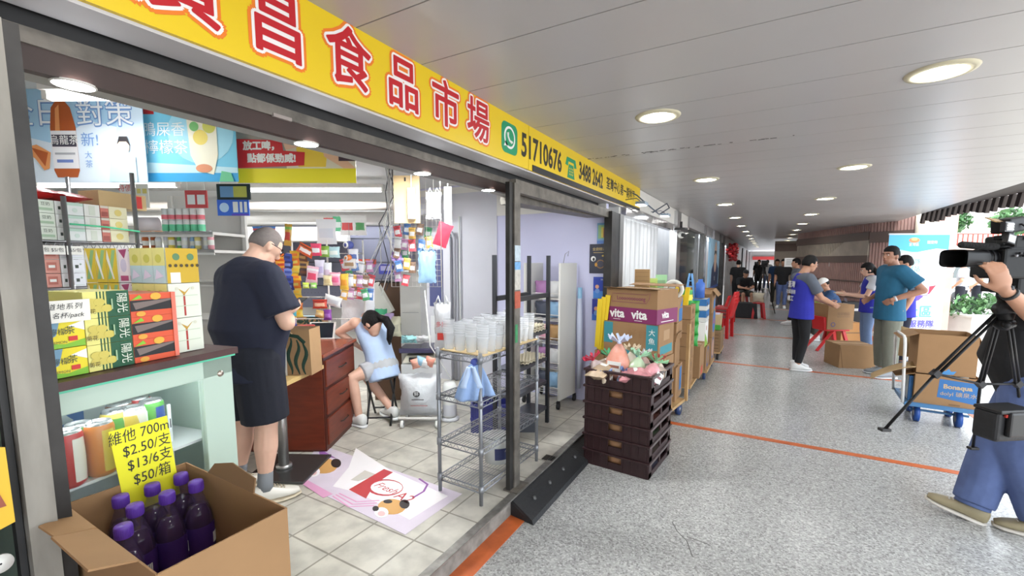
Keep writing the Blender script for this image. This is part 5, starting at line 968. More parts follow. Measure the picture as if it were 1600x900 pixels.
for z in (.88, .62, .40, .15): b = MB(); b.box((ct_.x, ct_.y, z), (dv.length, .2, .03), DSH, rz=an); b.build('shelf', t)
EGG = mat('egg_tray', C(225, 214, 188), .85)
for i, (z, lb) in enumerate(((1.0, 'upper'), (.76, 'lower'))):
    pass
for i, (z0, k_, lb) in enumerate(((.897, 3, 'tall stack of cream egg trays on the upper shelf of the black rack'), (.637, 2, 'short stack of cream egg trays on the second shelf of the black rack'))):
    t = thing('egg_trays', lb, 'egg trays', Vector((fl2.x+ct_.x, fl2.y+ct_.y+.08, ZF+z0)), an)
    for k in range(k_):
        b = MB(); b.grid(lambda x, y, k=k: ((x-.5)*.38, (y-.5)*.19, .012+k*.022+.013*math.sin(x*PI*12)*math.sin(y*PI*12)), 36, 36, EGG); b.build('tray', t, solid=.003)
# white wheeled rack with goods
p0 = PZ(872, 640, ZF); p1 = PZ(897, 626, ZF); WP = mat('white_panel', C(215, 213, 206), .5)
t = thing('wheeled_rack', 'tall white display rack on castors beside the lilac wall', 'rack', p0, 0); dv = p1-p0; an2 = math.atan2(dv.y, dv.x); L_ = dv.length
b = MB(); b.box((dv.x/2, dv.y/2, .80), (L_, .02, 1.42), WP, rz=an2)
b.build('side_panel', t); inn = Vector((-dv.y, dv.x, 0)).normalized()*.42
b = MB(); q = dv/2+inn; b.box((q.x, q.y, .80), (L_, .02, 1.42), WP, rz=an2); b.build('side_panel', t)
b = MB(); q = dv*.95+inn/2; b.box((q.x, q.y, .22), (.02, .42, .2), WP, rz=an2); b.build('back_panel', t)
for z in (.16, .42, .68, .92, 1.14):
    b = MB()
    for k in range(6):
        q0 = dv*(k/5)*.9; b.tube([(q0.x, q0.y, z), (q0.x+inn.x, q0.y+inn.y, z)], .003, WHITE, 4)
    for q0, zz in ((Vector(), z), (Vector(), z+.06)): b.tube([(q0.x, q0.y, zz), (q0.x+inn.x, q0.y+inn.y, zz)], .004, WHITE, 4)
    b.build('basket_shelf', t)
for q in (Vector(), dv, inn, dv+inn): b = MB(); b.cyl((q.x-.01, q.y, .035), (q.x+.01, q.y, .035), .035, BLACK, n=16); b.box((q.x, q.y, .07), (.03, .03, .03), BLACK); b.build('castor', t)
b = MB(); b.tube([(dv.x*.2, dv.y*.2, 1.5), (dv.x*.2+.02, dv.y*.2, 1.6), (dv.x*.2+.06, dv.y*.2, 1.63), (dv.x*.2+.05, dv.y*.2, 1.58)], .003, CHROME, 5); b.build('hook', t)
gc = [((150, 190, 225), 'pale blue'), ((70, 75, 90), 'dark'), ((225, 225, 225), 'white'), ((170, 120, 170), 'mauve'), ((190, 150, 100), 'tan'), ((235, 175, 195), 'pink')]
for i, z in enumerate((.16, .42, .68, .92, 1.14)):
    for j in range(2):
        c, nm = gc[(i*2+j) % 6]; q = p0+dv*.45+inn*(.3+j*.42); b = MB(); pillow(b, .17, .17, .09, flat(*c), Matrix.Translation((0, 0, .09)), wob=.005, seed=i*2+j); tag(b.build('goods_packet', loc=(q.x, q.y, ZF+z+.005), rz=an2+PI/2), '%s packet in the white wheeled rack, %s basket, %s side' % (nm, ORD[i]+' from the floor', ('near', 'far')[j]), 'packet')
q = p0+dv*1.0+inn*(-.12); b = MB(); b.tube([(0, 0, 1.25), (.0, .0, .9), (.01, 0, .5), (0, 0, .15)], [.02, .035, .03, .02], flat(200, 205, 225), 8); b.tube([(.0, 0, 1.25), (0, 0, 1.05)], .025, flat(150, 195, 225), 8); tag(b.build('umbrella', loc=(q.x, q.y, ZF)), 'pale folded umbrella-like roll leaning against the white wheeled rack', 'umbrella')
# pictures on the lilac wall
def wallpic(u0, u1, v0, v1, base, its, lb, y=4.495):
    a = PY(u0, v1, y); c = PY(u1, v0, y); w, h = c.x-a.x, c.z-a.z; b = MB(); b.box((w/2, -.002, h/2), (w, .006, h), base); card(b, front(w, h, -.005, 0), w, h, its); tag(b.build('wall_poster', loc=(a.x, y, a.z)), lb, 'poster')
wallpic(933, 950, 348, 381, flat(120, 165, 200), [('r', .1, .25, .9, .9, flat(150, 185, 130)), ('r', .4, .3, .6, .8, flat(225, 205, 90)), ('r', .62, .3, .82, .75, flat(190, 70, 60)), ('r', 0, 0, 1, .15, flat(90, 130, 195))], 'small colourful product poster at the top of the lilac wall')
wallpic(921, 952, 381, 427, flat(48, 50, 66), [('t', '金廚精選', .5, .82, .12, flat(200, 175, 110)), ('r', .2, .7, .8, .72, flat(190, 165, 100)), ('d', .2, .5, .13, Wt), ('d', .22, .48, .06, BLACK, 1.4), ('d', .58, .32, .22, flat(150, 110, 60)), ('d', .58, .32, .18, flat(60, 60, 75)), ('d', .35, .3, .07, flat(205, 150, 60), 1.4), ('d', .72, .6, .08, flat(220, 190, 90), .6)], 'dark poster with a white round mark on the lilac wall')
wallpic(927, 949, 433, 466, flat(40, 65, 165), [('r', 0, 0, 1, .35, flat(70, 130, 205)), ('d', .28, .55, .14, flat(225, 165, 130)), ('d', .3, .35, .17, flat(110, 150, 210)), ('t', 'SALE', .7, .88, .1, Wt)], 'blue poster with a figure on the lilac wall, upper one')
wallpic(925, 951, 468, 500, flat(45, 55, 150), [('r', 0, 0, 1, .3, flat(60, 110, 195)), ('d', .25, .55, .13, flat(225, 165, 130)), ('d', .27, .35, .16, flat(120, 155, 210))], 'blue poster with a figure on the lilac wall, lower one half hidden')
# black rubber ramp and drain
RUB = mat('black_rubber', (.016, .017, .019), .55, bump=.3, nscale=60)
b = MB(); y0, y1 = 2.36, 3.62; b.add([(-1.4, y0, 0), (-1.19, y0-.03, 0), (-1.19, y1, 0), (-1.4, y1, 0), (-1.4, y0, .105), (-1.36, y0, .105), (-1.2, y0-.03, .03), (-1.2, y1, .03), (-1.36, y1, .105), (-1.4, y1, .105)], [(0, 3, 2, 1), (4, 5, 8, 9), (5, 6, 7, 8), (6, 1, 2, 7), (0, 1, 6, 5, 4), (3, 9, 8, 7, 2), (0, 4, 9, 3)], RUB)
for k in range(5): b.cyl((-1.28, y0+.15+k*.24, .068), (-1.27, y0+.15+k*.24, .075), .014, flat(90, 90, 90), n=10)
tag(b.build('threshold_ramp'), 'black rubber threshold ramp along the raised shop step', 'ramp')
b = MB(); q = PZ(858, 716, ZF); b.box((0, 0, .002), (.09, .09, .004), flat(60, 55, 48)); 
for k in range(4): b.box((-.03+k*.02, 0, .0045), (.008, .07, .002), BLACK)
tag(b.build('floor_drain', loc=q), 'small dark metal drain cover in the tiled shop floor', 'drain')
# ================================================================ CORRIDOR, left side: crates, cartons, chairs
TEAL = flat(60, 140, 150, .6); BLP = flat(48, 110, 170, .6); CBR = mat('crate_brown', (.030, .012, .013), .4); CBL = mat('crate_rim_lit', (.10, .075, .075), .4)
cA = PZ(913, 722, 0); cB = PZ(1012, 750, 0); cw = (cB-cA).length; crz = math.atan2(cB.y-cA.y, cB.x-cA.x); cdp = .56; ch = .133
bread = [((235, 215, 190), 'cream'), ((225, 170, 160), 'pink'), ((120, 180, 120), 'green'), ((160, 180, 225), 'blue'), ((225, 130, 100), 'orange')]
def crate(z, lab, first=[None]):
    if first[0] is not None: return dup(first[0], (cA.x, cA.y, z), label=lab)
    t = thing('bread_crate', lab, 'crate', (cA.x, cA.y, z), crz, 'brown bread crates'); w, d, h = cw, cdp, ch-.004; b = MB()
    b.box((w/2, d/2, .006), (w-.01, d-.01, .012), CBR)
    for y in (0, d):
        b.box((w*.19, y, h/2), (w*.36, .012, h), CBR); b.box((w*.8, y, h/2), (w*.4, .012, h), CBR); b.box((w*.47, y, h*.22), (w*.28, .012, h*.44), CBR); b.box((w*.47, y, h*.92), (w*.28, .012, h*.16), CBR)
        for k in range(9):
            if k not in (4,): b.box((w*(.03+.117*k), y-.008 if y == 0 else y+.008, h*.45), (.008, .01, h*.8), CBR)
    for x in (0, w):
        b.box((x, d/2, h*.16), (.012, d, h*.32), CBR); b.box((x, d*.06, h/2), (.012, d*.12, h), CBR); b.box((x, d*.94, h/2), (.012, d*.12, h), CBR); b.box((x, d/2, h*.55), (.01, .03, h), CBR)
    b.build('body', t)
    b = MB(); 
    for y in (-.006, d+.006): b.box((w/2, y, h-.008), (w+.03, .026, .014), CBR)
    for x in (-.006, w+.006): b.box((x, d/2, h-.012), (.022, d+.02, .02), CBL)  # side rims get a lighter brown that paints the light falling on them
    b.build('rim', t, bev=.002); first[0] = t; return t
for k in range(6): crate(.002+k*ch, 'dark brown plastic bread crate, %s of the stack of six' % ('bottom', 'second', 'third', 'fourth', 'fifth', 'topmost')[k])
CX = Vector((math.cos(crz), math.sin(crz), 0)); CY = Vector((-math.sin(crz), math.cos(crz), 0))
def cp(a, c, z): return cA+CX*a*cw+CY*c*cdp+Vector((0, 0, z))
def breadbag(p, c, lab, size=.22, rz=0, tilt=0, knot=None, seed=0, up=1.0, inner=(215, 165, 110)):
    t = thing('bread_bag', lab, 'bread', p, rz); r = random.Random(seed); m1 = mat('film_%d_%d_%d' % c, C(*c), .25, noise=.35, nscale=20, bump=.4, col2=C(*[min(255, int((x*3+225)/4)) for x in c])); b = MB()
    T = Matrix.Rotation(tilt, 4, 'Y'); prof = [(.02, 0), (.30, .03), (.36, .25), (.34, .55), (.22, .8), (.06, 1.0)]
    rr = []
    for q, z in prof: rr.append([(q*size*math.cos(2*PI*k/16)*(1+.07*r.uniform(-1, 1)), q*size*.8*math.sin(2*PI*k/16)*(1+.07*r.uniform(-1, 1)), z*size*up) for k in range(16)])
    b.rings(rr, m1, T=T); b.box((0, -size*.3, size*.4*up), (size*.4, .004, size*.35), Wt, T=T, rot=(.1, 0, .1)); b.box((0, -size*.31, size*.42*up), (size*.3, .003, size*.08), flat(*shade(c, .7)), T=T, rot=(.1, 0, .1)); b.build('bag', t)
    kc = flat(*(knot or c), .4); b = MB(); b.ball((0, 0, size*up), size*.07, kc, 8, 6, T=T)
    for k in range(5):
        a = 2*PI*k/5+r.uniform(0, 1); b.grid(lambda x, y, a=a: ((y*size*.36)*math.cos(a+(x-.5)*(.9)), (y*size*.36)*math.sin(a+(x-.5)*.9), size*up+y*size*.18+.02*math.sin(x*9)*y), 5, 4, kc, T=T)
    b.build('knot', t); return t
for i, (a, c, sz, col, kn, ti, up, lb) in enumerate(((.37, .30, .27, (228, 150, 125), (205, 215, 240), .05, 1.15, 'upright orange and white wrapped loaf in the middle of the top crate'), (.17, .25, .22, (228, 210, 205), (200, 40, 70), -.5, .8, 'clear bread bag with a red tie at the left of the top crate'), (.62, .35, .23, (190, 215, 175), (170, 220, 185), .2, .9, 'pale green patterned bread bag right of the upright loaf'), (.55, .10, .16, (170, 190, 230), (140, 165, 220), .3, .6, 'bread bag with large pale blue tie at the front of the top crate'), (.86, .28, .24, (222, 150, 158), (150, 210, 160), .5, .8, 'pink bread bag at the right corner of the top crate'), (.30, .08, .15, (225, 205, 180), (150, 175, 225), -.2, .55, 'small loaf with blue tie at the front left of the top crate'), (.9, .62, .2, (228, 205, 185), (220, 90, 90), .3, .8, 'orange bread bag at the back right of the top crate'), (.1, .6, .2, (230, 220, 200), (70, 160, 110), -.2, .8, 'cream bread bag with a green tie at the back left of the top crate'), (.45, .68, .22, (235, 225, 205), (220, 200, 170), 0, .95, 'cream bread bag at the back middle of the top crate'), (.66, .72, .2, (225, 190, 180), (235, 235, 235), .1, .9, 'rosy bread bag at the back of the top crate'))):
    breadbag(cp(a, c, .002+5*ch+.018), col, lb, sz, crz+.3*i, ti, kn, i, up)
for k, (a, c, cc, nm) in enumerate(((.15, .45, (214, 196, 178), 'clear-wrapped loaf at the left of the top crate'), (.35, .5, (216, 160, 152), 'rosy-wrapped loaf left of the middle of the top crate'), (.58, .55, (222, 232, 215), 'green-tinted wrapped loaf in the middle of the top crate'), (.8, .5, (230, 205, 190), 'peach-wrapped loaf at the right of the top crate'), (.7, .15, (222, 150, 156), 'pink-wrapped loaf at the front right of the top crate'), (.22, .12, (206, 180, 150), 'cream-wrapped loaf at the front left of the top crate'))):
    b = MB(); pillow(b, .19, .24, .12, mat('film_%d_%d_%d' % cc, C(*cc), .25, noise=.35, nscale=20, bump=.4, col2=C(*shade(cc, .85))), Matrix.Rotation(PI/2-.2, 4, 'X') @ Matrix.Rotation(.4*(k % 3-1), 4, 'Y'), mid=[(flat(*shade(cc, .82), .3), .3, .45, 0, 1), (Wt, .5, .6, .2, .8)], wob=.006, seed=k); tag(b.build('wrapped_loaf', loc=cp(a, c, .002+5*ch+.10), rz=crz+.5*k), nm, 'bread')
for k in range(5):
    for j in range(2):
        c, nm = bread[(k*2+j*3) % 5]; b = MB(); pillow(b, .20, .09, .075, flat(*c, .3), Matrix.Rotation(PI/2, 4, 'Z') @ Matrix.Translation((0, 0, .048)), mid=[(Wt, .35, .6, .3, .7)], nu=8, nv=6, wob=.003, seed=k); p = cp(.86, .3+j*.42, .002+k*ch+.014); tag(b.build('bread_loaf', loc=p, rz=crz), '%s wrapped loaf showing through the side of the %s crate, %s' % (nm, ('bottom', 'second', 'third', 'fourth', 'fifth')[k], ('front', 'rear')[j]), 'bread')
        if j == 0: b = MB(); pillow(b, .16, .08, .07, flat(200, 150, 110, .3), Matrix.Translation((0, 0, .046)), nu=6, nv=6); tag(b.build('bread_loaf', loc=cp(.47, .12, .002+k*ch+.014), rz=crz), 'brown loaf seen in the handle slot of the %s crate' % ('bottom', 'second', 'third', 'fourth', 'fifth')[k], 'bread')
# cartons -------------------------------------------------------------------
def carton(x, y, z, w, d, h, rz, lab, fr_items=(), side_items=(), mt=None, name='carton', cat='box', top=None, group=None, tape=True):
    """closed box; (x, y) is its right front bottom corner"""
    t = thing(name, lab, cat, (x, y, z), rz, group); b = MB(); b.box((-w/2, d/2, h/2), (w, d, h), mt or KRAFT)
    if tape: b.box((-w/2, d/2, h+.0006), (w, .05, .001), flat(190, 160, 115, .3)); b.box((-w/2, d/2, h+.0002), (w, .003, .0014), KRAFTD)
    card(b, front(w, h, -.0005, -w), w, h, fr_items); card(b, Matrix(((0, 0, 1, .0005), (1, 0, 0, 0), (0, 1, 0, 0), (0, 0, 0, 1))), d, h, side_items)
    b.build('body', t, bev=.003); return t
VM = flat(128, 38, 92, .6)
vz = 1.055
t = carton(-.87, 4.2, vz, .56, .40, .325, math.radians(-17), 'brown carton with a purple band reading vita, on top of the first stack', [('r', 0, 0, 1, .44, VM), ('t', 'vita', .23, .24, .36, Wt, {'off': .004}), ('t', 'vita', .67, .24, .36, Wt, {'off': .004}), ('r', .15, .06, .3, .075, Wt), ('r', .58, .06, .73, .075, Wt), ('t', 'Looooooooong', .5, .72, .17, VM, {'sx': .9}), ('l', [(.12, .6), (.12, .85), (.8, .85), (.87, .9), (.85, .72), (.8, .6), (.12, .6)], .003, VM)], [('r', 0, 0, 1, .44, VM), ('t', 'vita', .4, .26, .28, Wt, {'off': .003}), ('r', .2, .06, .8, .08, Wt)], name='purple_banded_carton')
for sd, an in ((1, .12), (0, -.1)):
    b = MB(); b.box((-.28, (.40 if sd else .0)+(.07 if sd else -.0), .332+.02*sd), (.55, .14 if sd else .0, .004) if sd else (.55, .12, .004), KRAFT, rot=(an, 0, 0)); b.build('flap', t)
carton(-.85, 4.22, .725, .56, .42, .328, math.radians(-8), 'brown carton with teal printed panels under the purple-banded carton', [('r', .0, .35, .17, .98, TEAL), ('r', .78, .25, .98, .98, TEAL), ('r', .3, 0, .66, .2, TEAL), ('t', '大', .88, .75, .2, Wt), ('t', '魚', .88, .5, .2, Wt), ('l', [(.5, .45), (.5, .9), (.74, .9), (.74, .45), (.5, .45)], .002, flat(150, 110, 70)), ('t', '好食', .62, .68, .3, flat(150, 112, 72))], [('r', .1, .1, .9, .35, TEAL), ('r', .3, .5, .7, .8, flat(170, 135, 95))], name='teal_printed_carton')
carton(-.84, 4.22, .44, .56, .42, .28, math.radians(-8), 'plain brown carton third from the top of the first stack', [('r', .2, .3, .5, .6, flat(170, 135, 95))]); carton(-.84, 4.22, .16, .56, .42, .275, math.radians(-8), 'plain brown carton at the bottom of the first stack')
t = thing('hand_truck', 'wooden hand truck with blue wheels under the first stack of cartons', 'hand truck', (-.86, 4.2, 0), math.radians(-8)); WDC = mat('pale_wood', C(196, 160, 110), .6, noise=.25, nscale=8)
b = MB(); b.box((-.28, .4, .135), (.62, .9, .03), WDC); b.build('platform', t)
for x in (-.5, .0): 
    for y in (.05, .72): b = MB(); b.cyl((x-.02, y, .06), (x+.02, y, .06), .06, flat(35, 60, 110), n=20); b.cyl((x-.022, y, .06), (x+.022, y, .06), .025, CHROME, n=12); b.box((x, y, .115), (.05, .05, .02), STEEL_D); b.build('wheel', t)
b = MB(); b.box((.035, .86, .55), (.03, .04, .85), WDC); b.box((.035, .1, .42), (.02, .05, .6), WDC); b.build('upright', t)
# second stack
carton(-.80, 4.85, 1.0, .34, .34, .26, 0, 'brown carton with a blue side label on the second stack', [], [('r', .35, .0, .95, .55, BLP), ('p', [(.5, .6), (.9, .95), (.9, .6)], BLP)])
carton(-.80, 4.84, .80, .36, .36, .195, 0, 'plain shallow carton under the blue-labelled carton of the second stack')
t = carton_open('open_carton', 'open empty carton with white-edged flap in the second stack', (-.99, 5.0, .52), 0, .36, .3, .27, {'f': (.10, -1.2), 'r': (.1, -1.35)})
b = MB(); b.box((0, 0, 0), (.34, .3, .006), flat(238, 230, 212)); tag(b.build('white_board', loc=(-.98, 5.0, .797)), 'white-topped board lying over the open carton', 'board')
carton(-.79, 4.85, .14, .4, .4, .375, 0, 'tall plain carton at the bottom of the second stack', [], [('r', .6, .2, .9, .9, BLP)])
TR = lambda x, y, w, d, lb: None
def dolly(x, y, w, d, lab, c=(40, 65, 115), z=.13):
    t = thing('dolly', lab, 'dolly', (x, y, 0)); b = MB(); b.box((-w/2, d/2, z-.015), (w, d, .03), WDC); b.build('platform', t)
    for a in (-w+.04, -.04):
        for e in (.05, d-.05): b = MB(); b.cyl((a-.015, e, .05), (a+.015, e, .05), .05, flat(*c), n=18); b.box((a, e, .1), (.03, .03, .03), STEEL_D); b.build('wheel', t)
    return t
# third stack (yellow-green packs)
dolly(-.74, 5.62, .6, 1.1, 'low wooden dolly under the third stack of cartons')
for k in range(6): carton(-.76, 5.55, .135+k*.165, .36, .36, .16, 0, 'shallow printed brown carton, layer %d from the bottom of the third stack' % (k+1), [('t', '罐頭', .5, .5, .5, flat(120, 85, 50)), ('r', .06, .15, .1, .85, flat(120, 85, 50))], [('t', '罐頭', .5, .5, .5, flat(120, 85, 50)), ('r', .1, .1, .9, .14, flat(120, 85, 50))], group='shallow printed cartons')
carton(-.70, 6.05, .135, .4, .45, .42, 0, 'plain brown carton low in the third stack, red mark on its side', [], [('r', .3, .05, .7, .3, flat(185, 70, 50))])
for k in range(4):
    b = MB(); pillow(b, .16, .15, .12, flat(45, 150, 60, .35), Matrix.Translation((0, 0, .085)), mid=[(flat(225, 215, 60, .35), .3, .7, .25, .75)]); tag(b.build('green_pack', loc=(-.80, 5.98, .56+k*.145)), 'green and yellow grocery pack, layer %d from the bottom of its pile' % (k+1), 'pack', 'green and yellow packs')
b = MB(); b.lathe([(.001, 0), (.075, 0), (.085, .16), (.088, .17), (.001, .172)], flat(70, 175, 95, .35), 20); b.lathe([(.0865, .05), (.089, .12)], flat(230, 215, 70), 20); tag(b.build('green_tub', loc=(-.86, 5.72, 1.128)), 'green tub with yellow spot on top of the third stack', 'tub')
# fourth stack
dolly(-.66, 6.55, .55, 1.0, 'low wooden dolly under the fourth stack of cartons')
carton(-.68, 6.55, .135, .42, .42, .33, 0, 'brown carton with a round dark logo at the bottom of the fourth stack', [], [('d', .5, .5, .36, flat(60, 70, 110)), ('d', .5, .5, .26, KRAFT)])
carton(-.66, 6.98, .135, .42, .42, .40, 0, 'brown carton with a wide round logo at the bottom rear of the fourth stack', [], [('d', .5, .55, .4, flat(70, 85, 130)), ('d', .5, .55, .3, flat(190, 150, 120))])
carton(-.70, 6.5, .47, .3, .36, .34, 0, 'white box with green corner in the fourth stack', [('p', [(0, 0), (.7, 0), (0, .7)], flat(130, 180, 60))], [('p', [(0, 0), (1, 0), (.5, .35), (0, .6)], flat(130, 180, 60)), ('d', .4, .75, .1, flat(170, 80, 60))], mt=flat(236, 236, 232), tape=False)
carton(-.66, 6.98, .54, .42, .42, .36, 0, 'brown carton with a blue half round logo in the middle of the fourth stack', [], [('d', .5, .6, .4, BLP), ('p', [(.3, .5), (.7, .5), (.5, .8)], flat(200, 80, 60))])
for k in range(2): carton(-.70, 6.52, .815+k*.16, .30, .36, .155, 0, 'blue and white box, %s of two in the fourth stack' % ('lower', 'upper')[k], [('r', 0, .4, 1, 1, BLP)], [('r', 0, .4, 1, 1, BLP), ('d', .3, .5, .1, BLACK)], mt=flat(215, 215, 212), tape=False)
t = carton_open('open_carton', 'large open carton with torn top flaps on the fourth stack', (-.9, 7.15, .90), 0, .46, .5, .34, {'f': (.12, .5), 'b': (.12, 1.2), 'r': (.12, .9), 'l': (.1, .5)}); b = MB(); card(b, Matrix(((0, 0, 1, .2325), (1, 0, 0, -.25), (0, 1, 0, 0), (0, 0, 0, 1))), .5, .34, [('p', [(.4, .1), (.9, .2), (.9, .6), (.5, .5)], BLP)]); b.build('print', t)
b = MB(); b.lathe([(.001, 0), (.06, 0), (.06, .2), (.03, .23), (.03, .26), (.001, .262)], flat(60, 105, 190, .35), 18); tag(b.build('blue_bottle', loc=(-.80, 6.62, 1.14)), 'blue plastic bottle standing on the fourth stack', 'bottle')
carton(-.75, 6.9, .905, .3, .24, .2, 0, 'blue carton with a handle slot beside the open carton on the fourth stack', [('r', .3, .6, .7, .75, BLACK)], [('r', .35, .55, .6, .7, BLACK)], mt=BLP, tape=False)
# crate dolly further on
t = dolly(-.62, 8.0, .62, .7, 'dark dolly under the slatted wooden boxes further along', (25, 25, 25), .14)
for k in range(2): carton(-.62, 8.0, .145+k*.17, .58, .6, .165, 0, 'slatted brown fruit box on the dark dolly, %s of two' % ('lower', 'upper')[k], [('r', .05, .3, .95, .36, flat(90, 65, 42)), ('r', .05, .65, .95, .7, flat(90, 65, 42))], [('r', .05, .3, .95, .36, flat(90, 65, 42)), ('r', .05, .65, .95, .7, flat(90, 65, 42))], mt=mat('dull_card', C(140, 110, 78), .8), tape=False)
b = MB(); b.box((0, 0, .13), (.42, .3, .26), flat(190, 165, 125), tap=1.05); b.box((0, 0, .07), (.425, .305, .14), flat(70, 155, 60)); b.box((0, 0, .262), (.38, .26, .01), flat(200, 185, 205)); tag(b.build('green_based_box', loc=(-.86, 8.3, .49)), 'tan box with a bright green base on top of the fruit boxes', 'box')
# clutter standing on the stacks in front of the plastic sheet
b = MB(); b.add([(0, 0, 0), (.16, 0, 0), (.16, .0, .3), (0, 0, .3), (0, .1, 0), (.16, .1, 0), (.16, .02, .3), (0, .02, .3)], [(0, 1, 2, 3), (5, 4, 7, 6), (3, 2, 6, 7), (0, 3, 7, 4), (1, 5, 6, 2)], flat(196, 160, 112, .8))
for k in range(6): b.box((.08, -.002, .04+k*.045), (.14, .002, .004), flat(160, 125, 80))
tag(b.build('folded_paper_bag', loc=(-1.28, 4.95, 1.26), rz=.1), 'folded brown paper bag standing on the cartons before the bright plastic sheet', 'paper bag')
for i, (x, y, w_, h_, c, lb) in enumerate(((-1.11, 5.05, .11, .2, (190, 215, 120), 'lime green booklet standing on the cartons'), (-1.02, 5.08, .12, .24, (170, 220, 170), 'mint green booklet standing right of the lime one'), (-1.18, 5.0, .06, .18, (230, 235, 225), 'thin white booklet standing right of the folded paper bag'))):
    b = MB(); b.box((0, 0, h_/2), (w_, .03, h_), flat(*c)); b.box((0, -.016, h_*.6), (w_*.7, .002, h_*.3), flat(*shade(c, .85))); tag(b.build('booklet', loc=(x, y, 1.26), rot=(-.15, 0, .15)), lb, 'booklet')
b = MB()
b.tube([(.085*math.cos(k*PI/10), 0, .085+.085*math.sin(k*PI/10)) for k in range(20)], .022, flat(228, 226, 216), 8, close=True); b.tube([(.062*math.cos(k*PI/10), 0, .085+.062*math.sin(k*PI/10)) for k in range(20)], .006, flat(150, 115, 75), 6, close=True); tag(b.build('tape_roll', loc=(-.87, 5.0, 1.26), rz=.1), 'large white tape roll standing on edge on the second stack', 'tape')
carton(-1.0, 4.98, 1.0, .36, .3, .255, 0, 'plain brown carton behind the purple-banded carton on the second stack')
YF = flat(228, 196, 40, .5); V3 = lambda x, y, z: Vector((x, y, z))
for i, (u, v0, v1, y, lb) in enumerate(((1056, 433, 462, 5.5, 'small yellow wedge board leaning on the third stack'), (1062, 432, 460, 5.6, 'tall yellow slanting board on the third stack'), (1081, 428, 452, 6.6, 'yellow folded sign on the fourth stack'))):
    a = PY(u, v1, y); c = PY(u, v0, y); h_ = c.z-a.z; a = V3((-.94, -.84, -.80)[i], y+.05, (1.122, 1.122, 1.135)[i]); b = MB(); b.prism([(-.03, 0), (.03, 0), (.045, h_), (.0, h_)], -.03, .03, YF, Matrix.Rotation(PI/2, 4, 'X')); tag(b.build('yellow_board', loc=a), lb, 'board')
a = V3(-.93, 6.6, 1.135); b = MB()
for s_ in (-1, 1): b.tube([(s_*.06, 0, 0), (s_*.015, 0, .34)], .014, flat(110, 165, 220), 6); b.tube([(s_*.06, .1, 0), (s_*.015, 0, .34)], .014, flat(110, 165, 220), 6)
for k in range(3): b.tube([(-.05+.012*k, 0, .08+k*.08), (.05-.012*k, 0, .08+k*.08)], .008, flat(110, 165, 220), 6)
tag(b.build('blue_stand', loc=a), 'pale blue small A-frame stand on the fourth stack', 'stand')
b = MB()
for k in range(3): b.box((k*.028, k*.01, .28), (.05, .012, .5+.04*k), YF, rot=(0, .05+.03*k, 0))
tag(b.build('yellow_boards', loc=(-1.47, 4.32, .74)), 'bundle of yellow boards leaning left of the purple-banded carton', 'board')
b = MB(); b.box((0, 0, .37), (.1, .3, .74), KRAFT); tag(b.build('folded_carton', loc=(-1.47+.02, 4.45, 0)), 'flattened carton standing under the yellow boards', 'box')
# stacked red chairs
RC = mat('red_plastic', C(205, 32, 36), .35)
def chair(p, rz, lab, first=[None]):
    if first[0] is not None: return dup(first[0], p, rz, lab)
    t = thing('red_chair', lab, 'chair', p, rz, 'stacked red plastic chairs'); b = MB()
    b.grid(lambda x, y: ((x-.5)*(.42+.02*y), (y-.5)*.42, .44-.02*math.sin(PI*x)), 8, 6, RC); b.build('seat', t, solid=.02)
    b = MB(); b.grid(lambda x, y: ((x-.5)*(.42-.06*y*y), .2+.10*y+.03*math.sin(PI*x), .44+.36*y), 8, 8, RC); b.build('backrest', t, solid=.018)
    for sx in (-1, 1):
        for sy in (-1, 1): b = MB(); b.box((sx*.2, sy*.2, .215), (.06, .06, .43), RC, tap=.75); b.build('leg', t)
    return t
chp = PZ(1127, 524, 0)
for k in range(4): chair((-.85, 10.6-.02*k, .07*k), math.radians(-100), 'red plastic chair, %s of the stack of four beside the black shop front' % ('lowest', 'second', 'third', 'topmost')[k])
for i, (x, y) in enumerate(((-.95, 13.2), (-1.1, 12.3))): chair((x, y, 0), math.radians(-95), ('red plastic chair behind the stacked ones, near the seated man', 'red plastic chair standing just behind the stack of four')[i])
def stool(p, rz, lab, first=[None]):
    if first[0] is not None: return dup(first[0], p, rz, lab)
    t = thing('red_stool', lab, 'stool', p, rz, 'low red plastic stools'); b = MB(); b.box((0, 0, .44), (.30, .30, .03), RC); b.build('seat', t, bev=.01)
    for sx in (-1, 1):
        for sy in (-1, 1): b = MB(); b.add([(sx*.16-.03, sy*.16-.03, 0), (sx*.16+.03, sy*.16-.03, 0), (sx*.16+.03, sy*.16+.03, 0), (sx*.16-.03, sy*.16+.03, 0), (sx*.11-.035, sy*.11-.035, .43), (sx*.11+.035, sy*.11-.035, .43), (sx*.11+.035, sy*.11+.035, .43), (sx*.11-.035, sy*.11+.035, .43)], [(0, 3, 2, 1), (4, 5, 6, 7), (0, 1, 5, 4), (1, 2, 6, 5), (2, 3, 7, 6), (3, 0, 4, 7)], RC); b.build('leg', t)
    return t
q = PZ(1183, 497, 0); stool(q, .2, 'red stool carrying a white bag beside the black bag')
b = MB(); pillow(b, .30, .28, .2, flat(215, 205, 180), Matrix.Translation((0, 0, .14)), wob=.01); tag(b.build('cream_bag', loc=(q.x, q.y, .457)), 'cream bag standing on the red stool', 'bag')
q = PZ(1160, 497, 0); b = MB(); BG = mat('black_bag', (.015, .015, .017), .6, bump=.4, nscale=12); b.box((0, 0, .22), (.75, .5, .44), BG, tap=.9); b.box((0, 0, .445), (.6, .1, .02), BG)
tag(b.build('camera_bag', loc=(q.x, q.y+.25, 0), rz=.05, bev=.06, seg=3), 'large black equipment bag on the floor before the seated man', 'bag')
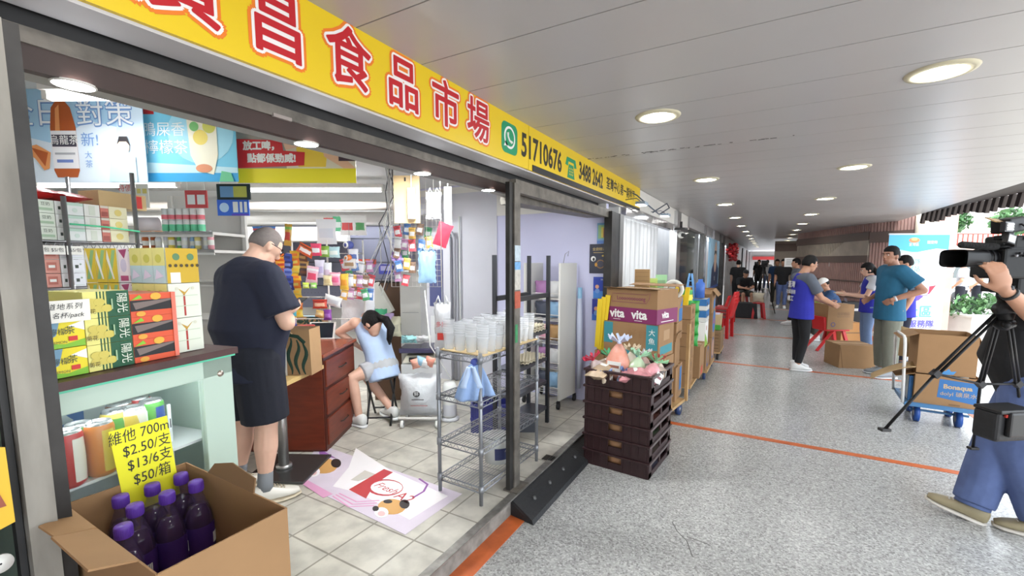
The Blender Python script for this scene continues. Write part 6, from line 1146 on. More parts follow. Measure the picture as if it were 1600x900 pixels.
def tripod(p, h, spread, lab, head=True):
    t = thing('tripod', lab, 'tripod', p)
    for k in range(3): a = 2*PI*k/3+.5; b = MB(); b.tube([(spread*math.cos(a), spread*math.sin(a), 0), (spread*.5*math.cos(a), spread*.5*math.sin(a), h*.5), (.03*math.cos(a), .03*math.sin(a), h)], [.012, .016, .02], BLACK, 6); b.build('leg', t)
    b = MB(); b.cyl((0, 0, h-.1), (0, 0, h+.12), .04, BLACK); b.build('head', t)
    b = MB(); b.box((0, 0, h+.22), (.18, .34, .2), BLACK); b.cyl((0, -.17, h+.22), (0, -.34, h+.22), .06, BLACK); b.build('camera', t); return t
q = PZ(1190, 490, 0); tripod((q.x, q.y, 0), 1.35, .42, 'black camera tripod standing behind the red stool')
# wreath and poster of a suited person on the far shops
b = MB(); WR = [flat(200, 30, 40), flat(215, 60, 65), flat(160, 20, 30), flat(205, 190, 190)]
wc = PX(1145, 390, -1.2); r_ = random.Random(2)
for k in range(160): q = Vector((r_.uniform(-.12, .12), r_.gauss(0, .55), max(-.4, min(.2, r_.gauss(-.05, .15))))); b.ball(q, (.06, .10, .05), WR[k % 4 if k % 9 == 0 else k % 3], 6, 4)
o = tag(b.build('red_garland', loc=wc), 'bunch of red paper flowers hanging above the steel shutter', 'garland')
a0, a1 = fy(1102), fy(1118); zt = PX(1110, 372, -1.33).z; zb = PX(1110, 452, -1.33).z
b = MB(); b.box((0, (a0+a1)/2, (zt+zb)/2), (.03, a1-a0, zt-zb), flat(150, 190, 215)); w, h = a1-a0, zt-zb
card(b, fr((.0155, a0, zb), (0, 1, 0), (1, 0, 0)), w, h, [('p', [(.2, 0), (.9, 0), (.95, .4), (.7, .55), (.45, .55), (.25, .4)], flat(45, 60, 95)), ('d', .58, .65, .13, flat(225, 190, 165), 1.3), ('p', [(.44, .68), (.48, .78), (.68, .78), (.72, .68), (.6, .73)], flat(40, 35, 35)), ('t', '地產', .55, .2, .1, Wt), ('r', .0, 0, 1, .06, flat(60, 90, 160))])
tag(b.build('standing_poster', loc=(-1.33, 0, 0)), 'pale blue poster of a suited person beside the dark shop window', 'poster')
# cctv + wires above the neighbour shop
q = PX(1064, 362, -1.25); t = thing('security_camera', 'small dome security camera under the ceiling by the shops', 'camera', q); b = MB(); b.cyl((0, 0, .16), (0, 0, .06), .02, BLACK); b.lathe([(.001, .06), (.10, .06), (.11, .03), (.001, .03)], flat(60, 60, 62), 20); b.build('mount', t); b = MB(); b.ball((.0, .05, -.05), .055, Wt); b.cyl((.02, .02, -.05), (.05, -.03, -.06), .03, BLACK); b.build('head', t)
pts = [PX(985, 300, -1.42), PX(995, 305, -1.36), PX(1012, 320, -1.25), PX(1030, 335, -1.25), PX(1046, 325, -1.25), PX(1042, 318, -1.25), PX(1020, 332, -1.27)]
b = MB(); b.tube(pts, .008, flat(70, 80, 95), 6); tag(b.build('cable'), 'loose dark cable looping at the end of the yellow sign', 'cable')
# ================================================================ PEOPLE
def remesh(b, vox, smooth=4, f=.5):
    """fuse overlapping volumes of a builder into one continuous skin"""
    me = b.mesh('skin'); o = bpy.data.objects.new('skin', me); COL.objects.link(o)
    md = o.modifiers.new('r', 'REMESH'); md.mode = 'VOXEL'; md.voxel_size = vox; md.use_smooth_shade = True
    if smooth: sm = o.modifiers.new('s', 'SMOOTH'); sm.factor = f; sm.iterations = smooth
    dg = bpy.context.evaluated_depsgraph_get(); out = bpy.data.meshes.new_from_object(o.evaluated_get(dg)); bpy.data.objects.remove(o)
    out.materials.clear(); out.materials.append(b.mats[0])
    out.polygons.foreach_set('use_smooth', [True]*len(out.polygons)); out.polygons.foreach_set('material_index', [0]*len(out.polygons))
    return out
def mobj(name, me, parent, **k):
    me.name = name; o = bpy.data.objects.new(name, me); COL.objects.link(o); o.parent = parent
    for a, v in k.items(): o[a] = v
    return o
def limb(b, pts, rs, m, n=12):
    b.tube(pts, rs, m, n)
    for p, r in zip(pts, rs): b.ball(p, r, m, 12, 8)
V = Vector
SKIN = {k: mat('skin_'+k, C(*c), .5, noise=.08, nscale=14) for k, c in dict(light=(226, 180, 156), tan=(196, 146, 118), dark=(170, 122, 98)).items()}
HAIR = mat('black_hair', (.007, .006, .006), .6, bump=.4, nscale=90, spec=.2); BUZZ = mat('cropped_grey_hair', C(122, 112, 108), .8, noise=.2, nscale=60)
def hand(b, w, fd, pn, side, m, curl=.35, sc=1.0, spread=1.0):
    """palm + four unequal fingers + thumb; fd = finger direction, pn = palm normal, side = +1 thumb towards fd x pn"""
    fd = V(fd).normalized(); pn = V(pn); pn = (pn-fd*pn.dot(fd)).normalized(); lat = fd.cross(pn)*side
    T = Matrix(((lat.x, fd.x, pn.x, w[0]), (lat.y, fd.y, pn.y, w[1]), (lat.z, fd.z, pn.z, w[2]), (0, 0, 0, 1)))
    b.ball((0, .045*sc, 0), (.041*sc, .055*sc, .017*sc), m, 12, 8, T=T); b.ball((0, .075*sc, 0), (.041*sc, .022*sc, .014*sc), m, 12, 8, T=T); b.ball((.024*sc, .028*sc, .006*sc), (.02*sc, .034*sc, .016*sc), m, 10, 8, T=T)
    for i, (x, L, r) in enumerate(((.031, .070, .0088), (.0105, .080, .0092), (-.0105, .074, .0088), (-.030, .058, .0078))):
        p = V((x*sc, .085*sc, 0)); a = curl*.6; pts = [p-V((0, .02*sc, 0)), p]; d0 = x*2.2*spread
        for f in (.42, .32, .26):
            p = p+V((math.sin(d0)*L*f, math.cos(a)*L*f, math.sin(a)*L*f))*sc; pts.append(p); a += curl*(1+.1*i)
        rr = [r*sc, r*sc*1.02, r*sc, r*sc*.92, r*sc*.78]; b.tube([T @ q for q in pts], rr, m, 8); b.ball(T @ pts[-1], r*sc*.8, m, 8, 6)
    p = V((.030, .018, .004))*sc; pts = [p, p+V((.026, .026, .010))*sc, p+V((.036, .052, .018+.01*curl))*sc, p+V((.034, .074, .026+.02*curl))*sc]
    b.tube([T @ q for q in pts], [.013*sc, .011*sc, .0098*sc, .008*sc], m, 8); b.ball(T @ pts[-1], .0082*sc, m, 8, 6)
def headmat(c, yaw, pitch, roll=0): return Matrix.Translation(c) @ Matrix.Rotation(yaw, 4, 'Z') @ Matrix.Rotation(pitch, 4, 'X') @ Matrix.Rotation(roll, 4, 'Y')
J0 = dict(pel=(0, 0, .95), waist=(0, .0, 1.08), chest=(0, 0, 1.27), neck=(0, -.015, 1.46), head=(0, .025, 1.605), shL=(-.185, -.01, 1.40), shR=(.185, -.01, 1.40), elL=(-.225, -.02, 1.12), elR=(.225, -.02, 1.12), wrL=(-.23, .06, .88), wrR=(.23, .06, .88),
          hipL=(-.09, 0, .91), hipR=(.09, 0, .91), knL=(-.10, .02, .49), knR=(.10, .02, .49), anL=(-.10, -.02, .09), anR=(.10, -.02, .09))
def person(label, loc, rz, P=None, s=1, skin='tan', top=None, bottom=None, shoe=((230, 230, 228), (235, 235, 235)), hair='short', head=(0, 0), bulk=1.0, belly=0, vox=.009, hands=((None,)*2), face=True, feet=(.15, -.15), vest=None, sock=None, cap=None, group=None, apron=None, footpitch=(0, 0), shsc=1.0, far=False, facescale=1):
    J = {k: V(v)*s for k, v in dict(J0, **(P or {})).items()}; m = SKIN[skin]; t = thing('person', label, 'person', loc, rz, group)
    right = (J['shR']-J['shL']).normalized(); hr = (J['hipR']-J['hipL']).normalized()
    def torso(b, mm, g=0, lo=-.07, hi=True, hem=1.0):
        sp = [J['pel']+(J['pel']-J['waist'])*(-lo/.13), J['pel'], J['waist'], J['chest'], J['chest'].lerp(J['neck'], .5), J['chest'].lerp(J['neck'], .82), J['neck']]
        hw = [.165*hem, .168, .152+belly*.35, .172, .170, .112, .060]; hd = [.115*hem, .118, .108+belly*.5, .112, .098, .072, .052]; rr = []
        for i, c in enumerate(sp):
            d = (sp[min(i+1, 6)]-sp[max(i-1, 0)]).normalized(); x = hr.lerp(right, min(1, i/3)); x = (x-d*x.dot(d)).normalized(); y = d.cross(x); f = bulk*s
            off = y*(belly*.35*s if i in (1, 2) else belly*.15*s if i == 3 else 0); gg = g*s*(1 if i < 5 else .55)
            rr.append([c+off+x*(hw[i]*f+gg)*math.cos(a)+y*(hd[i]*f+gg)*math.sin(a) for a in [2*PI*k/20 for k in range(20)]])
        if not hi: rr = rr[:6]
        b.rings(rr, mm)
    bk = bulk*s
    # skin: one continuous body
    b = MB(); torso(b, m, 0); b.tube([J['neck']-(J['head']-J['neck'])*.15, J['neck'].lerp(J['head'], .75)], [.062*bk, .054*bk], m, 14)
    for S_ in 'LR':
        sh, el, wr = J['sh'+S_], J['el'+S_], J['wr'+S_]; limb(b, [J['chest'].lerp(J['neck'], .55), sh, sh.lerp(el, .5), el], [.07*bk, .062*bk, .05*bk, .041*bk], m); limb(b, [el, el.lerp(wr, .35), wr], [.040*bk, .041*bk, .027*s], m)
        hp, kn, an = J['hip'+S_], J['kn'+S_], J['an'+S_]; limb(b, [hp, hp.lerp(kn, .5), kn], [.092*bk, .078*bk, .056*bk], m); limb(b, [kn, kn.lerp(an, .35), kn.lerp(an, .8), an], [.054*bk, .058*bk, .038*s, .036*s], m)
        k = 0 if S_ == 'L' else 1; hs = hands[k] if hands else None
        sgn = (1 if S_ == 'L' else -1)
        if hs is None: fd = (wr-el).normalized(); pn = right*sgn; cu = .3; sd = None
        else: fd, pn, cu = V(hs[0]), V(hs[1]), hs[2]
        lat = V(fd).normalized().cross(V(pn)); want = hs[3] if hs is not None and len(hs) > 3 else (0, 1, .2)
        hand(b, wr, fd, pn, 1 if lat.dot(V(want)) > 0 else -1, m, cu, s*1.04)
    Hm = headmat(J['head'], head[0], head[1], head[2] if len(head) > 2 else 0); hs_ = s*.98
    def hshape(p):
        q = 1.0
        if p.z < -.1: q -= .20*min(1, (-p.z-.1)/.8)*(1 if p.y > -.2 else .6)
        if p.y < -.3 and p.z > -.3: q += .03
        return q
    b.ball((0, 0, .012*hs_), (.078*hs_, .098*hs_, .115*hs_), m, 20, 14, T=Hm, fn=hshape); b.ball((0, .045*hs_, -.068*hs_), (.050*hs_, .045*hs_, .042*hs_), m, 14, 10, T=Hm); b.ball((0, .02*hs_, -.045*hs_), (.062*hs_, .068*hs_, .05*hs_), m, 14, 10, T=Hm)
    b.tube([Hm @ (V((0, .092, .022))*hs_), Hm @ (V((0, .108, -.016))*hs_)], [.009*hs_, .016*hs_], m, 8); b.ball((0, .103*hs_, -.018*hs_), (.017*hs_, .014*hs_, .011*hs_), m, 10, 8, T=Hm)
    for sx in (-1, 1): b.ball((sx*.079*hs_, -.008*hs_, -.008*hs_), (.011*hs_, .021*hs_, .032*hs_), m, 10, 8, T=Hm)
    b.tube([Hm @ (V((-.022, .092, -.05))*hs_), Hm @ (V((0, .097, -.05))*hs_), Hm @ (V((.022, .092, -.05))*hs_)], .009*hs_, m, 8)
    body = mobj('body', remesh(b, vox, 3), t)
    if face:
        for sx in (-1, 1):
            b = MB(); b.ball((sx*.032*hs_, .086*hs_, .018*hs_), (.014*hs_, .009*hs_, .007*hs_), flat(225, 220, 215), 10, 8, T=Hm); b.ball((sx*.032*hs_, .0925*hs_, .018*hs_), (.0062*hs_, .004*hs_, .0064*hs_), BLACK, 8, 6, T=Hm); b.build('eye', t)
            b = MB(); b.tube([Hm @ (V((sx*.014, .096, .036))*hs_), Hm @ (V((sx*.034, .094, .042))*hs_), Hm @ (V((sx*.052, .080, .036))*hs_)], .0042*hs_, HAIR, 6); b.build('eyebrow', t)
        b = MB(); b.tube([Hm @ (V((-.024, .0945, -.050))*hs_), Hm @ (V((0, .104, -.049))*hs_), Hm @ (V((.024, .0945, -.050))*hs_)], [.003*hs_, .006*hs_, .003*hs_], flat(165, 95, 88), 6); b.build('mouth', t)
    # hair
    if hair and hair != 'none':
        hm = BUZZ if hair == 'buzz' else HAIR; b = MB(); gr = dict(buzz=1.012, short=1.10, long=1.12, pony=1.10)[hair] if not cap else 1.0
        def hf(p):
            line = .32 if p.y > .45 else (-.10 if p.y > -.1 else (-.52 if hair in ('short', 'buzz') else -.95))
            if hair in ('long', 'pony') and p.y <= .35: line = -.95 if hair == 'long' else -.6
            e = (p.z-line)/.14; e = max(0, min(1, e)); top_ = 1.05 if p.z > .5 and hair == 'short' and not cap else 1
            return (.90+(gr*top_-.90)*e)*hshape(p)
        b.ball((0, -.004*hs_, .014*hs_), (.078*hs_, .098*hs_, .115*hs_), hm, 32, 24, T=Hm, fn=hf)
        if hair == 'long': b.tube([Hm @ (V((0, -.075, .02))*hs_), Hm @ (V((0, -.10, -.08))*hs_), Hm @ (V((0, -.09, -.2))*hs_)], [.07*hs_, .085*hs_, .05*hs_], hm, 14, flatten=.6)
        b.build('hair', t)
    if cap:
        b = MB(); cm = flat(*cap, .7); b.ball((0, -.004*hs_, .03*hs_), (.090*hs_, .112*hs_, .118*hs_), cm, 24, 16, T=Hm, fn=lambda p: 1.0 if p.z > .0 else .84); b.grid(lambda x, y: Hm @ (V(((x-.5)*.15*(1-.25*y*y), .082+.085*y-.05*(2*x-1)**2, .05-.012*y-.02*(2*x-1)**2))*hs_), 10, 6, cm); b.build('cap', t)
    # clothes
    def leg_cloth(b, mm, upto, g, flare=1.0):
        for S_ in 'LR':
            hp, kn, an = J['hip'+S_], J['kn'+S_], J['an'+S_]
            if upto >= .75: e = kn.lerp(an, (upto-.5)*2); pts = [hp, hp.lerp(kn, .5), kn, kn.lerp(an, .4), e]; rs = [.098*bk+g*s, .083*bk+g*s, .060*bk+g*s*flare, .058*bk+g*s*flare, .044*s+g*1.3*s*flare]
            else: e = hp.lerp(kn, upto*2); pts = [hp, hp.lerp(kn, upto), e]; rs = [.098*bk+g*s, .084*bk+g*1.5*s, (.066+.015*(1-upto*2))*bk+g*2*s]
            limb(b, pts[:-1], rs[:-1], mm); b.tube(pts, rs, mm, 14)
    if bottom:
        mm = bottom['m']; b = MB(); g = bottom.get('g', .012); torso_low = MB()
        sp = [J['pel']+(J['pel']-J['waist'])*.55, J['pel'], J['pel'].lerp(J['waist'], .45)]
        rr = [[c+hr*(w_*bk+g*s)*math.cos(a)+((sp[2]-sp[0]).normalized().cross(hr))*(d_*bk+g*s)*math.sin(a)+((sp[2]-sp[0]).normalized().cross(hr))*belly*.2*s*(i > 0) for a in [2*PI*k/18 for k in range(18)]] for i, (c, w_, d_) in enumerate(zip(sp, (.16, .172, .16), (.115, .125, .115)))]
        b.rings(rr, mm); leg_cloth(b, mm, bottom.get('len', .96), g, bottom.get('flare', 1)); mobj('shorts' if bottom.get('len', .96) < .7 else 'trousers', remesh(b, vox*1.1, 6), t)
    if top:
        mm = top['m']; b = MB(); g = top.get('g', .016); torso(b, mm, g, lo=-top.get('hem', .12), hi=False, hem=top.get('hemw', 1.06))
        sl = top.get('sleeve', .55)
        b.tube([J['chest'].lerp(J['neck'], .7), J['neck']+(J['neck']-J['chest'])*.06], [.12*bk, .068*bk+.006], mm, 16, flatten=.85)
        cc_ = J['chest'].lerp(J['neck'], .5)
        if sl > 0: limb(b, [J['shL'].lerp(cc_, .25), cc_, J['shR'].lerp(cc_, .25)], [.078*bk+g*.8*s, .108*bk+g*s, .078*bk+g*.8*s], mm)
        for S_ in 'LR':
            sh, el, wr = J['sh'+S_], J['el'+S_], J['wr'+S_]; ctr = J['chest'].lerp(J['neck'], .6)
            if sl <= 0: limb(b, [ctr, ctr.lerp(sh, .8)], [.08*bk, .05*bk+g*.6*s], mm)
            elif sl <= 1: e = sh.lerp(el, sl); limb(b, [ctr, sh, sh.lerp(el, sl*.5)], [.08*bk, .066*bk+g*.8*s, .058*bk+g*s], mm); b.tube([sh, sh.lerp(el, sl*.5), e], [.066*bk+g*.8*s, .060*bk+g*s, .058*bk+g*1.5*s], mm, 14)
            else: limb(b, [ctr, sh, el, el.lerp(wr, sl-1)], [.08*bk, .066*bk+g*.7*s, .045*bk+g*s, .036*bk+g*s], mm)
        mobj('shirt', remesh(b, vox*1.1, 16), t)
    if vest:
        mm = vest['m']; b = MB(); torso(b, mm, top.get('g', .016)+.016 if top else .03, lo=-vest.get('hem', .16), hi=False, hemw=0) if False else torso(b, mm, (top.get('g', .016) if top else .01)+.016, lo=-vest.get('hem', .16), hi=False, hem=1.1)
        for S_ in 'LR': ctr = J['chest'].lerp(J['neck'], .6); limb(b, [ctr, ctr.lerp(J['sh'+S_], .75)], [.10*bk, .066*bk+.012], mm)
        b.tube([J['chest'].lerp(J['neck'], .7), J['neck']+(J['neck']-J['chest'])*.08], [.13*bk, .078*bk], mm, 16, flatten=.85)
        mobj('vest', remesh(b, vox*1.1, 8), t)
    for i, S_ in enumerate('LR'):
        if sock: b = MB(); an, kn = J['an'+S_], J['kn'+S_]; b.tube([an.lerp(kn, .28), an.lerp(kn, .1), an], [.043*s, .044*s, .046*s], sock, 14); b.build('sock', t)
        if shoe:
            an = J['an'+S_]; FM = Matrix.Translation(an-V((0, 0, .09*s))) if not footpitch[i] else Matrix.Translation(an) @ Matrix.Rotation(footpitch[i], 4, 'X') @ Matrix.Translation((0, 0, -.09*s))
            if footpitch[i]: FM = Matrix.Translation(an) @ Matrix.Rotation(feet[i], 4, 'Z') @ Matrix.Rotation(footpitch[i], 4, 'X') @ Matrix.Translation((0, 0, -.09*s))
            else: FM = FM @ Matrix.Rotation(feet[i], 4, 'Z')
            def sec(y, w_, z0, z1, n=14): return [V((w_*math.copysign(abs(math.cos(a))**.7, math.cos(a)), y*shsc, (z0+z1)/2+(z1-z0)/2*math.copysign(abs(math.sin(a))**.8, math.sin(a))))*s*(1 if z0 < .001 else 1)*(1+(shsc-1)*.5) for a in [2*PI*k/n for k in range(n)]]
            b = MB(); b.rings([sec(-.085, .018, .03, .09), sec(-.072, .036, .022, .12), sec(-.02, .043, .022, .125), sec(.04, .045, .022, .105), sec(.10, .050, .022, .078), sec(.155, .046, .022, .062), sec(.19, .026, .024, .048)], flat(*shoe[0]), T=FM); so_ = b.build('shoe', t)
            b = MB(); b.rings([sec(-.092, .02, .0, .024), sec(-.075, .040, 0, .028), sec(0, .044, 0, .026), sec(.09, .053, 0, .024), sec(.155, .049, 0.002, .024), sec(.198, .028, .008, .028)], flat(*shoe[1]), T=FM); b.build('sole', so_)
            if not far:
                b = MB(); 
                for k in range(4): b.tube([FM @ (V((-.022, .05+k*.018, .104-k*.008))*s), FM @ (V((0, .053+k*.018, .109-k*.009))*s), FM @ (V((.022, .05+k*.018, .104-k*.008))*s)], .004*s, flat(*shoe[1]), 5)
                b.build('laces', so_)
    return t, J, Hm
CLO = lambda nm, c, r=.85, b_=.25, n_=.12: mat('cloth_'+nm, C(*c), r, noise=n_, nscale=9, bump=b_)
NAVY = CLO('navy', (26, 30, 50)); NAVY2 = CLO('navy_shorts', (20, 23, 36)); DENIM = CLO('denim', (92, 110, 158), .8, .35, .3); DENIML = CLO('pale_denim', (110, 132, 168)); BLKC = CLO('black', (24, 24, 27)); TEALC = CLO('teal', (34, 98, 130)); OLIVE = CLO('olive', (122, 124, 112)); VESTB = CLO('blue_vest', (46, 50, 168)); GRYT = CLO('grey_tee', (98, 104, 116)); BABY = CLO('baby_blue', (186, 208, 240)); GRYS = CLO('grey_shorts', (188, 190, 194)); DKBL = CLO('dark_blue', (40, 70, 110)); WHTC = CLO('white_shirt', (215, 216, 220)); KHK = CLO('dark_khaki', (60, 62, 56))
# 1 man in navy ---------------------------------------------------------------
nv = PZ(402, 778, .12)
t, J, Hm = person('man in navy t-shirt and shorts standing with his back turned at the counter', (nv.x-.02, nv.y, .12), math.radians(4), dict(head=(0, .16, 1.575), neck=(0, .06, 1.46), chest=(0, .02, 1.27), shL=(-.17, .05, 1.375), shR=(.185, .03, 1.385), elR=(.275, .08, 1.12), wrR=(.09, .22, 1.15), elL=(-.24, .08, 1.10), wrL=(-.1, .30, 1.15), hipR=(.1, 0, .91), anR=(.13, -.02, .09), knR=(.12, .02, .49), anL=(-.13, -.02, .09)), s=1.03, skin='light', top=dict(m=NAVY, g=.03, hem=.17, sleeve=.78, hemw=1.12), bottom=dict(m=NAVY2, len=.46, g=.028), hair='buzz', head=(-.12, -.62), bulk=1.17, belly=.10, vox=.0075, face=True, feet=(.3, -.45), shoe=((222, 216, 205), (205, 190, 165)), sock=flat(120, 122, 126, .9), hands=((V((.3, .9, .1)), V((.3, 0, 1)), .5, (-1, .3, 0)), (V((-.35, .9, .15)), V((-.5, 0, .9)), .5, (1, .3, 0))))
b = MB(); R_ = .98*1.03
for sx in (-1, 1):
    b.tube([Hm @ (V((sx*.033+.022*math.cos(k*PI/6), .107, .016+.017*math.sin(k*PI/6)))*R_) for k in range(12)], .0022, BLACK, 5, close=True); b.tube([Hm @ (V((sx*.055, .105, .02))*R_), Hm @ (V((sx*.084, .05, .02))*R_), Hm @ (V((sx*.086, -.012, .014))*R_)], .0025, BLACK, 5)
b.tube([Hm @ (V((-.011, .108, .02))*R_), Hm @ (V((.011, .108, .02))*R_)], .002, BLACK, 5); b.build('glasses', t)
b = MB(); p = J['wrR'].lerp(J['wrL'], .45)+V((0, .10, .05)); b.box((0, 0, 0), (.08, .15, .009), BLACK, rot=(.5, 0, 0)); Tn = t.matrix_basis
o = b.build('phone', loc=Matrix.Translation(t.location) @ Matrix.Rotation(math.radians(4), 4, 'Z') @ p, rz=math.radians(4)); tag(o, 'dark phone held by the man in navy', 'phone')
# 2 girl -----------------------------------------------------------------------
sp = PZ(598, 655, .12); SX = sp; gz = math.radians(80)
t = thing('folding_stool', 'round folding stool with brown seat and black crossed legs under the girl', 'stool', (sp.x, sp.y, .12), math.radians(35))
b = MB(); b.lathe([(.001, .425), (.15, .425), (.16, .435), (.16, .448), (.001, .452)], mat('stool_seat', C(150, 112, 72), .5, noise=.3, nscale=8), 28); b.lathe([(.161, .43), (.163, .44), (.161, .45)], BLACK, 28); b.build('seat', t)
for sx in (-1, 1):
    for sy in (-1, 1): b = MB(); b.tube([(sx*.11*sy, sy*.19, .0), (sx*.11*sy, -sy*.12, .42)], .011, BLACK, 8); b.build('leg', t)
for sy in (-1, 1): b = MB(); b.tube([(-.11, sy*.15, .07), (.11, sy*.15, .07)], .008, BLACK, 6); b.build('crossbar', t)
g0 = V((sp.x, sp.y, .12)); Gi = (Matrix.Translation(g0) @ Matrix.Rotation(gz, 4, 'Z')).inverted()
def G(u, v, d): return tuple(Gi @ PD(u, v, d))
dG = (V((sp.x, sp.y, 1))-V((0, 0, H))).dot(FW)
lkn = G(550, 590, dG-.16); lan = G(561, 652, dG-.10); rkn = G(566, 580, dG+.12); ran = G(612, 630, dG+.02); hd_ = G(583, 506, dG-.03); el_ = G(529, 519, dG+.02); wr_ = G(556, 538, dG+.12)
t, J, Hm = person('girl in pale blue sleeveless top and grey shorts sitting bent over the desk', g0, gz, dict(pel=(0, -.02, .53), waist=(0, .03, .66), chest=(0, .12, .83), neck=(0, .22, .98), head=hd_, shL=(-.15, .19, .945), shR=(.15, .19, .945), elR=(.2, .42, .83), wrR=(.10, .56, .83), elL=el_, wrL=wr_, hipL=(-.09, 0, .52), hipR=(.09, 0, .52), knL=lkn, knR=rkn, anL=(lan[0], lan[1], .09), anR=(ran[0], ran[1], .12)), s=1, skin='light', top=dict(m=BABY, g=.014, hem=.12, sleeve=0), bottom=dict(m=GRYS, len=.26, g=.012), hair='pony', head=(.2, -.75), bulk=.86, vox=.0075, shoe=((228, 228, 224), (240, 240, 240)), feet=(.1, -.1))
b = MB(); c = Hm @ V((0, -.10, .0)); b.tube([c, c+V((.03, -.07, -.02)), c+V((.05, -.12, -.10)), c+V((.02, -.13, -.2)), c+V((.03, -.12, -.25))], [.03, .04, .038, .025, .008], HAIR, 12); b.build('ponytail', t)
# 3 man in the blue vest ---------------------------------------------------------
vm = PZ(1246, 577, 0); vr = math.radians(-66)
t, J, Hm = person('man in blue vest with white lettering and black trousers, seen from behind in profile', vm, vr, dict(head=(0, .07, 1.60), elR=(.23, .14, 1.12), wrR=(.12, .37, 1.02), elL=(-.22, .16, 1.12), wrL=(-.06, .40, 1.02), anL=(-.1, .02, .09), anR=(.1, -.06, .09)), s=1.0, skin='tan', top=dict(m=GRYT, g=.014, sleeve=.75, hem=.08), vest=dict(m=VESTB, hem=.16), bottom=dict(m=BLKC, g=.004), hair='short', head=(0, -.25), vox=.009, bulk=.98)
b = MB(); Tb = fr((0, -.165, 1.30), (1, 0, 0), (0, -1, .05)); b.text('荃灣', WHTC, .10, Tb, off=.002); b.text('社區服務', WHTC, .065, Tb @ Matrix.Translation((0, -.11, -.002)), off=.001); b.text('義工', WHTC, .085, Tb @ Matrix.Translation((0, -.21, -.006)), off=.002); b.build('lettering', t)
# 4 man in teal -------------------------------------------------------------------
tm = PZ(1381, 588, 0); trz = math.radians(104)
t, J, Hm = person('man in teal polo shirt and grey trousers standing with a hand on his hip', tm, trz, dict(head=(0, .04, 1.62), shL=(-.2, 0, 1.42), shR=(.2, 0, 1.42), elL=(-.30, -.20, 1.19), wrL=(-.22, .09, 1.06), elR=(.30, -.06, 1.14), wrR=(.17, .17, 1.04), anL=(-.13, 0, .09), anR=(.13, -.02, .09), knL=(-.12, .01, .49), knR=(.12, .01, .49)), s=1.06, skin='dark', top=dict(m=TEALC, g=.03, sleeve=.72, hem=.17, hemw=1.12), bottom=dict(m=OLIVE, g=.016, flare=1.7), hair='short', head=(.45, -.02), bulk=1.06, belly=.02, vox=.0085, shoe=((150, 155, 160), (215, 218, 220)), hands=((V((.75, .35, -.55)), V((.5, -.6, .3)), .5, (0, .2, -1)), None))
b = MB(); el, wr = J['elL'], J['wrL']; q = wr.lerp(el, .12); d = (wr-el).normalized(); b.tube([q-d*.012, q+d*.012], .037, flat(200, 200, 205, .3), 16); b.build('watch', t)
b = MB(); b.tube([J['neck']+V((.09*math.cos(a), .075*math.sin(a)+.01, .012+.018*math.sin(a)*-1)) for a in [2*PI*k/16 for k in range(16)]], .014, TEALC, 8, close=True); b.build('collar', t)
# 5, 6 volunteers behind ----------------------------------------------------------
p5 = PZ(1413, 580, 0); p5 = PD(1409, 500, 6.9); p5.z = 0
person('black-haired man in blue vest and grey t-shirt half hidden behind the teal shirt', p5, math.radians(95), dict(elL=(-.22, -.03, 1.12), wrL=(-.2, .05, .88)), s=1.0, skin='tan', top=dict(m=GRYT, g=.016, sleeve=.7), vest=dict(m=VESTB, hem=.16), bottom=dict(m=NAVY, g=.01), hair='short', head=(0, -.15), vox=.012, shoe=((60, 60, 66), (200, 200, 200)), far=True)
p6 = PD(1356, 500, 7.6); p6.z = 0
t, J, Hm = person('long-haired person with blue vest and jeans holding a phone behind the teal shirt', p6, math.radians(95), dict(head=(0, .06, 1.56), elR=(.2, .1, 1.1), wrR=(.1, .36, 1.12), elL=(-.2, .1, 1.1), wrL=(-.08, .36, 1.12)), s=.96, skin='light', top=dict(m=WHTC, g=.014, sleeve=.6), vest=dict(m=VESTB, hem=.14), bottom=dict(m=DENIML, g=.01), hair='long', head=(0, -.3), vox=.012, bulk=.92, far=True)
b = MB(); b.box((0, 0, 0), (.16, .10, .012), flat(226, 206, 170)); q = t.matrix_basis if False else (Matrix.Translation(p6) @ Matrix.Rotation(math.radians(95), 4, 'Z')) @ (J['wrR'].lerp(J['wrL'], .5)+V((0, .1, .02))); tag(b.build('pale_card', loc=q, rz=math.radians(95)), 'pale card held by the long-haired person', 'card')
# 7 seated man with white cap --------------------------------------------------------
s7 = PD(1310, 500, 9.1); s7.z = 0; stool((s7.x, s7.y, 0), .4, 'red stool under the seated man in the white cap')
SIT = lambda lean=.18: dict(pel=(0, 0, .55), waist=(0, lean*.25, .68), chest=(0, lean*.6, .85), neck=(0, lean, 1.03), head=(0, lean+.07, 1.17), shL=(-.18, lean-.02, .98), shR=(.18, lean-.02, .98), elL=(-.22, lean+.14, .74), elR=(.22, lean+.14, .74), wrL=(-.1, lean+.34, .72), wrR=(.1, lean+.34, .72), hipL=(-.09, .03, .54), hipR=(.09, .03, .54), knL=(-.13, .43, .52), knR=(.13, .43, .52), anL=(-.13, .40, .09), anR=(.13, .40, .09))
t, J, Hm = person('seated man with white cap and dark blue printed shirt bending forward', (s7.x, s7.y, 0), math.radians(95), SIT(.22), s=1.0, skin='tan', top=dict(m=DKBL, g=.02, sleeve=.8), bottom=dict(m=KHK, g=.012), hair='short', head=(0, -.5), cap=(235, 234, 230), vox=.012, far=True)
b = MB(); b.text('SURF', WHTC, .10, fr((.02, -.10, .86), (1, 0, 0), (0, -1, .25)), off=.004); b.text('CLUB', WHTC, .08, fr((.02, -.085, .77), (1, 0, 0), (0, -1, .25)), off=.003); b.build('print', t)
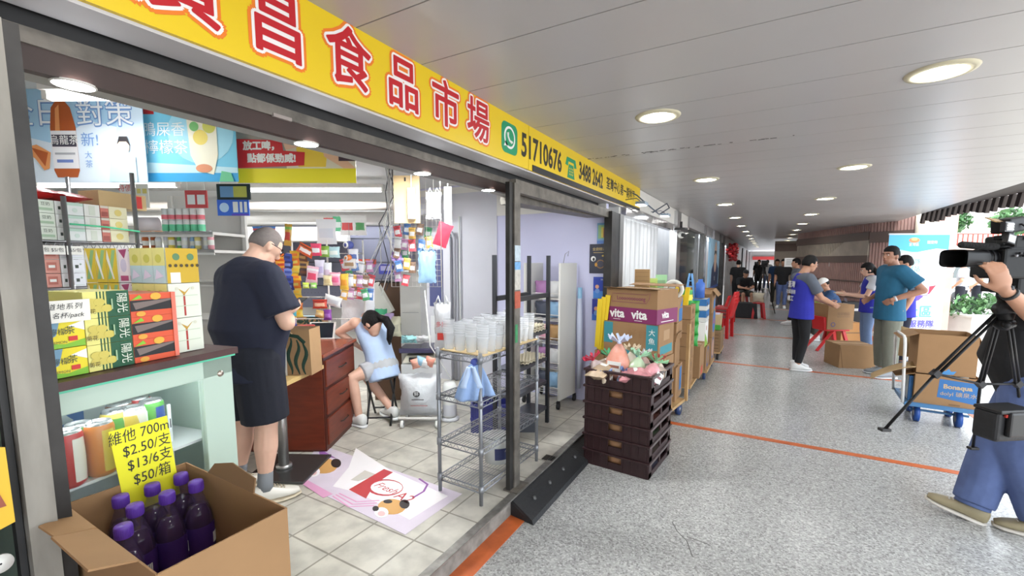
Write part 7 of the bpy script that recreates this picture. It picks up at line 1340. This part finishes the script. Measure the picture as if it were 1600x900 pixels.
# 9, 10 seated man in black and the one behind -----------------------------------------
q = PD(1160, 480, 15.3); stool((q.x, q.y, 0), .1, 'red stool under the seated man in black by the shutters')
person('seated man in black shirt and cap by the shutters, holding his hands forward', (q.x, q.y, 0), math.radians(200), SIT(.1), s=1.04, skin='tan', top=dict(m=BLKC, g=.02, sleeve=.8), bottom=dict(m=KHK, g=.02, len=.45), hair='short', cap=(40, 40, 42), head=(.2, -.1), vox=.014, far=True)
q = PD(1151, 470, 16.3); person('standing person in black with backpack behind the seated man in black', (q.x, q.y, 0), math.radians(0), dict(), s=.97, skin='light', top=dict(m=BLKC, g=.02, sleeve=.8), bottom=dict(m=BLKC), hair='short', vox=.016, far=True, face=False)
# far walkers
for u, d, rz_, tp, bt, lb, hr_ in ((1197, 25, 20, WHTC, DENIM, 'far walker in white shirt and dark jeans beside the far tripod', 'short'), (1184, 23, 170, BLKC, BLKC, 'far person in black standing behind a far camera tripod', 'short'), (1222, 15.5, 175, BLKC, DENIM, 'far person in black t-shirt and jeans in the middle of the corridor', 'short'), (1212, 16.5, 180, DKBL, KHK, 'far person in dark blue just left of the one in black', 'short'), (1243, 11.5, 100, GRYT, BLKC, 'person in grey half hidden behind the man in the blue vest', 'short')):
    q = PD(u, 450, d); person(lb, (q.x, q.y, 0), math.radians(rz_), dict(elL=(-.26, -.05, 1.14), anL=(-.1, .12, .09)), s=.99, skin='tan', top=dict(m=tp, g=.02, sleeve=.75), bottom=dict(m=bt), hair=hr_, vox=.018, far=True, face=False)
q = PD(1180, 450, 22); tripod((q.x, q.y, 0), 1.3, .4, 'far black camera tripod in the corridor')
# outdoor pair
for u, d, rz_, lb, tp in ((1503, 12.5, 60, 'grey-shirted passer-by outdoors behind the planter, left of the two', CLO('pale_grey', (176, 178, 184))), (1527, 13.0, 80, 'white-shirted passer-by outdoors behind the planter, right of the two', WHTC)):
    q = PD(u, 450, d); person(lb, (q.x, q.y, 0), math.radians(rz_), dict(elL=(-.3, -.06, 1.14), wrL=(-.24, .12, .95), anL=(-.1, .15, .09)), s=.98, skin='tan', top=dict(m=tp, g=.025, sleeve=.8, hem=.1), bottom=dict(m=NAVY2, g=.02), hair='short', vox=.014, far=True, face=False)
# ================================================================ RIGHT SIDE: cameraman, video camera, trolley, banner
cf = PZ(1580, 815, 0); crz_ = math.radians(66); CM = Matrix.Translation((cf.x, cf.y, 0)) @ Matrix.Rotation(crz_, 4, 'Z'); Ci = CM.inverted()
L_ = lambda p: tuple(Ci @ p)
fa = PZ(1516, 812, 0); fa = Ci @ fa; ra = PZ(1628, 842, 0); ra = Ci @ ra
wrp = Ci @ PD(1569, 452, 2.12); elp = Ci @ PD(1632, 506, 2.16); shp = Ci @ PD(1700, 440, 2.35)
knF = V(((fa.x+.09)/2, fa.y*.62, .50)); knR = V((ra.x*.7-.03, ra.y*.45+.06, .49))
t, J, Hm = person('cameraman in black t-shirt, blue jeans and olive trainers striding at the right edge', (cf.x, cf.y, 0), crz_, dict(pel=(0, -.02, .95), waist=(0, 0, 1.08), chest=(.0, .02, 1.27), neck=(0, .03, 1.46), head=(0, .07, 1.61), shL=(-.2, .02, 1.40), shR=(.2, .02, 1.40), elL=tuple(elp), wrL=tuple(wrp), elR=tuple(Ci @ PD(1655, 530, 2.75)), wrR=tuple(Ci @ PD(1615, 440, 2.5)), hipL=(-.1, -.02, .91), hipR=(.1, -.02, .91), knR=tuple(knF), anR=(fa.x, fa.y, .09), knL=tuple(knR), anL=(ra.x, ra.y, .09)), s=1.0, skin='tan', top=dict(m=BLKC, g=.03, sleeve=.6, hem=.10, hemw=1.1), bottom=dict(m=DENIM, g=.032, flare=1.4, len=.97), hair='short', head=(.0, -.05), bulk=1.1, belly=.10, vox=.0075, shsc=1.03, shoe=((158, 146, 116), (212, 206, 196)), feet=(.25, .15), footpitch=(0, .26), hands=((V(Ci.to_3x3() @ (PD(1551, 398, 2.10)-PD(1569, 452, 2.12))), V(Ci.to_3x3() @ V((-.2, .9, 0))), .55, V(Ci.to_3x3() @ -RT)), None))
b = MB(); wr, el = J['wrL'], J['elL']; d = (el-wr).normalized(); b.tube([wr+d*.03, wr+d*.045], .036, BLACK, 16); b.ball(wr+d*.038+V((-.02, .0, .025)), .018, BLACK, 10, 8); b.build('wristwatch', t)
for S_, up_ in (('R', .13), ('L', .13)):
    an, kn = J['an'+S_], J['kn'+S_]; b = MB(); b.tube([an.lerp(kn, .01), an.lerp(kn, .16)], [.086, .084], DENIM, 18); b.tube([an.lerp(kn, .005), an.lerp(kn, .26)], [.078, .083], DENIML, 18); b.build('trouser_cuff', t, bev=.004)
# pouch on the hip
q = PD(1585, 668, 2.28); t = thing('camera_pouch', 'black camera pouch hanging at the hip of the striding cameraman', 'pouch', q, YAW+.1)
b = MB(); b.box((0, .06, 0), (.20, .12, .16), BG); b.build('body', t, bev=.02, seg=3); b = MB(); b.box((-.01, -.012, .02), (.10, .03, .13), BLACK); b.build('front_pocket', t, bev=.01); b = MB(); b.box((0, .05, .085), (.21, .13, .02), BLACK); b.build('flap', t, bev=.006)
b = MB(); b.box((-.06, -.006, .065), (.02, .01, .015), flat(190, 60, 50)); b.build('tag', t)
# video camera on tripod, carried
VR = YAW-math.radians(2); vo = PD(1562, 420, 2.22); t = thing('video_camera', 'large black professional video camera with lamp and fluffy microphone carried on a tripod', 'video camera', vo, VR)
CAMB = mat('camera_black', (.008, .008, .009), .45, noise=.3, nscale=30, spec=.3); CGR = mat('camera_grey', (.022, .022, .025), .4, spec=.3)
k_ = .00322; X = lambda u: (u-1562)*k_; Zz = lambda v: (420-v)*k_
b = MB(); b.box((.10, .02, Zz(412)), (.30, .17, .15), CAMB); b.box((.13, .02, Zz(380)), (.26, .15, .07), CAMB); b.box((.16, .02, Zz(445)), (.24, .15, .09), CAMB); b.box((.02, .0, Zz(402)), (.09, .12, .10), CGR); b.build('body', t, bev=.012)
b = MB()
for k in range(7): b.cyl((-.005+k*.018, -.07, Zz(400)+.012*(k % 2)), (-.005+k*.018, -.078, Zz(400)+.012*(k % 2)), .006, (flat(150, 150, 155), CGR, BLACK)[k % 3], n=10)
b.box((.12, -.068, Zz(398)), (.05, .006, .03), CGR); b.box((.14, -.068, Zz(378)), (.045, .006, .035), flat(170, 170, 172)); b.box((.14, -.072, Zz(378)), (.03, .004, .012), flat(110, 110, 115)); b.build('controls', t)
b = MB(); b.cyl((X(1552), 0, Zz(404)), (X(1528), 0, Zz(404)), .044, CAMB, n=26); 
for k in range(3): b.cyl((X(1550-k*8), 0, Zz(404)), (X(1550-k*8)-.012, 0, Zz(404)), .047, CGR, n=26)
b.build('lens', t)
b = MB(); xs = [X(1530), X(1518), X(1490)]; sz = [(.050, .036), (.060, .041), (.076, .045)]
b.rings([[(x, sy*math.copysign(abs(math.cos(a))**.45, math.cos(a)), Zz(404)+sz_*math.copysign(abs(math.sin(a))**.45, math.sin(a))) for a in [2*PI*q/24 for q in range(24)]] for x, (sy, sz_) in zip(xs, sz)], CAMB, caps=False)
b.rings([[(x, .9*sy*math.copysign(abs(math.cos(a))**.45, math.cos(a)), Zz(404)+.9*sz_*math.copysign(abs(math.sin(a))**.45, math.sin(a))) for a in [2*PI*q/24 for q in range(24)]] for x, (sy, sz_) in zip(xs[::-1], sz[::-1])], BLACK, caps=False); b.build('lens_hood', t)
b = MB(); b.lathe([(.001, .004), (.025, .002), (.038, -.004)], mat('lens_glass', (.01, .03, .02), .03, spec=1), 24, T=Matrix.Translation((X(1517), 0, Zz(404))) @ Matrix.Rotation(-PI/2, 4, 'Y')); b.build('front_glass', t)
b = MB(); b.tube([(X(1489), -.03, Zz(383)), (X(1492), -.03, Zz(383)), (X(1532), -.03, Zz(386)), (X(1545), -.03, Zz(386))], [.012, .017, .018, .014], mat('foam_black', (.012, .012, .013), .95, bump=.6, nscale=90), 14); b.tube([(X(1545), -.03, Zz(386)), (X(1590), -.03, Zz(388))], .011, CAMB, 12); b.build('microphone', t)
b = MB(); b.box((.10, .0, Zz(372)), (.26, .045, .022), CAMB); b.box((.0, .0, Zz(378)), (.03, .04, .06), CAMB); b.box((.2, .0, Zz(378)), (.03, .04, .06), CAMB); b.build('top_handle', t, bev=.006)
b = MB(); b.box((X(1562)+.01, -.01, Zz(353)), (.12, .08, .07), CAMB, rot=(0, -.15, .25)); b.cyl((.025, 0, Zz(372)), (.025, 0, Zz(360)), .012, CAMB); b.box((.02, .0, Zz(366)), (.04, .03, .03), CGR); b.build('lamp_body', t, bev=.008)
b = MB(); M_ = Matrix.Translation((X(1543), -.07, Zz(357))) @ Matrix.Rotation(.45, 4, 'Z'); b.box((0, 0, 0), (.085, .018, .048), CGR, T=M_); b.box((0, -.011, 0), (.070, .004, .036), mat('lamp_lens', (.55, .56, .58), .15), T=M_)
for r in range(3):
    for c in range(5): b.box((-.028+c*.014, -.014, -.012+r*.012), (.009, .003, .008), flat(215, 215, 205), T=M_)
b.build('lamp_front', t)
b = MB(); b.box((X(1537), -.04, Zz(347)), (.085, .05, .005), mat('amber_filter', (.45, .28, .12), .3), rot=(.5, .12, .2)); b.build('filter_flap', t)
b = MB(); b.box((X(1544), -.085, Zz(375)), (.06, .02, .045), CGR, rot=(0, .2, .3)); b.box((X(1544), -.097, Zz(375)), (.05, .003, .034), flat(190, 192, 196), rot=(0, .2, .3)); b.build('viewfinder', t, bev=.004)
b = MB(); b.tube([(X(1570), -.05, Zz(352)), (X(1582), -.06, Zz(362)), (X(1575), -.06, Zz(376))], .004, BLACK, 6); b.build('cable', t)
# tripod head and legs belong to the carried rig
to = PD(1568, 500, 2.25); t = thing('camera_tripod', 'black tripod under the video camera with one leg stretched out to the left', 'tripod', to, VR); Ti = (Matrix.Translation(to) @ Matrix.Rotation(VR, 4, 'Z')).inverted()
b = MB(); b.lathe([(.02, -.02), (.035, .0), (.04, .04), (.034, .07), (.03, .10), (.038, .12), (.038, .14), (.001, .142)], CAMB, 24); b.box((.0, 0, .16), (.16, .1, .035), CAMB); b.cyl((-.06, -.02, .06), (.06, -.02, .06), .028, CGR); b.build('fluid_head', t)
b = MB(); b.lathe([(.001, -.05), (.02, -.05), (.044, -.025), (.042, .0), (.001, .002)], CAMB, 20)
for k in range(3): a = 2*PI*k/3; b.ball((.042*math.cos(a), .042*math.sin(a), -.02), .02, CAMB)
b.build('spider', t)
def leg(u0, v0, u1, v1, u2, v2, d0, d1, nm='leg'):
    p0, p1, p2 = (Ti @ PD(u0, v0, d0)), (Ti @ PD(u1, v1, (d0+d1)/2)), (Ti @ PD(u2, v2, d1)); b = MB(); s_ = (p1-p0).cross(V((0, 1, 0))).normalized()*.014
    b.tube([p0+s_*.8, p1+s_*.8], .0075, CAMB, 8); b.tube([p0-s_*.8, p1-s_*.8], .0075, CAMB, 8); b.box(p1, (.034, .03, .034), CGR, rot=(0, .8, 0)); b.tube([p1, p2], .0075, CAMB, 8); lg = b.build('leg', t)
    f = MB(); f.box(p2, (.05, .035, .016), BLACK); f.build('foot', lg, bev=.004); return p1, p2
j1, f1 = leg(1556, 494, 1462, 584, 1382, 671, 2.25, 2.35); j2, f2 = leg(1560, 500, 1532, 600, 1520, 700, 2.28, 2.75); j3, f3 = leg(1576, 500, 1590, 600, 1600, 690, 2.3, 2.8)
b = MB(); b.tube([j1, j2], .007, CAMB, 6); b.build('spreader', t); b = MB(); b.tube([j2, j3], .007, CAMB, 6); b.build('spreader', t)
# ----------------------------------------------------------------- platform trolley with cartons
PLB = mat('trolley_blue', C(70, 120, 165), .4); WBL = flat(30, 75, 150, .4)
tA = PZ(1416, 628, .21); tB = PZ(1530, 640, .21); tx = (tB-tA).normalized(); ty = V((-tx.y, tx.x, 0)); ta = math.atan2(tx.y, tx.x)-math.radians(8); tx = V((math.cos(ta), math.sin(ta), 0)); ty = V((-tx.y, tx.x, 0)); tw = (tB-tA).length; td = .56
t = thing('platform_trolley', 'blue platform trolley with blue wheels and white handle loaded with cartons', 'trolley', (tA.x, tA.y, 0), ta)
b = MB(); b.box((tw/2, td/2, .20), (tw, td, .025), mat('trolley_deck', C(150, 155, 150), .5)); 
b.build('deck', t); b = MB()
for c, d_ in (((tw/2, 0, .197), (tw+.03, .03, .04)), ((tw/2, td, .197), (tw+.03, .03, .04)), ((0, td/2, .197), (.03, td, .04)), ((tw, td/2, .197), (.03, td, .04)), ((tw/2, .14, .11), (tw*.8, .02, .02)), ((tw/2, td-.14, .11), (tw*.8, .02, .02))): b.box(c, d_, PLB)
b.build('frame', t)
for x in (.10, tw-.14):
    for y in (.10, td-.10): b = MB(); b.cyl((x-.02, y, .085), (x+.02, y, .085), .085, WBL, n=24); b.cyl((x-.022, y, .085), (x+.022, y, .085), .035, CHROME, n=14); b.box((x, y, .17), (.06, .05, .03), STEEL_D); b.build('wheel', t)
b = MB(); hz_ = .88; b.tube([(-.03, td, .2), (-.05, td, hz_-.08), (-.05, td-.03, hz_-.02), (-.05, td-.09, hz_), (-.05, .09, hz_), (-.05, .03, hz_-.02), (-.05, 0, hz_-.08), (-.03, 0, .2)], .014, flat(228, 228, 226, .35), 8); b.build('handle', t)
def tp(x, y, z): q = tA+tx*x+ty*y; return V((q.x, q.y, z))
BLUP = flat(52, 110, 170, .6)
t = carton_open('printed_carton', 'long carton with blue printed band lying on the trolley, filled with small goods', tp(tw*.53, .22, .214), ta, tw*.86, .40, .30, {'l': (.16, .3)}); b = MB(); w, h = tw*.86, .30
card(b, front(w, h, -.2025), w, h, [('p', [(.36, .28), (1, .14), (1, .84), (.38, .9)], BLUP), ('t', 'Bonaqua', .66, .66, .2, flat(190, 165, 125), {'off': .002}), ('t', 'dolyl 礦泉水', .68, .42, .17, flat(190, 165, 125)), ('r', .55, .05, .72, .09, flat(120, 90, 60))]); b.build('print', t)
for i, c in enumerate(((225, 225, 230), (200, 205, 215), (170, 180, 200), (220, 215, 205))): packet(0, 0, 1, .16, .12, [c, shade(c, .9)], ('pale lilac packet, leftmost in the printed carton on the trolley', 'blue-grey packet, second from left in the printed carton on the trolley', 'slate packet, third from left in the printed carton on the trolley', 'beige packet, rightmost in the printed carton on the trolley')[i], 'packet', th=.06).location = tp(tw*(.45+.11*i), .2, .46)
t = carton_open('open_carton', 'large round-mouthed open carton standing on the printed carton of the trolley', tp(tw*.50, .26, .52), ta, tw*.78, .42, .40, {'b': (.14, 1.0), 'l': (.16, .4), 'r': (.10, 1.2)}); b = MB(); card(b, front(.5, .4, -.2125), .5, .4, [('p', [(.45, 0), (.62, .03), (.66, .12), (.58, .1), (.55, .17), (.5, .1), (.4, .1)], flat(70, 140, 200))]); b.build('print', t)
b = MB(); SHT = mat('kraft_sheet', C(186, 158, 116), .8, noise=.15, nscale=8)
b.grid(lambda x, y: (x*.48, .03*math.sin(x*3), y*.34*(1-.3*x)), 8, 6, SHT); tag(b.build('cardboard_sheet', loc=tp(-.02, .52, .60), rot=(math.radians(-20), 0, ta-.2), solid=.006), 'big flattened cardboard sheet standing behind the open carton on the trolley', 'cardboard')
b = MB(); b.grid(lambda x, y: (x*.34, y*.30, -.18*(1-x)**1.5-.03*math.sin(y*3)), 8, 6, SHT); tag(b.build('cardboard_flap', loc=tp(-.30, -.02, .60), rot=(0, 0, ta-.1), solid=.006), 'drooping cardboard sheet hanging off the left end of the trolley', 'cardboard')
b = MB(); b.box((.0, 0, .13), (.03, .34, .26), BLUP)
for k in range(5): b.box((-.017, -.12+k*.06, .13), (.004, .02, .24), Wt)
tag(b.build('folded_carton', loc=tp(.035, .24, .214), rz=ta), 'blue and white folded carton standing at the left end of the trolley', 'box')
# ----------------------------------------------------------------- roll-up banner
ba, bb = PD(1374, 545, 8.6), PD(1457, 545, 8.6); bt_ = PD(1370, 367, 8.6); w = (bb-ba).length*1.06; h = bt_.z-.06; t = thing('roll_up_banner', 'tall white roll-up banner with a blue wave top and thumbs-up emblem', 'banner', (ba.x, ba.y, 0), YAW-.05)
BW = mat('banner_white', (.78, .80, .84), .5); BBL = flat(70, 170, 225); BB2 = flat(50, 140, 205); PUR = flat(90, 60, 170); REDB = flat(220, 40, 60)
b = MB(); b.box((w/2, 0, .06+h/2), (w, .006, h), BW); T = front(w, h, -.004, 0, .06)
thumb = [(.46, .45), (.70, .45), (.73, .48), (.73, .56), (.70, .58), (.60, .58), (.62, .63), (.59, .66), (.55, .63), (.52, .57), (.46, .56)]
card(b, T, w, h, [('p', [(0, .88), (.2, .845), (.4, .83), (.6, .85), (.8, .87), (1, .86), (1, 1), (0, 1)], BBL), ('p', [(0, .86), (.2, .83), (.4, .82), (.6, .84), (.4, .84), (.2, .86), (0, .89)], flat(170, 215, 240)), ('d', .42, .945, .09, flat(215, 130, 80), .5), ('d', .42, .955, .05, flat(240, 220, 120), .5), ('t', '荃灣區', .42, .905, .03, Wt), ('t', '關愛隊', .72, .925, .03, Wt), ('r', .18, .64, .62, .80, flat(180, 222, 222)), ('t', '關愛隊', .40, .75, .055, flat(60, 80, 90)), ('t', '支援站', .40, .685, .055, flat(60, 80, 90)),
  ('p', [(.40, .50), (.85, .54), (.75, .46), (.45, .43)], REDB), ('p', [(.36, .46), (.66, .44), (.58, .40), (.36, .38)], PUR), ('p', [(x*1.0+(x-.6)*.08, y+(y-.55)*.06) for x, y in thumb], PUR), ('p', thumb, Wt), ('t', '隊', .48, .41, .05, Wt), ('t', '社區', .60, .29, .12, flat(90, 195, 230), {'off': .004}), ('t', '服務隊', .66, .18, .075, flat(85, 80, 190), {'off': .003}), ('d', .3, .16, .1, REDB, 2.2), ('r', .2, .03, .8, .06, BB2)])
b.build('panel', t); b = MB(); b.box((w/2, 0, .03), (w+.06, .16, .06), flat(170, 172, 176, .3)); b.build('base', t); b = MB(); b.box((w/2, .003, .06+h), (w+.02, .02, .03), flat(190, 190, 194, .3)); b.build('top_bar', t); b = MB(); b.cyl((w/2, .03, .06), (w/2, .03, h), .012, CHROME); b.build('pole', t)
# ----------------------------------------------------------------- red chair with carton, cartons, fan
q0 = PZ(1283, 552, 0); q1 = PZ(1327, 546, 0); qc = (q0+q1)/2+FH3*.2; t = thing('red_chair', 'low red plastic chair with splayed legs carrying a brown carton', 'chair', (qc.x, qc.y, 0), YAW)
b = MB(); b.box((.04, 0, .385), (.42, .36, .03), RC); b.build('seat', t, bev=.01); b = MB(); b.box((-.2, 0, .50), (.05, .34, .26), RC, rot=(0, -.12, 0)); b.build('backrest', t, bev=.015)
for sy in (-1, 1):
    for x0, x1 in ((-.02, -.33), (.16, .27)): b = MB(); b.tube([(x0, sy*.13, .375), (x1, sy*.17, .0)], .034, RC, 4); b.build('leg', t)
q = V((qc.x, qc.y, 0))+RT3*.30-FH3*.18; t = carton(q.x, q.y, .402, .48, .38, .46, YAW+.02, 'brown carton with a round purple mark carried on the low red chair', [('d', .22, .2, .09, flat(85, 75, 120)), ('d', .22, .2, .06, KRAFT), ('r', .35, .5, .85, .52, flat(130, 98, 66)), ('t', '易碎物品', .6, .62, .13, flat(135, 102, 70))], name='carton')
q = PZ(1367, 577, 0); carton(q.x, q.y, 0, .50, .45, .36, YAW-.18, 'brown carton on the floor between the two standing men', [('p', [(0, .9), (.1, 0), (.12, 0), (.02, .9)], KRAFTD)]); q = PZ(1350, 541, 0); carton(q.x, q.y+.3, 0, .42, .4, .42, YAW, 'brown carton farther back beside the jeans of the long-haired person', [('r', .1, .5, .9, .55, flat(120, 90, 60))], mt=mat('orange_card', C(184, 132, 80), .8))
q = PZ(1342, 505, 0); t = thing('standing_fan', 'grey standing fan with round wire guard behind the seated man', 'fan', (q.x, q.y, 0), YAW-.2); FZ = PD(1331, 456, (q).dot(FW)).z if False else 1.02
b = MB(); b.lathe([(.001, 0), (.2, 0), (.2, .02), (.04, .05), (.001, .05)], CAMB, 24); b.build('base', t); b = MB(); b.cyl((0, 0, .04), (0, 0, FZ-.05), .018, CHROME); b.build('pole', t)
b = MB()
for r in (.07, .13, .19, .25): b.tube([(r*math.cos(a), -.10+.05*r/.25, FZ+r*math.sin(a)) for a in [2*PI*k/28 for k in range(28)]], .004, CHROME, 4, close=True)
for k in range(24): a = 2*PI*k/24; b.tube([(.03*math.cos(a), -.11, FZ+.03*math.sin(a)), (.25*math.cos(a), -.05, FZ+.25*math.sin(a)), (.24*math.cos(a), .05, FZ+.24*math.sin(a))], .0025, CHROME, 4)
b.build('guard', t); b = MB(); b.cyl((0, -.03, FZ), (0, .16, FZ), .06, CAMB); b.build('motor', t)
for k in range(4): a = 2*PI*k/4+.3; b = MB(); b.grid(lambda x, y: ((.04+.17*x)*math.cos(a+(y-.5)*1.0), -.02+(y-.5)*.05, FZ+(.04+.17*x)*math.sin(a+(y-.5)*1.0)), 4, 4, flat(120, 122, 126)); b.build('blade', t, solid=.003)
b = MB(); b.box((0, 0, .36), (.5, .4, .72), mat('black_box', (.02, .02, .022), .6)); b.box((0, -.201, .55), (.3, .003, .06), flat(210, 210, 210)); q = PZ(1325, 522, 0); tag(b.build('black_case', loc=(q.x, q.y+.3, 0), rz=YAW), 'black case with white marks behind the carton on the red chair', 'case')
q = PD(1282, 472, 8.55); b = MB(); b.ball((0, 0, 0), (.09, .06, .05), flat(140, 195, 70), 10, 8); tag(b.build('green_bundle', loc=q), 'lime green bundle between the vest man and the seated man', 'bundle')
